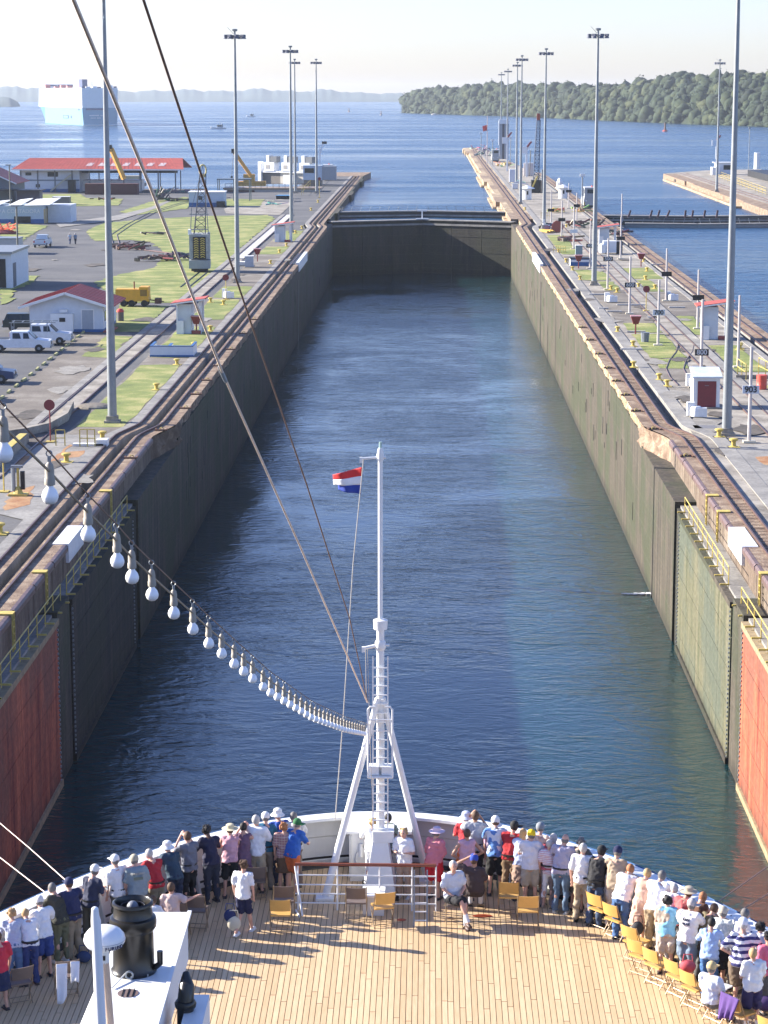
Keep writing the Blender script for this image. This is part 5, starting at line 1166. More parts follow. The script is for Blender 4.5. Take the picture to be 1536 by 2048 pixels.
signpost(1395, 658, 6, 594, '', 'post with small dark board behind the nearest island shelter')
signpost(1332, 602, 6, 547, '', 'post with small dark board beside the right white machine')
signpost(1241, 518, 6, 476, '', 'post near the white box at the lane edge')
signpost(1243, 456, 6, 447, '', 'far post rising above the island shelter roof')
signpost(1153, 448, 5.6, 411, '', 'far post left of the wide windscreened locomotive')
signpost(1137, 417, 5.2, 382, '', 'slim far post right of the right kiosk')
t = thing('utility_pole', 'thin pole with double lamp bracket at the top right corner', 'pole', P_(1560, 640))
MB().tube([(0, 0, 0), (0, 0, 3)], .1).build('pole', M_galv, t)
# hut with red door
P = P_(1386, 816); w_ = 2.0
t = thing('red_door_hut', 'narrow white hut with dark red door on the island', 'hut', P)
MB().extr([(0, 0), (1.9, 0), (1.9, 2.75), (0, 2.35)], 'x', 0, w_).build('wall', M_white, t)
MB().box((.32, -.05, .08), (w_-.28, -.005, 2.05)).build('door', M_dred, t); MB().box((.85, -.07, 1.7), (1.15, -.05, 1.74)).build('door_handle', M_galv, t)
b = MB(); b.add([(-.1, -.25, 2.3), (w_+.15, -.25, 2.3), (w_+.15, 2.0, 2.8), (-.1, 2.0, 2.8), (-.1, -.25, 2.42), (w_+.15, -.25, 2.42), (w_+.15, 2.0, 2.92), (-.1, 2.0, 2.92)], [(0, 3, 2, 1), (4, 5, 6, 7), (0, 1, 5, 4), (1, 2, 6, 5), (2, 3, 7, 6), (3, 0, 4, 7)]); b.build('roof', mat('hut_lid', (.62, .68, .72), .5), t)
MB().box((-.4, -.4, -.0), (w_+.4, 2.2, .07)).build('slab', M_conc, t)
# drain covers
for i, (px, py, w_, d_) in enumerate(((1390, 858, 1.6, 1.6), (1372, 820, 1.2, 1.0), (1296, 636, 1.0, 1.6), (1386, 735, 1.2, 1.2))):
    o = MB().box((0, 0, .02), (w_, d_, .05)).build('drain_cover', paint((.2, .19, .18))); o.location = P_(px, py)
    tag(o, ('dark drain cover in front of the grey pedestal', 'small drain cover left of the red doored hut', 'rusty cover beside the return track slabs', 'scuffed cover at the track switch')[i], 'drain cover')
for i, (px, py, L) in enumerate(((1246, 611, 3.2), (1226, 624, 1.6), (1209, 618, 1.1), (1254, 700, 2.0), (1190, 590, 2.5), (1350, 616, 1.8), (1267, 665, 1.8), (1312, 530, 1.8))):
    o = MB().box((0, 0, .02), (L, .3, .16)).build('concrete_beam', M_white_strip); o.location = P_(px-12, py)
    tag(o, ('long pale kerb beam with rounded ends in front of the white machines', 'short pale slab right of the lower machines', 'short pale slab on worn paving left of the 600 post', 'pale slab in the grass by the near bollards', 'pale slab left of the second mast foot', 'pale slab below the right white machine', 'pale slab right under the large red telephone box', 'pale slab by the smaller red telephone box')[i], 'kerb')
o = MB().lathe([(.35, 0), (.42, .9), (.44, .92), (.3, .9)], n=10).build('litter_bin', paint((.17, .19, .22))); o.location = P_(1290, 684); tag(o, 'dark grey litter bin on the island grass', 'bin')
# switch rails
for i, d in enumerate((0, 1.5)):
    pts = [P_(x, y) for x, y in ((1344, 672), (1356, 690), (1352, 704), (1338, 722), (1332, 738), (1340, 755), (1356, 771))]; q = pts[0]
    b = MB(); b.tube([p-q+Vector((d, 0, .03)) for p in pts], .05, 4); o = b.build('switch_rail', M_steel); o.location = q; tag(o, '%s rail of the S shaped siding on the island' % ('left' if i == 0 else 'right'), 'rail')
# kiosks
def kiosk(px, py, lab):
    t = thing('kiosk', lab, 'kiosk', P_(px, py)); n = 8
    MB().lathe([(1.0, 0), (1.0, 2.4)], n=8).build('wall', M_white, t); MB().lathe([(1.75, 2.4), (1.7, 2.52), (.4, 3.05), (.0, 3.15)], n=8).build('roof', M_white, t); MB().box((-.15, -1.0, 1.1), (.25, -.93, 1.9)).build('window', M_glass, t); MB().box((-.2, -1.05, 0), (-.18, -.9, 2)).build('door_edge', M_galv, t)
kiosk(1054, 399, 'left small white kiosk with hat shaped roof on the island'); kiosk(1126, 397, 'right small white kiosk with hat shaped roof on the island')
o = MB().lathe([(.6, 0), (.75, 1.6), (.3, 2.6)], n=8).build('white_tank', M_white); o.location = P_(1119, 389)+Vector((0, 0, 1.2)); tag(o, 'upright white tank behind the right kiosk', 'tank')
# floating lattice crane seen over the island
t = thing('lattice_crane', 'tall dark lattice crane with red tip beside the kiosks', 'crane', P_(1072, 386))
b = MB(); lattice(b, (0, 1, 2.5), (.5, 2, 17), 1.35, .8, 16, .09); b.build('lattice_jib', paint((.05, .07, .12)), t)
MB().box((.1, 1.6, 17), (.85, 2.2, 18.6)).build('red_tip', paint((.35, .07, .04)), t); MB().box((-1.1, 0, 0), (1.2, 4, 3.0)).build('machinery_house', M_black, t); MB().box((1.4, .5, 0), (2.3, 3, 5.5)).build('side_tower', paint((.14, .18, .22)), t); MB().bar((-.9, -.2, 1.2), (.3, -.2, 4), .6, .3).build('yellow_arm', M_yel, t); MB().bar((-1.6, 1, 4), (-1.3, 1.2, 10), .15).build('ladder', M_black, t)
# tower of two columns with white panels far out
t = thing('signal_tower', 'grey twin column tower with white top far out on the pier', 'tower', P_(1008, 318))
MB().box((-1.7, 0, 0), (-.7, 1, 13)).build('column', paint((.40, .40, .40)), t); MB().box((.1, 0, 0), (1.6, 1, 13)).build('column', paint((.42, .42, .42)), t); MB().box((-2.0, -.2, 5), (-1.7, 1.2, 13.4)).build('white_panel', M_wb, t); MB().box((-1.9, -.3, 12.4), (1.8, 1.4, 14)).build('top_housing', M_wb, t); MB().box((-.7, .3, 0), (.1, .8, 12.4)).build('dark_web', paint((.14, .13, .13)), t)
# flagpole and thin masts on the far pier
t = thing('flagpole', 'thin pole with small red and white flag on the far pier', 'flagpole', P_(974, 330)); MB().tube([(0, 0, 0), (0, 0, 16)], .14, 6).build('pole', paint((.5, .42, .4)), t)
f_ = MB(); f_.add([(0, 0, 13), (-1.6, .3, 12.6), (-1.4, 0, 10.9), (0, 0, 11.2), (0, .06, 13), (-1.6, .36, 12.6), (-1.4, .06, 10.9), (0, .06, 11.2)], [(0, 1, 2, 3), (7, 6, 5, 4), (0, 4, 5, 1), (1, 5, 6, 2), (2, 6, 7, 3), (3, 7, 4, 0)]); f_.build('flag', paint((.6, .06, .05)), t)
for i, (px, py, h_, lab) in enumerate(((962, 318, 9, 'short white topped mast left of the far flagpole'), (985, 330, 8, 'short grey mast right of the far flagpole'), (1021, 330, 9, 'slim mast right of the grey tower'), (1164, 420, 7, 'slim white mast left of the windscreened locomotive'))):
    t = thing('thin_mast', lab, 'mast', P_(px, py)); MB().tube([(0, 0, 0), (0, 0, h_)], .13, 5).build('pole', M_galv, t); MB().cbox((0, 0, h_), (1.0, .5, .6)).build('head', M_white, t)
scrap(972, 312, 30, 4.5, 9, 3.4, 'crowd of equipment and poles at the far end of the centre pier', (.16, .17, .2), 31, 'equipment'); scrap(955, 302, 16, 3, 5, 2.6, 'white and red equipment at the pier tip', (.5, .35, .32), 32, 'equipment')
scrap(1003, 333, 16, 3, 8, 1.6, 'yellowish crates along the far pier', (.4, .32, .18), 33, 'crates'); scrap(1029, 370, 8, 1.6, 3, 1.4, 'white boxes in front of the island signal column', (.55, .55, .56), 34, 'equipment')
cabinet(1027, 365, 2.2, 2, 3.4, (.62, .64, .70), 'white hut with two dark doors out on the pier', 'pier_hut'); cabinet(1057, 352, 2.6, 2, 3.6, (.55, .50, .48), 'white hut with dark red door below the signal arm', 'pier_hut'); cabinet(1030, 378, 1.4, 1.2, 1.3, (.7, .7, .7), 'small white block below the pier huts', 'white_block')
# mid island clutter
t = thing('lane_bunker', 'low blue and white striped bunker on the island', 'bunker', P_(1141, 532)); MB().box((0, 0, 0), (3.0, 2.4, 1.0)).build('body', M_bluepaint, t); MB().box((-.03, -.03, .55), (3.03, 2.43, .85)).build('white_band', M_white, t); MB().box((-.04, -.05, 0), (.0, 2.4, 1.0)).build('white_end', M_white, t); MB().box((-.1, -.1, 1.0), (3.1, 2.5, 1.08)).build('lid', M_black, t)
cabinet(1158, 512, 1.0, 1, 1.5, (.25, .32, .32), 'grey green cabinet with white panel behind the bunker')
t = thing('white_generator', 'white box with dark open end beside the small island shelter', 'generator', P_(1207, 508)); MB().box((0, 0, .2), (1.9, 1.8, 1.9)).build('case', M_white, t); MB().box((1.9, -.02, .1), (2.8, 1.8, 1.8)).build('dark_end', M_black, t); MB().lathe([(.5, 0), (.55, 1.2), (.2, 1.4)], c=(-.2, -.4, .2), n=10).build('tank', M_white, t)
t = thing('lifting_frame', 'yellow lifting beams lying on the grass near the gate', 'frame', P_(1080, 462))
for k in range(3): MB().bar((k*.5, 0, .2), (1.0+k*.6, -6.5+k, .25), .3).build('beam', paint((.6, .36, .06)), t)
for k in range(4): MB().bar((.2+k*.3, -1.6*k, .2), (1.4+k*.3, -1.6*k, .25), .22).build('cross_beam', paint((.6, .36, .06)), t)
t = thing('cable_reel', 'rust red cable reel beside dark machine parts', 'reel', P_(1115, 465)); r_ = MB().lathe([(1.0, -.6), (1.0, -.5), (.5, -.5), (.5, .5), (1.0, .5), (1.0, .6)], n=14).build('drum', paint((.30, .07, .05)), t, True); r_.matrix_local = Matrix.Translation((0, 0, 1.0)) @ Matrix.Rotation(pi/2, 4, 'X')
scrap(1098, 462, 12, 1.2, 1.2, 1.4, 'dark blue machine parts left of the cable reel', (.07, .08, .12), 41); scrap(1130, 482, 10, 1.4, 1.5, .9, 'rusty small parts below the cable reel', (.2, .1, .08), 42); scrap(1168, 455, 26, 3, 3.5, 1.6, 'cluttered brown machinery left of the small shelter', (.14, .09, .06), 43, 'machinery'); scrap(1150, 425, 14, 3, 3, 1.4, 'yellowish machinery beyond the return track', (.35, .27, .12), 44, 'machinery'); scrap(1108, 425, 12, 1.6, 3, 1.0, 'yellow railings and boxes below the left kiosk', (.4, .3, .1), 45, 'equipment')
scrap(1225, 470, 12, 1.6, 3, 1.0, 'dark parts at the lane edge right of the small shelter', (.10, .07, .06), 46)
fence(1107, 505, 1131, 506, 'striped yellow low fence ahead of the bunker', 5, 1.0); fence(1082, 437, 1100, 437, 'yellow fence at the foot of the third island mast', 3, 1.1)
t = thing('white_platform', 'white edged low platform at the third island mast', 'platform', P_(1086, 452)); MB().box((0, 0, 0), (3, 1.4, .5)).build('slab', M_white, t); MB().box((0, -.1, 0), (.3, 0, 1.2)).build('end', M_white, t)
# right pier cabin, fence
t = thing('pier_cabin', 'white flat roofed cabin with dark window on the far right pier', 'cabin', P_(1424, 350)); MB().box((0, 0, 0), (2.2, 4, 2.2)).build('annex', M_white, t); MB().box((1.2, 1, 0), (6.5, 5, 3.4)).build('wall', M_hut, t); MB().box((.6, .6, 3.4), (6.9, 5.4, 3.6)).build('roof', M_wb, t); MB().box((3.4, .93, 1.5), (5.6, 1.0, 2.8)).build('window', M_glass, t)
fence(1434, 356, 1532, 392, 'long yellow railing on the far right pier', 16, 1.1); fence(1442, 352, 1532, 385, 'second yellow railing behind the first on the right pier', 14, 1.1)
t = thing('white_can', 'white upright cylinder near the right edge on the far pier', 'tank', P_(1514, 338)); MB().lathe([(1, 0), (1, 5)], n=10).build('cylinder', M_white, t)
t = thing('thin_mast', 'thin lamp mast near the right edge on the far pier', 'mast', P_(1497, 342)); MB().tube([(0, 0, 0), (0, 0, 13)], .12, 5).build('pole', M_galv, t); MB().cbox((0, 0, 13), (.8, .5, .5)).build('head', M_galv, t)
# leaning black props on the right lane gate
for i, (px, lean) in enumerate(((1256, .5), (1300, .4), (1315, .4), (1333, .6), (1370, .1), (1384, .2), (1408, .2), (1433, .2))):
    q = at(px, 436, GZ-.5); o = MB().bar((0, 0, 0), (lean, 0, 1.5), .35).build('gate_prop', paint((.10, .05, .05))); o.location = q
    tag(o, 'dark prop sticking up from the right lane gate, %s from the left' % ('first', 'second', 'third', 'fourth', 'fifth', 'sixth', 'seventh', 'eighth')[i], 'prop', 'dark props on the right lane gate')
# ================================================================ the foredeck we look down on
TX, TY = -1.12, 51.45
def hw(y): return 2.85*max(0, TY-y)**.5
M_teak = ground_mat('teak_dark_base', (.07, .05, .035), (.10, .075, .05), 2)
m = bpy.data.materials.new('teak_plank'); m.use_nodes = True; t = m.node_tree; b = t.nodes['Principled BSDF']; b.inputs['Roughness'].default_value = .65
oi = t.nodes.new('ShaderNodeObjectInfo'); tc = t.nodes.new('ShaderNodeNewGeometry'); mp = t.nodes.new('ShaderNodeMapping'); mp.inputs['Scale'].default_value = (14, 1.2, 1)
n = t.nodes.new('ShaderNodeTexNoise'); n.inputs['Scale'].default_value = 1.6; n.inputs['Detail'].default_value = 5
t.links.new(tc.outputs['Position'], mp.inputs[0]); t.links.new(mp.outputs[0], n.inputs['Vector'])
ad = t.nodes.new('ShaderNodeMath'); ad.operation = 'MULTIPLY_ADD'; ad.inputs[1].default_value = .38; t.links.new(oi.outputs['Random'], ad.inputs[0])
mu = t.nodes.new('ShaderNodeMath'); mu.operation = 'MULTIPLY'; mu.inputs[1].default_value = .72; t.links.new(n.outputs[0], mu.inputs[0]); t.links.new(mu.outputs[0], ad.inputs[2])
r = t.nodes.new('ShaderNodeValToRGB'); e = r.color_ramp.elements; e[0].position = .1; e[1].position = .85; e[0].color = (.50, .335, .17, 1); e[1].color = (.70, .51, .30, 1); x = e.new(.5); x.color = (.60, .42, .235, 1)
t.links.new(ad.outputs[0], r.inputs[0]); t.links.new(r.outputs[0], b.inputs['Base Color']); M_plank = m
dk = MB(); out = [(TX-hw(y), y) for y in np.linspace(36, TY-.02, 26)]+[(TX+hw(y), y) for y in np.linspace(TY-.02, 36, 26)]
dk.prism(out, DK-.3, DK-.02); deck = struct(dk.build('ship_deck', M_teak))
pm = MB().box((-.5, 0, -.03), (.5, 1, 0)).mesh('plank', M_plank)
PW = .118; rr = random.Random(9); pcs = []
k = -75
while k < 75:
    x = TX+k*PW+PW/2; ytop = TY-((abs(x-TX)+.03)/2.85)**2-.12
    y = 40.2-rr.uniform(0, 3.5)
    while y < ytop:
        L = rr.choice((3.2, 4.1, 5.0, 2.6)); e_ = min(y+L, ytop)
        if e_ > 40.8 and e_-max(y, 40.2) > .2: pcs.append((x, max(y, 40.2), e_))
        y = e_+.012
    k += 1
pcs.sort(key=lambda p: -(p[2]-p[1])-(0 if abs(p[0]) < 5.5 else -5))
rest = MB()
for i, (x, y0, y1) in enumerate(pcs):
    if i < 295:
        o = share('plank', pm, deck, (x, y0, DK), scale=(PW-.013, y1-y0-.010, 1))
    else: rest.box((x-PW/2+.0065, y0, DK-.03), (x+PW/2-.0065, y1-.012, DK))
o = rest.build('plank', M_plank, deck); o['kind'] = 'stuff'
# hull and bulwark
M_bul = mat('bulwark_paint', (.62, .62, .60), .5, .05, 2)
bt = thing('bulwark', 'curved white ship bulwark with wide cap rail round the bow', 'bulwark', (0, 0, DK))
ths = [];
for s in (-1, 1):
    ys = TY-np.linspace(0, 1, 46)**2*15.0
    for nm_, mm_2, prof in (('inner_plating', M_bul, [(-.02, -.05), (-.02, .12), (.05, .2), (.12, .62), (.10, .66), (.16, 1.08)]), ('cap_rail', M_white, [(-.12, 1.08), (-.12, 1.15), (.26, 1.15), (.26, 1.05)]), ('black_waterway', M_black, [(-.28, .004), (-.26, .03), (-.0, .03), (-.0, .2)])):
        b = MB(); P = len(prof)
        for i, y in enumerate(ys):
            w_ = hw(y); dx = 1/max(1e-3, sqrt(1+(2.85**2/2/max(w_, .15))**2)); dy = sqrt(max(0, 1-dx*dx))
            for d, z in prof: b.v.append((TX+s*max(0, (w_+d*dx)), y+d*dy, z))
        for i in range(len(ys)-1):
            for k in range(P-1):
                q = (i*P+k, i*P+k+1, (i+1)*P+k+1, (i+1)*P+k); b.f.append(q)
        b.build(nm_, mm_2, bt, fix=False, label='%s half' % ('left' if s < 0 else 'right') if nm_ == 'inner_plating' else None)
    for y in (50.75, 50.2, 49.3, 48.2, 47, 45.6, 44.2, 42.8):
        w_ = hw(y); a = atan2(w_*2/2.85**2, 1)
        o = MB().add([(0, -.03, 0), (-.32, -.03, 0), (-.10, -.03, 1.08), (.1, -.03, 1.08), (0, .03, 0), (-.32, .03, 0), (-.10, .03, 1.08), (.1, .03, 1.08)], [(0, 1, 2, 3), (7, 6, 5, 4), (0, 4, 5, 1), (1, 5, 6, 2), (2, 6, 7, 3), (3, 7, 4, 0)]).build('bracket', M_bul, bt)
        nx, ny = 1/sqrt(1+(2.85**2/2/w_)**2), 0
        o.location = (TX+s*w_, y, 0); o.rotation_euler = (0, 0, math.acos(nx) if s > 0 else pi-math.acos(nx))
hl = MB(); ys = TY+.4-np.linspace(0, 1, 30)**2*15.7
for s in (-1, 1):
    b = MB()
    for y in ys:
        w_ = 2.85*max(0, TY+.42-y)**.5+.22*min(1, (TY+.4-y)*2)
        for f, z in ((1.0, DK+1.1), (.93, DK-2), (.75, DK-8), (.5, .3)):
            b.v.append((TX+s*w_*f, y-(1-f)*4, z))
    for i in range(len(ys)-1):
        for k in range(3): b.f.append((i*4+k, i*4+k+1, (i+1)*4+k+1, (i+1)*4+k))
    hl.add(b.v, b.f)
struct(hl.build('ship_hull', M_bluepaint, fix=False))
# ------------------------------------------------ mast
MX, MY = at(761, 1785, DK).xy
def zr(row, y): v = row-184; return CAMZ-v*y*cos(PITCH)/(4675-v*sin(PITCH))
def mz(row): return zr(row, MY)-DK
t = thing('mast', 'white ship mast with ladder, platform cage and two raking legs', 'mast', (MX, MY, DK)); mast_t = t
MB().tube([(0, 0, .2), (0, 0, mz(1250))], [.095, .085], 14).build('lower_mast', M_white, t, True)
MB().tube([(0, 0, mz(1250)), (0, 0, mz(905))], .052, 12).build('topmast', M_white, t, True)
MB().tube([(0, 0, mz(905)), (0, 0, mz(884))], .03, 8).build('tip', paint((.35, .5, .45)), t)
MB().lathe([(.15, mz(1258)), (.16, mz(1240)), (.10, mz(1238))], n=12).build('collar', M_white, t, True)
MB().lathe([(.075, mz(920)), (.08, mz(910)), (.05, mz(896))], n=10).build('collar', M_white, t, True)
for s in (-1, 1):
    lr = MB().bar((s*.165, -.12, .3), (s*.165, -.12, mz(1310)), .03).build('ladder_rail', M_white, t)
n_ = 24
rg = MB().bar((-.165, -.12, 0), (.165, -.12, 0), .028).mesh('rung', M_white)
for k in range(n_): share('rung', rg, t, (0, 0, .5+(mz(1315)-.5)*k/n_))
for px, py, lab in ((650, 1797, 'left'), (856, 1762, 'right')):
    q = at(px, py, DK); top = Vector((0.05 if lab == 'right' else -.05, -.05, mz(1395)))
    MB().tube([q-Vector((MX, MY, DK)), top], [.085, .07], 10).build('leg', M_white, t, True)
    MB().cbox(q-Vector((MX, MY, DK))+Vector((0, 0, .03)), (.4, .4, .06)).build('leg_foot', M_white, t)
z0, z1 = mz(1548), mz(1407)
cg = MB(); 
for s in (-1, 1): cg.tube([(s*.27, -.28, z0), (s*.27, -.28, z1-.06), (s*.22, -.28, z1), (s*.1, -.28, z1)], .022, 7); cg.tube([(s*.27, -.28, z0), (s*.27, .1, z0)], .022, 6)
cg.tube([(-.27, -.28, z0), (.27, -.28, z0)], .022, 6); cg.tube([(-.27, -.28, z1-.3), (.27, -.28, z1-.3)], .018, 6)
cg.build('cage', M_white, t, True)
MB().box((-.25, -.2, z0+.03), (-.03, .1, z0+.22)).build('lamp_box', M_white, t); MB().box((.03, -.2, z0+.03), (.25, .1, z0+.22)).build('lamp_box', M_white, t); MB().box((-.27, -.28, z0), (.27, .1, z0+.02)).build('platform', M_white, t)
zz = mz(1290); MB().tube([(0, 0, zz), (-.36, -.05, zz-.06)], [.05, .035], 8).build('yard_arm', M_white, t, True); MB().cbox((-.37, -.05, zz-.09), (.08, .08, .12)).build('block', M_white, t); MB().tube([(0, 0, zz), (.2, 0, zz)], .03, 7).build('yard_arm', M_white, t)
zz = mz(915); MB().tube([(0, 0, zz), (-.42, -.04, zz-.02)], .026, 8).build('gaff', M_white, t, True); MB().cbox((-.42, -.04, zz-.05), (.06, .06, .12)).build('block', M_white, t); MB().tube([(-.06, 0, zz), (.12, 0, zz)], .035, 7).build('crossbar', M_white, t)
MB().lathe([(.09, mz(1300)), (.12, mz(1296)), (.12, mz(1284)), (.09, mz(1280))], n=10).build('collar', M_white, t, True)
# foundation
b = MB(); b.add([(-.36, -.5, 0), (.36, -.5, 0), (.36, .5, 0), (-.36, .5, 0), (-.17, -.2, 1.25), (.17, -.2, 1.25), (.17, .3, 1.25), (-.17, .3, 1.25)], [(0, 3, 2, 1), (4, 5, 6, 7), (0, 1, 5, 4), (1, 2, 6, 5), (2, 3, 7, 6), (3, 0, 4, 7)]); b.build('foundation', M_white, t); MB().box((-.42, -.56, 0), (.42, .56, .1)).build('black_foot', M_black, t)
MB().box((-.16, -.24, 1.25), (.3, .3, 1.5)).build('lamp_housing', M_white, t)
# inner housing at the stem
q0 = at(703, 1736, DK); t = thing('windlass_housing', 'white box housing filling the point of the bow', 'housing', (q0.x, 50.1, DK)); ww = 112/4600*52.6
MB().box((0, 0, 0), (ww, .9, 1.14)).build('case', M_white, t); MB().box((-.12, -.06, 1.14), (ww+.12, 1.2, 1.2)).build('top_plate', M_white, t); MB().tube([(.25, -.06, .6), (.25, -.02, .9)], .05).build('valve', M_white, t); MB().lathe([(.3, 0), (.3, .05)], n=16).build('hatch_cover', M_bul, t).matrix_local = Matrix.Translation((.42, -.01, .55)) @ Matrix.Rotation(pi/2, 4, 'X')
for k in range(5): MB().bar((ww*.62, -.12, .25+.2*k), (ww*.62+.3, -.12, .25+.2*k), .025).build('rung', M_white, t)
for s in (0, .3): MB().bar((ww*.62+s, -.12, .1), (ww*.62+s, -.12, 1.2), .03).build('ladder_rail', M_white, t)
MB().box((-.02, -.05, .1), (.03, -.0, 1.1)).build('pipe', M_bul, t)
# flag, halyards, stays
def rope(name, pts, r, m_, lab, cat='rope', n=6):
    q = pts[0]; o = MB().tube([p-q for p in pts], r, n).build(name, m_, smooth=True); o.location = q; return tag(o, lab, cat)
M_rope = mat('pale_rope', (.82, .68, .58), .8, .15, 20); M_rope2 = mat('brown_wire', (.16, .10, .08), .6, .2, 20); M_hal = mat('halyard', (.45, .42, .38), .8, .1, 30); M_cord = mat('tan_cord', (.34, .28, .20), .7, .2, 8)
dm = 49.9
rope('halyard', [atd(727, 918, dm-.3), atd(706, 1130, dm+.2), atd(686, 1440, dm+1), atd(670, 1640, dm+2)], .011, M_hal, 'thin pale halyard running from the flag down to the bow')
rope('halyard', [atd(731, 1297, dm), atd(733, 1400, dm+.4)], .008, M_hal, 'short double line hanging from the lower yard arm'); rope('halyard', [atd(735, 1297, dm), atd(742, 1540, dm+.9), atd(746, 1630, 51.2)], .007, M_hal, 'thin line beside the mast ladder down to the rail')
rope('forestay', [atd(140, -18, 16), atd(147, 0, 16.3), atd(300, 372, 21), atd(445, 745, 28), atd(600, 1092, 38), atd(735, 1405, 50)], .017, M_rope, 'thick pale stay rope crossing from top left to the mast')
rope('forestay', [atd(281, -18, 17), atd(287, 0, 17.2), atd(392, 318, 21), atd(500, 640, 27), atd(612, 965, 36), atd(700, 1240, 48), atd(735, 1403, 50.4)], .012, M_rope2, 'thin dark brown stay wire parallel to the pale rope')
o = MB().lathe([(.018, -.12), (.026, -.09), (.026, .07), (.018, .11)], n=8).build('rope_fitting', M_galv, smooth=True); o.location = atd(445, 748, 28); tag(o, 'metal fitting halfway down the pale stay rope', 'fitting'); o.rotation_euler = (.3, -.38, 0)
ft = thing('flag', 'red white and blue striped flag flying from the halyard', 'flag', atd(725, 932, dm))
fo_ = ft.location.copy()
for k, (c, nm_) in enumerate((((.62, .03, .03), 'red_stripe'), ((.78, .78, .78), 'white_stripe'), ((.02, .05, .30), 'blue_stripe'))):
    b = MB(); N = 16; R_ = 5
    for i in range(N+1):
        u = i/N
        for j in range(R_+1):
            v = (k+j/R_)/3
            x = -.62*u+.05*u*(v-.5); z = -.02-.20*u**1.3*(1-v)-.60*v*(1-.12*u)-.02*sin(u*5)*(1-v); y = .10*sin(u*6.5+v*1.2)*u**.5+.05*u
            if k == 2: x += .10*u*u
            b.v.append((x-.035*v, y, z))
    for i in range(N):
        for j in range(R_): b.f.append((i*(R_+1)+j, i*(R_+1)+j+1, (i+1)*(R_+1)+j+1, (i+1)*(R_+1)+j))
    o = b.build(nm_, paint(c, .7), ft, smooth=True, fix=False)
    so2 = o.modifiers.new('thickness', 'SOLIDIFY'); so2.thickness = .006
# mooring wires from the bow to the locomotives
rope('tow_wire', [atd(133, 1762, 49), atd(60, 1697, 55), atd(-120, 1545, 75)], .011, M_rope, 'upper of two taut wires leaving the bow at the lower left'); rope('tow_wire', [atd(97, 1790, 48), atd(0, 1715, 55), atd(-150, 1600, 72)], .011, M_rope, 'lower of two taut wires leaving the bow at the lower left')
rope('tow_wire', [atd(1420, 1815, 48), atd(1536, 1733, 56), atd(1700, 1615, 75)], .014, M_rope2, 'upper dark wire leaving the bow at the lower right'); rope('tow_wire', [atd(1462, 1832, 47), atd(1536, 1788, 53), atd(1700, 1690, 72)], .014, M_rope2, 'lower dark wire leaving the bow at the lower right')
# ------------------------------------------------ string of bulbs
lt = thing('string_lights', 'string of white light bulbs sweeping from the left edge to the mast', 'string lights', (0, 0, 0))
XR_, KK = 952., 11100.
RX = [-200, 0, 100, 172, 235, 263, 308, 348, 385, 415, 443, 468, 540, 625, 690, 735]; RY = [560, 803, 905, 985, 1050, 1083, 1127, 1165, 1200, 1230, 1255, 1278, 1343, 1403, 1433, 1447]
def lpt(x, dy=0): return atd(x, float(np.interp(x, RX, RY))+dy, KK/(XR_-x))
M_bulb = mat('frosted_bulb', (.92, .92, .92), .3, .01, 3); M_sock = mat('bulb_socket', (.33, .29, .23), .6, .1, 10)
from_x = [-60, 5, 98, 175, 233, 263, 303, 347, 385, 417, 443, 468, 487, 505, 526]
z = KK/(XR_-526.); xs_ = list(from_x)
while True:
    z += .95; x = XR_-KK/z
    if x > 733: break
    xs_.append(x)
bm_ = MB().lathe([(.018, .0), (.022, -.014), (.040, -.036), (.048, -.060), (.048, -.074), (.041, -.095), (.024, -.110), (.0, -.115)], n=14).mesh('bulb', M_bulb, True)
sm_ = MB().lathe([(.010, .045), (.022, .03), (.027, .0), (.027, -.045), (.031, -.05), (.031, -.085), (.02, -.09)], n=12).mesh('socket', M_sock, True)
hk_ = MB().tube([(.018*cos(a), 0, .018*sin(a)) for a in np.linspace(0, 2*pi, 11)], .004, 5).box((-.009, -.005, -.075), (.009, .005, -.015)).mesh('hook', M_galv, True)
ropep = []; cordp = []
for x in xs_:
    dep = KK/(XR_-x); p = lpt(x); ropep.append(p); q = p-Vector((0, 0, .105)); cordp.append(q-Vector((0, 0, .01)))
    share('hook', hk_, lt, p-Vector((0, 0, .012)), (0, 0, random.uniform(-.4, .4))); a = random.uniform(-.05, .05)
    share('socket', sm_, lt, q, (a, 0, 0)); share('bulb', bm_, lt, q-Vector((0, 0, .085)), (a, 0, 0), (1.0,)*3)
MB().tube([lpt(-200)]+ropep+[lpt(735)], .005, 6).build('suspension_wire', M_rope2, lt, True)
MB().tube([lpt(-200)-Vector((0, 0, .12))]+cordp+[lpt(735)], .008, 6).build('power_cord', M_cord, lt, True)
# ------------------------------------------------ rail across the deck
q0, q1 = at(590, 1728, DK+1.05), at(872, 1731, DK+1.05)
t = thing('deck_railing', 'white bar railing with varnished wooden top behind the chairs', 'railing', (q0.x, q0.y, DK)); d = q1-q0; d.z = 0
MB().tube([(0, 0, 1.05), d+Vector((0, 0, 1.05))], .04, 8).build('wooden_top_rail', paint((.25, .075, .035), .35), t, True)
for z in (.16, .37, .58, .8): MB().tube([(0, 0, z), d+Vector((0, 0, z))], .016, 6).build('bar', M_white, t)
for f in (0.02, .3, .6, .83, 1): MB().tube([d*f, d*f+Vector((0, 0, 1.03))], .022, 6).build('post', M_white, t)
MB().bar(Vector((0, 0, 0)), Vector((.12, -.5, .0))+Vector((0, 0, .02)), .03).build('brace', M_white, t); MB().bar((0, 0, 1.0), (.18, -.45, .02), .035).build('brace', M_white, t)
q = at(828, 1853, DK); t = thing('step_ladder', 'small grey metal ladder stand in front of the railing', 'ladder', q)
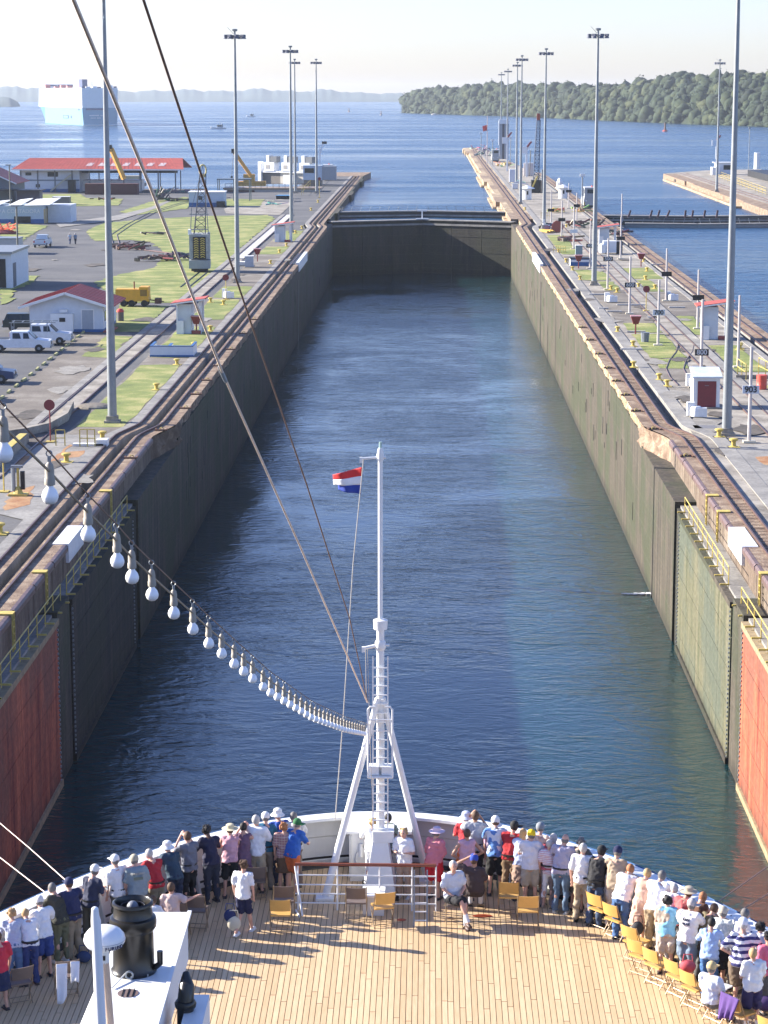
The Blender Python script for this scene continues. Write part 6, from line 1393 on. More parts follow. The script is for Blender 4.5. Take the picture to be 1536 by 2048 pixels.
for x in (0, .28):
    MB().bar((x, 0, 0), (x, .35, 1.15), .03).build('side_rail', M_galv, t); MB().bar((x, .8, 0), (x, .35, 1.15), .025).build('back_leg', M_galv, t)
for k in range(6): MB().bar((0, .05+.05*k, .18*k+.12), (.28, .05+.05*k, .18*k+.12), .022).build('rung', M_white, t)
q = at(752, 1822, DK); t = thing('deck_locker', 'low white locker between the two chairs by the mast', 'locker', q); MB().box((-.28, -.3, 0), (.18, .3, .42)).build('case', M_bul, t); MB().box((-.3, -.32, .42), (.2, .32, .46)).build('lid', M_white, t)
# ------------------------------------------------ near deck house with ventilator and radome
DK2 = CAMZ-17.72/2; O2 = Vector((-6.55/2, 37.0/2, DK2)); k2 = .5
t = thing('deck_box', 'low white equipment box with sloped left side at the bottom left', 'equipment box', O2); t.scale = (k2,)*3; HB = 1.04
M_wd = mat('deckhouse_white', (.80, .80, .78), .45, .03, 1)
MB().box((.35, 0, 0), (1.6, 8.2, HB)).build('case', M_wd, t)
b = MB(); b.add([(0, 0, 0), (.35, 0, 0), (.35, 8.2, 0), (.15, 8.2, 0), (-.02, 0, .5), (.35, 0, HB-.01), (.35, 8.2, HB-.01), (.15, 8.2, .5)], [(0, 3, 2, 1), (4, 5, 6, 7), (0, 1, 5, 4), (1, 2, 6, 5), (2, 3, 7, 6), (3, 0, 4, 7)]); b.build('sloped_side', M_wd, t)
MB().box((1.6, -.0, HB-.04), (1.68, 8.22, HB+.03)).build('edge_lip', M_wd, t); MB().box((-.02, -.0, .0), (1.62, .1, HB+.02)).build('front_plate', M_wd, t)
MB().box((1.95, 2, -.1), (2.35, 5.0, .55)).build('lower_step_box', M_wd, t); MB().box((.5, 0, -17), (1.3, 7.6, -.01)).build('pedestal', M_wd, t); MB().box((1.3, 1.5, -.5), (2.3, 4.9, -.12)).build('bracket', M_wd, t)
q = (at(256, 1987, DK2+HB*k2)-O2)/k2; MB().lathe([(.20, .0), (.20, .012)], c=q, n=20).build('round_hatch', paint((.18, .13, .12)), t)
for k in range(-1, 2): MB().bar(q+Vector((k*.1, -.19, .02)), q+Vector((k*.1, .19, .02)), .014).build('hatch_bar', M_black, t)
q = (at(262, 1945, DK2+HB*k2)-O2)/k2; MB().tube([q+Vector((0, -.1, .12)), q+Vector((-.25, -.85, .03))], .016, 6).build('drain_hose', M_bul, t)
q = at(268, 1942, DK2+HB*k2); t = thing('ventilator', 'large black mushroom ventilator with louvred top', 'ventilator', q); t.scale = (k2,)*3; M_blk = mat('gloss_black', (.018, .016, .013), .28, .2, 2)
MB().lathe([(.43, 0), (.44, .05), (.40, .1), (.39, .82), (.41, .86), (.45, .92), (.455, 1.02), (.44, 1.1), (.40, 1.13)], n=36).build('drum', M_blk, t, True)
MB().lathe([(.40, 1.10), (.38, 1.13), (.36, 1.32), (.40, 1.36), (.39, 1.40), (.35, 1.42), (.33, 1.39), (.31, 1.16)], n=36).build('rim', M_blk, t, True)
for k in range(30):
    a = 2*pi*k/30
    if abs(sin(a)) < 2: share('louvre', MB().bar((.33, 0, 1.14), (.22, 0, 1.34), .035, .012).mesh('louvre', paint((.06, .06, .07), .3)) if k == 0 else bpy.data.objects['louvre'].data, t, (0, 0, 0), (0, 0, a))
MB().ball((0, 0, 1.28), (.12, .12, .14), 14, 8).build('motor_cap', paint((.20, .21, .23), .35), t, True)
for k in range(8): a = 2*pi*k/8; MB().tube([(.42*cos(a), .42*sin(a), 0), (.42*cos(a), .42*sin(a), .06)], .025, 6).build('bolt', M_galv, t)
MB().tube([(.41, -.05, .1), (.52, -.1, .2), (.52, -.1, .45)], .06, 8).build('side_pipe', M_blk, t, True)
MB().tube([(-.03+.07*cos(a), -.46, .1+.07*sin(a)) for a in np.linspace(0, 2*pi, 13)], .02, 6).build('ring', M_galv, t, True)
q = at(372, 2075, DK2); t = thing('vent_pipe', 'black gooseneck pipe standing beside the white equipment box', 'pipe', q); t.scale = (k2,)*3; MB().tube([(0, 0, 0), (0, 0, .7), (.02, .1, 1.0), (-.02, .35, 1.15)], [.17, .16, .15, .07], 14).build('pipe', M_blk, t, True); MB().lathe([(.2, .62), (.21, .7), (.18, .75)], n=14).build('flange', M_blk, t, True)
# radome on its post and the white staff
t = thing('radome', 'white dome satellite antenna on a post with dark lettering', 'radome', atd(209, 1880, 20)); t.scale = (k2,)*3; M_dome = mat('radome_white', (.82, .82, .82), .25, .02, 1)
MB().lathe([(.10, -.18), (.15, -.13), (.31, -.10), (.355, -.03), (.362, .02), (.345, .10), (.28, .18), (.17, .23), (0, .252)], n=36).build('dome', M_dome, t, True)
MB().lathe([(.362, .012), (.365, .016), (.365, .022), (.362, .026)], n=36).build('seam', paint((.5, .5, .52)), t)
MB().lathe([(.075, -.42), (.08, -.17)], n=14).build('neck', M_white, t, True); MB().box((-.04, -.1, -.34), (.02, -.07, -.26)).build('label_plate', M_black, t)
MB().tube([(0, 0, -.4), (.07, -.05, -1.5), (.12, -.08, -3.3)], .075, 12).build('post', paint((.62, .45, .33), .35), t, True)
for k, ch in enumerate('FURUNO'):
    a = -1.35+k*.17; textpart(ch, .085, paint((.02, .03, .10)), t, (.362*cos(a), .362*sin(a), -.045), (pi/2, 0, a+pi/2), ext=.004, bold=.002)
t = thing('white_staff', 'thick white pole passing in front of the radome', 'pole', atd(190, 1818, 19.4)); t.scale = (k2,)*3; MB().tube([(0, 0, .0), (0, 0, -.12), (.01, 0, -.2), (.1, -.05, -3.8)], [.06, .07, .085, .1], 14).build('pole', M_dome, t, True); MB().ball((0, 0, 0), (.062, .062, .04), 12, 6).build('cap', M_dome, t, True)
for k in range(5): MB().cbox((.03+.02*k, -.065, -.6-.5*k), (.03, .02, .03)).build('clip', M_galv, t)
# ------------------------------------------------ chairs
M_tan = mat('chair_vinyl_tan', (.62, .36, .10), .4, .08, 4); M_grb = mat('chair_vinyl_brown', (.16, .12, .10), .5, .1, 4); M_tube = mat('chair_tube', (.30, .22, .14), .35, .1, 5, metal=.4)
def chair(mv):
    seat = MB().box((-.21, -.2, .42), (.21, .2, .455)).mesh('seat', mv)
    bk = MB(); N = 8
    for i in range(N+1):
        x = -.21+.42*i/N; y = .05*cos((i/N-.5)*pi)
        for z, dy in ((.55, 0), (.82, -.06)): b_ = (x, -.22-y*.6+dy, z); bk.v.append(b_); bk.v.append((x, b_[1]+.022, z))
    for i in range(N):
        a = i*4; bk.f += [(a, a+4, a+6, a+2), (a+1, a+3, a+7, a+5), (a, a+1, a+5, a+4), (a+2, a+6, a+7, a+3)]
    bk.f += [(0, 2, 3, 1), (N*4, N*4+1, N*4+3, N*4+2)]
    leg = MB().tube([(0, 0, 0), (0, -.34, .84)], .011, 6).mesh('leg', M_tube); leg2 = MB().tube([(0, 0, 0), (0, .36, .44)], .011, 6).mesh('leg', M_tube); bar_ = MB().tube([(-.225, 0, 0), (.225, 0, 0)], .009, 5).mesh('stretcher', M_tube)
    return seat, bk.mesh('backrest', mv), leg, leg2, bar_
CH = {'tan': chair(M_tan), 'brown': chair(M_grb)}
def put_chair(px, py, ang, lab, kind='tan', ref='back'):
    """px,py: top centre of the backrest in the photo; ang: facing (0 = towards the bow)"""
    P = at(px, py, DK+.82); f = Vector((-sin(ang), cos(ang), 0)); c = P+f*.28
    t = thing('folding_chair', lab, 'chair', (c.x, c.y, DK), ang, 'folding chairs on the foredeck'); s, bk, l1, l2, br = CH[kind]
    share('seat', s, t); share('backrest', bk, t)
    for x in (-.225, .225): share('leg', l1, t, (x, .06, 0)); share('leg', l2, t, (x, -.18, 0))
    share('stretcher', br, t, (0, .02, .1)); share('stretcher', br, t, (0, -.13, .06))
    return t
CHS = [(560, 1800, .0, 'tan', 'tan chair seen from behind at the left end of the railing'), (568, 1773, .05, 'brown', 'empty brown chair just behind the tan one by the railing end'),
 (712, 1776, .0, 'brown', 'grey brown chair left of the white locker'), (771, 1786, .25, 'tan', 'tan chair turned slightly, right of the white locker'),
 (910, 1765, 3.25, 'brown', 'chair under the seated man facing us'), (949, 1756, -.1, 'brown', 'brown chair under the man with the blue cap'),
 (1018, 1765, -.05, 'tan', 'tan chair with papers left of the yellow capped man'), (1057, 1793, .0, 'tan', 'tan chair nearest us behind the yellow capped man'),
 (1186, 1788, -.85, 'tan', 'first tan chair of the angled right row'), (1218, 1808, -.85, 'tan', 'second tan chair of the angled right row'), (1256, 1853, -.8, 'tan', 'third tan chair of the angled right row'), (1268, 1880, -.8, 'tan', 'fourth tan chair close behind the third'),
 (1298, 1898, -.9, 'tan', 'fifth tan chair in the right row with bag straps'), (1340, 1920, -.95, 'tan', 'sixth tan chair beside the red striped bag'), (1372, 1943, -.9, 'tan', 'seventh tan chair before the reading man'), (1415, 1968, -.95, 'tan', 'tan chair the capped reading man sits on'),
 (1462, 1992, -.95, 'tan', 'chair hidden under the purple towel'), (1532, 2036, -.8, 'tan', 'tan chair cut by the bottom right corner'),
 (322, 1832, -.35, 'tan', 'tan chair of the seated child on the left'), (352, 1806, -.15, 'brown', 'brown chair of the person in pale pink'), (388, 1793, -.1, 'brown', 'empty brown chair right of the person in pale pink'), (1180, 1757, .1, 'brown', 'brown chair hidden among the standing people'),
 (512, 1735, .1, 'brown', 'dark chair behind the white haired man in shorts'), (135, 1922, .3, 'brown', 'brown chair hung with white towels'), (45, 1935, .5, 'brown', 'dark empty chair in the shade at the far left')]
for c in CHS: put_chair(c[0], c[1], c[2], c[4], c[3])
# towels
def towel(px, py, z, w_, h_, c, lab, ang=0, seed=1, k=8):
    r = random.Random(seed); P = at(px, py, DK+z); t = thing('towel', lab, 'towel', P, ang); b = MB(); N = 14; R_ = 8
    for i in range(N+1):
        for j in range(R_+1):
            u, v = i/N, j/R_; b.v.append((-w_/2+w_*u*(1-.15*v), -.03-.09*v+.035*sin(u*k+v)*v, -h_*v*(1+.12*sin(u*3+seed))))
    for i in range(N):
        for j in range(R_): b.f.append((i*(R_+1)+j, i*(R_+1)+j+1, (i+1)*(R_+1)+j+1, (i+1)*(R_+1)+j))
    o = b.build('cloth', paint(c, .9), t, smooth=True, fix=False); m_ = o.modifiers.new('thickness', 'SOLIDIFY'); m_.thickness = .012
towel(123, 1927, .84, .22, .72, (.78, .78, .80), 'long white towel over the left part of the chair', .3, 1, 6); towel(150, 1922, .84, .18, .42, (.78, .78, .80), 'shorter white towel on the right of the same chair', .2, 3, 5); towel(1462, 1990, .85, .5, .48, (.10, .05, .20), 'deep purple towel draped over a chair back', -.95, 2, 18)
# bags
def bag(px, py, sz, c, lab, name='bag', z=0):
    P = at(px, py, DK+z); t = thing(name, lab, 'bag', P); m_ = paint(c, .8)
    MB().ball((0, 0, sz[2]/2), (sz[0]/2, sz[1]/2, sz[2]/2), 12, 8).build('body', m_, t, True); MB().tube([(-.1, 0, sz[2]*.9), (-.08, 0, sz[2]+.12), (.08, 0, sz[2]+.12), (.1, 0, sz[2]*.9)], .012, 6).build('handle', m_, t, True)
bag(1375, 1945, (.34, .26, .26), (.5, .08, .10), 'red and white bag lying on the sixth chair', z=.46); bag(1275, 1870, (.26, .2, .3), (.03, .03, .035), 'small black bag hung at the third chair', z=.35); bag(1000, 1710, (.30, .22, .42), (.04, .045, .035), 'dark green backpack carried by the man in white cap', z=.85)
bag(168, 1925, (.3, .2, .25), (.03, .05, .12), 'dark blue bag on the deck behind the towel chair'); bag(1530, 2020, (.5, .35, .3), (.06, .03, .14), 'dark purple bag under the draped chair', z=.1)
bag(1240, 1800, (.22, .2, .2), (.05, .04, .04), 'dark handbag on the second chair of the row', z=.46)
o = MB().ball((0, 0, .004), (.25, .12, .006), 10, 3).build('deck_stain', paint((.30, .05, .02), .4)); o.location = at(965, 1832, DK); tag(o, 'reddish wet stain on the planks behind the seated man', 'stain'); o = MB().ball((0, 0, .004), (.12, .09, .006), 10, 3).build('deck_stain', paint((.28, .05, .02), .4)); o.location = at(803, 1840, DK); tag(o, 'small reddish stain on the planks right of the turned chair', 'stain')
# ================================================================ people
def cloth(c, pat=None, c2=None, sc=1.0):
    key = ('cloth', c, pat, c2, sc)
    if key in _mc: return _mc[key]
    m = mat('cloth_%02d' % len(_mc), c, .85, .07, 8, bump=.2, bsc=14)
    if pat:
        t = m.node_tree; b = t.nodes['Principled BSDF']; tc = t.nodes.new('ShaderNodeTexCoord')
        if pat in ('stripe', 'plaid'):
            w_ = t.nodes.new('ShaderNodeTexWave'); w_.wave_type = 'BANDS'; w_.bands_direction = 'Z'; w_.inputs['Scale'].default_value = sc; w_.inputs['Distortion'].default_value = .3
            t.links.new(tc.outputs['Object'], w_.inputs['Vector']); src = w_.outputs['Color']
            if pat == 'plaid':
                w2 = t.nodes.new('ShaderNodeTexWave'); w2.bands_direction = 'X'; w2.inputs['Scale'].default_value = sc; t.links.new(tc.outputs['Object'], w2.inputs['Vector'])
                mx = t.nodes.new('ShaderNodeMix'); mx.data_type = 'RGBA'; mx.blend_type = 'MULTIPLY'; mx.inputs[0].default_value = .8; t.links.new(src, mx.inputs[6]); t.links.new(w2.outputs['Color'], mx.inputs[7]); src = mx.outputs[2]
        else:
            v = t.nodes.new('ShaderNodeTexNoise'); v.inputs['Scale'].default_value = sc; v.inputs['Detail'].default_value = 1; t.links.new(tc.outputs['Object'], v.inputs['Vector']); src = v.outputs['Color' if pat == 'floral' else 'Fac']
        r = t.nodes.new('ShaderNodeValToRGB'); r.color_ramp.interpolation = 'CONSTANT' if pat != 'plaid' else 'LINEAR'
        e = r.color_ramp.elements; e[0].color = (*c, 1); e[1].color = (*(c2 or c), 1); e[1].position = .52
        if pat == 'floral': x = e.new(.42); x.color = (.45, .2, .3, 1); x = e.new(.6); x.color = (.12, .22, .2, 1)
        t.links.new(src, r.inputs[0]); t.links.new(r.outputs[0], b.inputs['Base Color'])
    _mc[key] = m; return m
SKIN = [mat('skin_fair', (.58, .33, .24), .55, .06, 10), mat('skin_tan', (.46, .25, .16), .55, .06, 10), mat('skin_dark', (.12, .06, .04), .55, .06, 10)]
HAIR = {k: mat('hair_'+k, c, .7, .25, 40) for k, c in dict(white=(.46, .44, .41), grey=(.16, .15, .14), brown=(.10, .055, .03), black=(.012, .01, .01), blond=(.46, .30, .14), red=(.36, .15, .06), bald=(.45, .27, .19)).items()}
FOLD = bpy.data.textures.new('cloth_folds', 'MARBLE'); FOLD.noise_scale = .16; FOLD.turbulence = 9; FOLD.noise_depth = 2
RP = random.Random(77)
def cap_(b, p0, p1, r0, r1, n=8):
    b.tube([p0, p1], [r0, r1], n); b.ball(p0, r0, n, 5); b.ball(p1, r1, n, 5)
def rem(o, v, sm=4):
    m_ = o.modifiers.new('skin_together', 'REMESH'); m_.mode = 'VOXEL'; m_.voxel_size = v; m_.use_smooth_shade = True
    if sm: s_ = o.modifiers.new('soften', 'SMOOTH'); s_.iterations = sm; s_.factor = .5
def person(px, py, label, ang=0, H=1.7, arms='rail', lean=.25, legs='stand', skin=0, hair='grey', hat=None, hatc=(.75, .75, .73), top=(.75, .75, .75), tpat=None, sleeve='short', bot='trousers', bc=(.35, .29, .2), shoe=(.06, .05, .05), b_=1.08, base=None, hairstyle='short', z=None, group='passengers watching from the foredeck', turn=0, face=False, arms2=None, gz=DK, sock=None, fem=False):
    k = H/1.72; rx = b_; S_ = skin
    if gz == DK and base is None: ang += RP.uniform(-.3, .3); lean += RP.uniform(-.08, .1)*(legs == 'stand')
    hj = Vector((RP.uniform(-.015, .015), RP.uniform(-.01, .02), 0))
    sit = legs == 'sit'
    hipz = .50 if sit else .90
    # torso frame
    def T(x, y, z_):  # torso local: z measured from the hip upward
        yy = y*cos(lean)+z_*sin(lean); zz = -y*sin(lean)+z_*cos(lean); return Vector((x, yy, hipz+zz))
    sh = .168*(.9+.1*rx)
    neck, head = T(0, .0, .60), T(0, .03, .705)+hj
    if lean > .1: head = head+Vector((0, .01, -.01))
    L = {}; ft = {}
    for s in (-1, 1):
        hip = Vector((s*.085*rx, 0, hipz-.0))
        if legs == 'stand': kn, an = Vector((s*.10, .02, .48)), Vector((s*.12, -.02, .09)); td = Vector((s*.03, .11, 0))
        elif legs == 'walk': kn, an = Vector((s*.08, .12 if s > 0 else .02, .49)), Vector((s*.08, .24 if s > 0 else -.26, .09 if s > 0 else .12)); td = Vector((0, .12, 0))
        elif legs == 'sit': kn, an = Vector((s*.12, .43, .50)), Vector((s*.11, .50, .09)); td = Vector((s*.03, .11, 0))
        if legs == 'sit' and turn == 9 and s > 0: kn, an = Vector((-.02, .45, .58)), Vector((-.12, .62, .20))
        L[s] = (hip, kn, an); ft[s] = td
    A = {}
    for s in (-1, 1):
        a_ = arms2 if (arms2 and s > 0) else arms
        shp_ = T(s*sh, 0, .50)
        if a_ == 'rail': el = shp_+Vector((s*RP.uniform(.05, .13), RP.uniform(.08, .17), -RP.uniform(.19, .25))); ha = Vector((s*.14, max(el.y+.18, .42), max(1.10/k, el.z-.10)))
        elif a_ == 'side': el = shp_+Vector((s*.07, -.02, -.28)); ha = el+Vector((-s*.01, .06, -.25))
        elif a_ == 'up': el = shp_+Vector((s*.12, .16, -.12)); ha = head+Vector((s*.08, .14, .0))
        elif a_ == 'hips': el = shp_+Vector((s*.20, -.06, -.24)); ha = T(s*.17, .02, .12)
        elif a_ == 'hold': el = shp_+Vector((s*.07, .02, -.27)); ha = el+Vector((-s*.12, .20, .05))
        elif a_ == 'back': el = shp_+Vector((s*.16, -.05, -.05)); ha = shp_+Vector((s*.36, .05, .02))
        elif a_ == 'head': el = shp_+Vector((s*.20, .03, .12)); ha = head+Vector((s*.05, -.02, .10))
        elif a_ == 'lap': el = shp_+Vector((s*.07, .06, -.26)); ha = Vector((s*.06, .25, hipz+.13))
        A[s] = (shp_, el, ha)
    bd = MB()
    for s in (-1, 1):
        hip, kn, an = L[s]; cap_(bd, hip, kn, .082*rx, .056); cap_(bd, kn, an, .054, .038); cf = kn.lerp(an, .3)+Vector((0, -.02, 0)); bd.ball(cf, (.05, .055, .10), 8, 5)
        f0 = an+Vector((0, 0, -.05)); bd.ball(f0+ft[s]*.55, (.042, .12, .04), 8, 5)
        s0, el, ha = A[s]; cap_(bd, s0, el, .052*rx**.5, .040); cap_(bd, el, ha, .040, .027)
        d = (ha-el).normalized(); u = d.cross(Vector((0, 0, 1))); u = u.normalized() if u.length > .1 else Vector((1, 0, 0)); w_ = u.cross(d)
        R = Matrix((u, d, w_)).transposed(); bd.ball(ha+d*.045, (.042, .05, .02), 8, 5, R)
        for q in range(4): o_ = ha+d*.08+u*(-.03+.02*q); cap_(bd, o_, o_+d*(.045, .055, .05, .038)[q]-w_*.025, .012, .010, 5)
        cap_(bd, ha+d*.01-u*s*.035, ha+d*.05-u*s*.07, .013, .011, 5)
    bd.ball(T(0, 0, .02), (.155*rx, .115*rx, .13), 12, 7); bd.ball(T(0, .01*rx, .20), (.135*rx, .10*rx, .18), 12, 7); bd.ball(T(0, 0, .40), (.155*rx**.7, .10*rx, .17), 12, 7)
    cap_(bd, T(-sh*.75, 0, .50), T(sh*.75, 0, .50), .062, .062); cap_(bd, T(0, 0, .50), T(0, .02, .64), .055, .052)
    bd.ball(head, (.076, .094, .112), 14, 10); bd.ball(head+Vector((0, .045, -.05)), (.055, .05, .055), 8, 6); 
    bd.ball(head+Vector((0, .098, -.012)), (.013, .018, .024), 6, 5)
    for s in (-1, 1): bd.ball(head+Vector((s*.078, -.005, -.01)), (.012, .02, .03), 6, 5)
    top_local = head+Vector((0, 0, .125+(.02 if hat else 0)))
    if base is None:
        Pw = at(px, py, gz+top_local.z*k); off = Matrix.Rotation(ang, 3, 'Z') @ Vector((top_local.x*k, top_local.y*k, 0)); base = Vector((Pw.x-off.x, Pw.y-off.y, gz))
        if gz == DK:
            for _ in range(40):
                if base.y < TY-.5 and abs(base.x-TX) < hw(base.y)-.50: break
                base.y -= .03; base.x -= .03*(1 if base.x > TX else -1)
    else: base = Vector(base)
    if z is not None: base.z = z
    o = bd.build('person', SKIN[skin], None); o.location = base; o.rotation_euler = (0, 0, ang); o.scale = (k, k, k); rem(o, .02, 3); tag(o, label, 'person', group)
    # garments
    def add(b, nm, m_, v=.022, sm=3):
        q = b.build(nm, m_, o); rem(q, v, sm); d_ = q.modifiers.new('folds', 'DISPLACE'); d_.texture = FOLD; d_.texture_coords = 'GLOBAL'; d_.strength = .034; d_.mid_level = .38; return q
    tm = cloth(top, *tpat) if tpat else cloth(top); bm2 = cloth(bc)
    t_ = MB(); g = .02
    t_.ball(T(0, .01*rx, .18), (.135*rx+g, .10*rx+g+.01, .19), 12, 7); t_.ball(T(0, 0, .40), (.155*rx**.7+g, .10*rx+g, .17), 12, 7); cap_(t_, T(-sh*.8, 0, .50), T(sh*.8, 0, .50), .078, .078)
    t_.lathe([(.1, -.10), (.165*rx+g, -.10), (.15*rx+g, .12), (.14*rx+g, .3)], n=14, sy=.76); 
    # tilt the hem lathe with the torso
    nv = 4*14
    for i in range(len(t_.v)-nv, len(t_.v)): x, y, zz = t_.v[i]; t_.v[i] = tuple(T(x, y, zz+(.06 if not sit else .12)))
    for s in (-1, 1):
        s0, el, ha = A[s]
        if sleeve == 'short': cap_(t_, s0, s0.lerp(el, .72), .074*rx**.5, .064*rx**.5)
        elif sleeve == 'long': cap_(t_, s0, el, .070*rx**.5, .056); cap_(t_, el, el.lerp(ha, .9), .056, .042)
        elif sleeve == 'half': cap_(t_, s0, el, .074*rx**.5, .060)
    if bot == 'dress':
        t_.lathe([(.05, -.42), (.24, -.42), (.19*rx, -.05), (.155*rx, .15)], c=(0, 0, hipz), n=16, sy=.8)
    add(t_, 'dress' if bot == 'dress' else 'shirt', tm)
    if bot != 'dress':
        t_ = MB(); t_.ball(Vector((0, 0, hipz+.03)), (.155*rx+.018, .118*rx+.015, .13), 12, 7)
        if bot == 'skirt': t_.lathe([(.05, -.40), (.21*rx, -.40), (.18*rx, -.05), (.15*rx, .08)], c=(0, 0, hipz), n=16, sy=.8)
        else:
            for s in (-1, 1):
                hip, kn, an = L[s]
                if bot == 'trousers': cap_(t_, hip, kn, .098*rx, .075*rx**.5); cap_(t_, kn, an.lerp(kn, .04), .074*rx**.5, .066)
                elif bot == 'capri': cap_(t_, hip, kn, .098*rx, .075); cap_(t_, kn, kn.lerp(an, .5), .072, .066)
                else: cap_(t_, hip, hip.lerp(kn, .86), .102*rx, .088*rx)
        add(t_, {'trousers': 'trousers', 'capri': 'trousers', 'shorts': 'shorts', 'skirt': 'skirt'}[bot], bm2)
        if bot == 'trousers' and b_ > 1.05 and sleeve == 'short' and not sit: MB().lathe([(.158*rx+.02, .0), (.158*rx+.02, .035)], c=(0, 0, hipz+.09), n=18, sy=.78).build('belt', M_black, o)
    for s in (-1, 1):
        an = L[s][2]; q = MB().ball(an+Vector((0, 0, -.055))+ft[s]*.5, (.05, .135, .042), 10, 6).box(tuple(an+Vector((-.045, -.06, -.09))), tuple(an+Vector((.045, .17, -.07)))).build('shoe', paint(shoe, .5), o, smooth=True)
        if sock: MB().tube([an+Vector((0, 0, -.02)), an.lerp(L[s][1], .35)], .05, 8).build('sock', paint(sock, .8), o, True)
    # hair and hats
    hm = HAIR[hair]; hb = MB(); Rh = Vector((0, -.018, .018))
    if hair != 'bald':
        hb.ball(head+Rh, (.087, .094, .108), 14, 9)
        if hairstyle in ('curly', 'full'):
            rr_ = random.Random(int(px)); [hb.ball(head+Rh+Vector((.085*cos(a)*sqrt(1-(zz/.11)**2), (.08*sin(a))*sqrt(1-(zz/.11)**2)-.01, zz)), .034, 6, 4) for a, zz in ((rr_.uniform(0, 6.28), rr_.uniform(-.06, .09)) for _ in range(26)) if not (sin(a) > .35 and zz < .05)]
        if hairstyle == 'long': hb.ball(head+Vector((0, -.06, -.09)), (.085, .05, .15), 10, 6)
        q = hb.build('hair', hm, o, smooth=True)
    else:
        hb.ball(head+Vector((0, -.035, -.02)), (.083, .07, .06), 12, 7); hb.build('hair', HAIR['grey'], o, smooth=True)
    if hat:
        hmt = paint(hatc, .8); q = MB()
        if hat == 'cap':
            q.lathe([(.092, -.02), (.096, .02), (.085, .07), (.05, .105), (0, .115)], c=head+Vector((0, -.008, .03)), n=18, sy=1.08); q.box(tuple(head+Vector((-.07, .07, .018))), tuple(head+Vector((.07, .17, .034))))
        elif hat == 'capside':
            q.lathe([(.092, -.02), (.096, .02), (.085, .07), (.05, .105), (0, .115)], c=head+Vector((0, -.008, .03)), n=18, sy=1.08); q.box(tuple(head+Vector((.05, -.07, .018))), tuple(head+Vector((.18, .07, .034))))
        elif hat == 'bucket': q.lathe([(.16, -.045), (.165, -.035), (.10, .02), (.094, .09), (.06, .115), (0, .12)], c=head+Vector((0, -.005, .035)), n=20)
        elif hat == 'brim': q.lathe([(.19, -.0), (.195, .008), (.10, .03), (.092, .10), (.055, .12), (0, .115)], c=head+Vector((0, -.005, .035)), n=20)
        q.build('hat', hmt, o, smooth=True)
    if face:
        for s in (-1, 1): MB().ball(head+Vector((s*.028, .088, .015)), (.012, .007, .008), 6, 5).build('eye', M_black, o)
        MB().ball(head+Vector((0, .094, -.058)), (.022, .007, .006), 6, 4).build('mouth', paint((.30, .09, .08)), o)
    return o, (head, A, L, T, k)
W_ = (.76, .76, .77); KH = (.40, .33, .22); NV = (.018, .025, .07); BJ = (.09, .17, .30)
P = person
# ---- left group
P(-6, 1862, 'woman in red shirt and navy skirt cut off by the left edge', .5, 1.62, 'side', .05, top=(.55, .03, .06), bot='skirt', bc=NV, hair='brown')
P(22, 1816, 'woman with greying blond hair in pale plaid shirt and light jeans', .55, 1.62, lean=.4, hair='blond', top=(.55, .58, .66), tpat=('plaid', (.36, .40, .50), 12.), bc=BJ, sleeve='half', hairstyle='full')
P(50, 1816, 'blond woman in white top and navy trousers leaning on the left bulwark', .6, 1.60, lean=.45, hair='blond', top=W_, bc=(.03, .05, .16))
P(78, 1790, 'person in white cap, white T-shirt and blue shorts at the left', .6, 1.68, lean=.4, hair='grey', hat='cap', hatc=(.72, .70, .66), top=W_, bot='shorts', bc=(.03, .06, .22), b_=1.15)
P(103, 1765, 'grey haired person in dark olive shirt and green trousers with white shoes', .6, 1.72, lean=.3, hair='grey', top=(.045, .045, .035), sleeve='long', bc=(.14, .14, .08), shoe=(.7, .7, .7))
P(137, 1754, 'man in navy cap and navy polo with khaki trousers', .6, 1.74, lean=.3, hair='brown', hat='cap', hatc=(.02, .03, .09), top=(.022, .028, .085), bc=(.26, .21, .14))
p7, inf = P(190, 1728, 'man in white cap and navy shirt reading a sheet of paper', -.5, 1.75, 'hold', .15, hair='grey', hat='cap', top=(.03, .035, .07), bc=(.12, .11, .08), b_=1.1)
q = MB().box((-.14, .42, 1.12), (.14, .44, 1.38)).build('paper_sheet', M_white); q.location = p7.location; q.rotation_euler = p7.rotation_euler; tag(q, 'open white sheet held by the man in the navy shirt', 'paper')
P(229, 1708, 'man in white cap and plain white T-shirt left of the ventilator', .5, 1.74, 'side', .2, hat='cap', hair='grey', top=W_, bc=(.16, .15, .11))
pg, inf = P(268, 1708, 'man in khaki cap and grey green T-shirt with print on its back', .45, 1.74, 'side', .15, hat='cap', hatc=(.42, .38, .28), hair='grey', top=(.24, .29, .30), bot='shorts', bc=(.12, .09, .06), b_=1.25)
textpart('RAINFOREST', .055, paint((.5, .48, .42)), pg, inf[3](0, -.165, .44), (pi/2-.15+.0, 0, 0), 'shirt_lettering'); MB().box((-.1, -.005, -.03), (.1, .0, .03)).build('shirt_print', paint((.12, .16, .13)), pg).location = inf[3](0, -.16, .34)
P(297, 1697, 'white haired man in plain red T-shirt', .45, 1.72, lean=.3, hair='white', top=(.42, .02, .03), bc=(.22, .2, .14))
P(334, 1682, 'person in white bucket hat and dark teal shirt', .4, 1.70, lean=.35, hair='grey', hat='bucket', top=(.03, .06, .09), sleeve='half', bc=(.02, .03, .06))
P(374, 1662, 'man in grey plaid shirt raising a camera to his eye', .4, 1.74, 'up', .1, hair='brown', top=(.20, .21, .25), tpat=('plaid', (.10, .11, .14), 14.), bc=(.012, .012, .014))
P(412, 1650, 'dark haired person in long dark navy shirt and jeans', .35, 1.76, lean=.3, hair='black', skin=2, top=(.02, .02, .05), sleeve='long', bc=(.025, .03, .05), hairstyle='full')
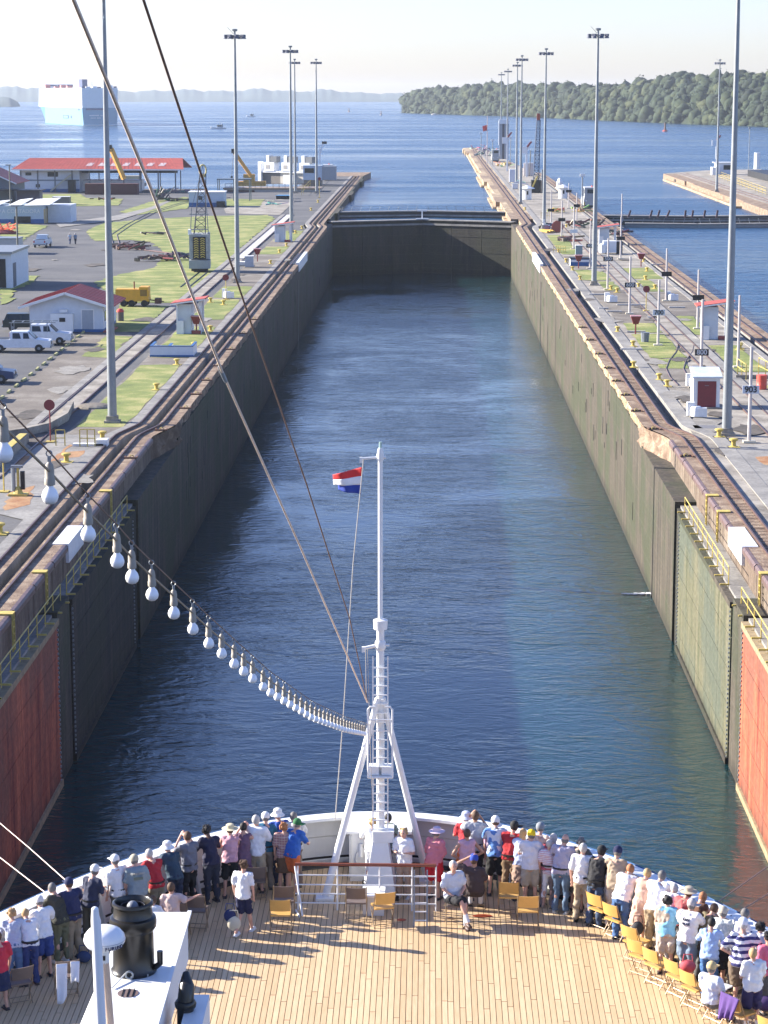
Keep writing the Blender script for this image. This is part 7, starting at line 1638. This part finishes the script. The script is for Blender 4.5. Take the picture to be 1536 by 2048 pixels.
P(460, 1648, 'woman in straw hat with green crown and pink sleeveless top', .1, 1.66, 'rail', .15, hair='brown', hat='brim', hatc=(.62, .55, .36), top=(.60, .33, .38), sleeve='none', bot='shorts', bc=(.012, .012, .014))
P(487, 1644, 'dark haired woman half hidden in mauve top beside the straw hat', -.1, 1.66, 'up', .1, hair='black', top=(.16, .09, .14), sleeve='none', bc=(.2, .12, .08), bot='dress')
P(512, 1629, 'white haired man in white shirt and wide khaki shorts', .05, 1.80, 'rail', .1, hair='white', top=W_, bot='shorts', bc=KH, b_=1.18, shoe=(.05, .04, .04))
P(531, 1623, 'person in white cap and teal blue shirt near the bow', .1, 1.76, lean=.25, hair='grey', hat='cap', top=(.02, .13, .22), bc=(.24, .2, .16))
P(555, 1617, 'person in white bucket hat and bright blue hooded top', .05, 1.76, lean=.25, hat='bucket', hair='grey', top=(.02, .08, .36), sleeve='long', bc=(.05, .06, .1))
P(587, 1623, 'grey haired person in pale shirt at the bulwark behind the green cap', -.1, 1.74, lean=.35, hair='grey', top=(.6, .58, .56), bc=(.2, .15, .12))
P(595, 1636, 'man in green cap and blue polo with orange shorts', -.35, 1.72, lean=.25, hat='capside', hatc=(.02, .14, .04), hair='grey', top=(.03, .12, .42), bot='shorts', bc=(.60, .14, .04))
P(569, 1657, 'red haired woman in pink plaid shirt and brown knee shorts', .05, 1.62, 'side', .0, hair='red', hairstyle='curly', top=(.50, .36, .30), tpat=('plaid', (.34, .16, .16), 5.), bot='skirt', bc=(.13, .075, .04), base=tuple(at(570, 1783, DK)))
wp, inf = P(491, 1722, 'woman in white T-shirt and navy shorts walking with two bags', -.35, 1.64, 'side', 0, 'walk', hair='brown', hairstyle='full', top=W_, bot='shorts', bc=(.015, .018, .06), shoe=(.72, .72, .72), base=tuple(at(488, 1868, DK)), b_=1.0)
bag(468, 1862, (.30, .14, .34), (.62, .56, .42), 'cream canvas tote bag hanging from the walking woman', 'tote_bag', z=.12); bag(460, 1845, (.26, .12, .3), (.02, .03, .11), 'navy shopping bag held next to the cream tote', 'shopping_bag', z=.3)
def seated(px, py, lab, ang, **kw):
    return P(px, py, lab, ang, legs='sit', lean=kw.pop('lean', -.05), **kw)
seated(342, 1764, 'seated person in pale pink shirt with arm over the next chair', -.15, H=1.70, arms='lap', arms2='back', hair='brown', top=(.60, .46, .42), bc=(.02, .04, .10), b_=1.1)
seated(306, 1790, 'seated short haired youngster in white T-shirt on tan chair', -.35, H=1.5, arms='lap', hair='brown', top=W_, bc=(.2, .2, .2), b_=.95)
# ---- centre
P(751, 1638, 'blond person in white leaning on the housing at the bow tip', 0, 1.6, lean=.35, hair='blond', hairstyle='full', top=W_, bc=W_, base=(at(751, 1700, DK).x-.02, 49.75, DK), b_=.95)
P(766, 1632, 'dark haired person in grey green shirt leaning at the bow tip', -.2, 1.7, lean=.4, hair='black', top=(.16, .20, .18), bc=(.1, .1, .1), base=(at(766, 1700, DK).x+.1, 49.8, DK), b_=.95)
P(803, 1664, 'woman with curly blond hair facing us in open white shirt', 2.85, 1.62, 'hold', .0, hair='blond', hairstyle='curly', top=W_, bc=(.36, .25, .18), shoe=(.6, .58, .55), face=True, base=tuple(at(808, 1795, DK)), b_=1.05)
wp, inf = P(868, 1661, 'woman in pink sun hat, pink blouse and red shorts', -.6, 1.62, 'hold', .08, hair='grey', hat='brim', hatc=(.72, .55, .62), top=(.62, .20, .24), sleeve='half', bot='shorts', bc=(.55, .015, .03), b_=1.3, base=tuple(at(868, 1797, DK)))
seated(907, 1721, 'white haired man in pale polo and black shorts seated facing us', 3.25, H=1.78, arms='lap', hair='white', top=(.58, .62, .68), bot='shorts', bc=(.012, .012, .016), sock=(.7, .7, .7), shoe=(.10, .06, .05), turn=9, face=True, b_=1.1)
seated(948, 1707, 'seated man in blue cap and dark brown T-shirt with raised arm', -.1, H=1.76, arms='head', arms2='lap', hair='brown', skin=1, hat='cap', hatc=(.02, .06, .38), top=(.06, .04, .04), bot='shorts', bc=(.04, .03, .03), sock=(.7, .7, .7))
P(934, 1657, 'brown haired woman in pink sleeveless top with hand on hip', 0, 1.66, 'hips', 0, hair='brown', skin=1, top=(.62, .36, .42), sleeve='none', bot='shorts', bc=(.03, .03, .07))
P(932, 1623, 'person in pale sun hat and red top with orange wrap', .1, 1.72, lean=.2, hair='grey', hat='bucket', hatc=(.55, .60, .75), top=(.60, .04, .05), bc=(.70, .16, .03), bot='skirt')
P(951, 1621, 'brown headed man in light grey polo holding binoculars up', .0, 1.80, 'up', .05, hair='brown', skin=1, top=(.40, .42, .45), bc=(.02, .02, .03), b_=1.15)
P(991, 1631, 'man in white cap and white T-shirt with blue print', -.1, 1.80, lean=.2, hair='brown', hat='cap', top=(.66, .70, .74), tpat=('spots', (.10, .22, .50), 5.), bot='shorts', bc=(.015, .015, .015))
P(1001, 1652, 'woman in large white hat, floral shirt and sea green trousers', -.05, 1.66, 'side', .05, hair='grey', hat='bucket', hatc=(.78, .78, .76), top=(.50, .38, .48), tpat=('floral', (.55, .45, .5), 14.), bc=(.16, .27, .21), b_=1.25, base=tuple(at(990, 1783, DK)))
P(1029, 1641, 'man with black cap in red shirt and brown trousers', -.15, 1.76, lean=.3, hair='black', hat='capside', hatc=(.02, .02, .02), top=(.42, .02, .025), bc=(.20, .13, .07))
P(1047, 1656, 'woman with long blond hair in light blue shirt', -.3, 1.66, lean=.25, hair='blond', hairstyle='long', top=(.42, .48, .66), sleeve='half', bc=(.3, .2, .15), bot='skirt')
P(1057, 1663, 'man in bright yellow cap, white shirt and khaki shorts', -.1, 1.72, 'rail', .12, hair='grey', hat='cap', hatc=(.80, .55, .01), top=(.70, .68, .70), bot='shorts', bc=(.40, .35, .27), sock=(.72, .72, .72), shoe=(.7, .7, .7), b_=1.2, base=tuple(at(1060, 1812, DK)))
P(1081, 1644, 'man in grey cap and cream shirt at the right of the bow', -.3, 1.78, lean=.3, hair='grey', hat='cap', hatc=(.22, .24, .26), top=(.66, .50, .40), bc=(.3, .26, .2), b_=1.15)
P(1108, 1666, 'person with long pale blond hair in coral red shirt', -.35, 1.68, lean=.3, hair='white', hairstyle='long', top=(.52, .10, .12), bc=(.2, .16, .15))
P(1096, 1681, 'slim white haired woman in pink striped shirt and white shorts', -.15, 1.56, 'side', .0, hair='white', top=(.62, .36, .42), tpat=('stripe', (.74, .72, .72), 7.), bot='capri', bc=(.74, .72, .72), shoe=(.45, .3, .2), b_=.92, base=tuple(at(1097, 1815, DK)))
P(1131, 1667, 'balding man in lavender shirt with belt and blue jeans', -.3, 1.78, lean=.3, hair='bald', top=(.36, .34, .44), bc=(.10, .16, .24), shoe=(.6, .58, .52), b_=1.12)
P(1163, 1674, 'grey haired woman in long dark checked dress', -.4, 1.66, lean=.3, hair='grey', hairstyle='full', top=(.14, .13, .12), tpat=('plaid', (.05, .05, .05), 16.), bot='dress')
P(1165, 1690, 'white haired man in white short sleeved shirt and tan trousers', -.2, 1.76, 'side', .02, hair='white', top=(.74, .74, .76), bc=(.34, .27, .18), shoe=(.02, .02, .02), base=tuple(at(1163, 1843, DK)), b_=1.08, arms2='side')
P(1204, 1690, 'man in black cap and black shirt with jeans', -.4, 1.78, lean=.3, hair='black', hat='cap', hatc=(.015, .015, .015), top=(.015, .015, .018), bc=(.05, .08, .14), b_=1.1)
P(1236, 1691, 'man in navy cap, tan shirt and off white trousers', -.45, 1.80, lean=.25, hair='grey', hat='cap', hatc=(.02, .025, .08), top=(.42, .32, .22), sleeve='half', bc=(.56, .50, .44), b_=1.15)
P(1262, 1727, 'person with reddish hair in loose white shirt and blue jeans', -.7, 1.70, lean=.5, hair='red', top=W_, sleeve='long', bc=(.06, .13, .28), b_=1.25)
P(1296, 1736, 'slim blond woman in long peach dress', -.6, 1.68, lean=.3, hair='blond', top=(.58, .36, .27), bot='dress', b_=.95, sleeve='none')
P(1325, 1740, 'grey haired man in white shirt and tan trousers leaning over', -.7, 1.76, lean=.5, hair='grey', top=(.74, .74, .78), bc=(.34, .26, .16), b_=1.18, sleeve='half')
P(1350, 1766, 'white haired person in white seen behind the dark haired woman', -.8, 1.66, lean=.5, hair='white', top=(.68, .66, .68), sleeve='half', bc=(.4, .38, .36))
P(1378, 1773, 'person in wide straw hat and faded red top', -.8, 1.66, lean=.45, hair='brown', hat='brim', hatc=(.50, .42, .30), top=(.45, .10, .10), bc=(.1, .1, .1))
P(1336, 1790, 'dark haired woman with sky blue sleeve and beige tunic', -.5, 1.66, 'hold', .1, hair='black', hairstyle='full', top=(.46, .38, .30), tpat=('spots', (.20, .45, .62), 2.2), bot='shorts', bc=(.50, .43, .36), b_=1.15)
pt, inf = P(1384, 1797, 'man in grey white cap and white T-shirt with dark print, denim shorts', -.4, 1.72, 'rail', .1, hair='grey', hat='capside', hatc=(.50, .45, .42), top=(.76, .72, .72), bot='shorts', bc=(.16, .22, .30), b_=1.2)
for k_, tx in enumerate(('SAN', 'BLAS')): textpart(tx, .075, paint((.03, .04, .08)), pt, inf[3](0, -.155, .42-.085*k_), (pi/2-.1, 0, 0), 'shirt_lettering', bold=.003)
P(1407, 1783, 'woman with long auburn hair in brown top', -.8, 1.70, lean=.4, hair='red', hairstyle='long', top=(.14, .06, .03), bc=(.03, .03, .06), sleeve='none')
P(1430, 1806, 'person with light brown hair in olive shirt behind the khaki cap', -.8, 1.66, lean=.4, hair='brown', top=(.16, .13, .07), bc=(.1, .1, .1))
P(1447, 1812, 'woman in khaki cap, pale patterned shirt and black skirt', -.6, 1.70, 'rail', .2, hair='grey', hat='cap', hatc=(.52, .45, .34), top=(.50, .55, .52), tpat=('spots', (.68, .68, .62), 18.), sleeve='half', bot='skirt', bc=(.015, .015, .02), b_=1.2)
P(1424, 1834, 'dark haired person in light blue sweater and blue jeans', -.4, 1.64, 'rail', .15, hair='black', top=(.34, .48, .74), sleeve='half', bc=(.05, .14, .33), b_=1.05)
P(1492, 1816, 'grey haired person in white behind the striped polo', -.8, 1.74, lean=.3, hair='grey', top=W_, bc=(.4, .38, .34))
P(1487, 1834, 'big man in navy and white striped polo with white visor', -.3, 1.82, 'hips', .05, hair='white', hat='capside', hatc=(.74, .74, .76), top=(.70, .70, .73), tpat=('stripe', (.04, .04, .15), 2.6), bot='shorts', bc=(.15, .11, .075), shoe=(.45, .43, .4), b_=1.35, sock=(.6, .6, .6))
P(1522, 1843, 'woman with dark curly hair in white top near the right edge', -.6, 1.66, lean=.25, hair='black', hairstyle='curly', top=(.72, .66, .70), bc=(.3, .2, .2))
P(1536, 1862, 'woman with curly dark hair and pink top at the right edge', .6, 1.66, 'side', .05, hair='black', hairstyle='curly', skin=1, top=(.66, .14, .22), bc=(.1, .1, .1))
rs, inf = seated(1424, 1922, 'seated man in tan cap reading a book at the lower right', -.95, H=1.74, arms='lap', hair='grey', hat='cap', hatc=(.55, .42, .20), top=(.60, .64, .74), bc=(.12, .12, .11), b_=1.1)
q = MB().box((-.15, .30, .72), (.15, .52, .745)).build('open_book', M_white); q.location = rs.location; q.rotation_euler = rs.rotation_euler; tag(q, 'open book on the lap of the reading man', 'book')
P(1506, 1895, 'person with cropped blond hair in white T-shirt and navy shorts', -.1, 1.66, 'hold', .0, hair='blond', top=W_, bot='shorts', bc=(.03, .025, .09), b_=1.15, sock=(.7, .7, .7), shoe=(.08, .08, .09))
# ---- small figures in the yard
for i, (px, py, lab, kw) in enumerate(((140, 489, 'left of two men walking across the yard in blue', dict(top=(.45, .5, .55), bc=(.08, .12, .2))), (151, 489, 'right of two men walking across the yard, dark trousers', dict(top=(.2, .26, .32), bc=(.02, .03, .05))), (148, 437, 'lone man striding past the white workshops', dict(top=(.3, .35, .4), bc=(.03, .05, .1))))):
    P(px, py, lab, .3 if i < 2 else 1.2, 1.75, 'side', .0, 'walk', hair='black', hat='cap', hatc=(.5, .5, .5), base=tuple(at(px, py, GZ)), group='men walking in the yard', gz=GZ, z=GZ+.03, **kw)
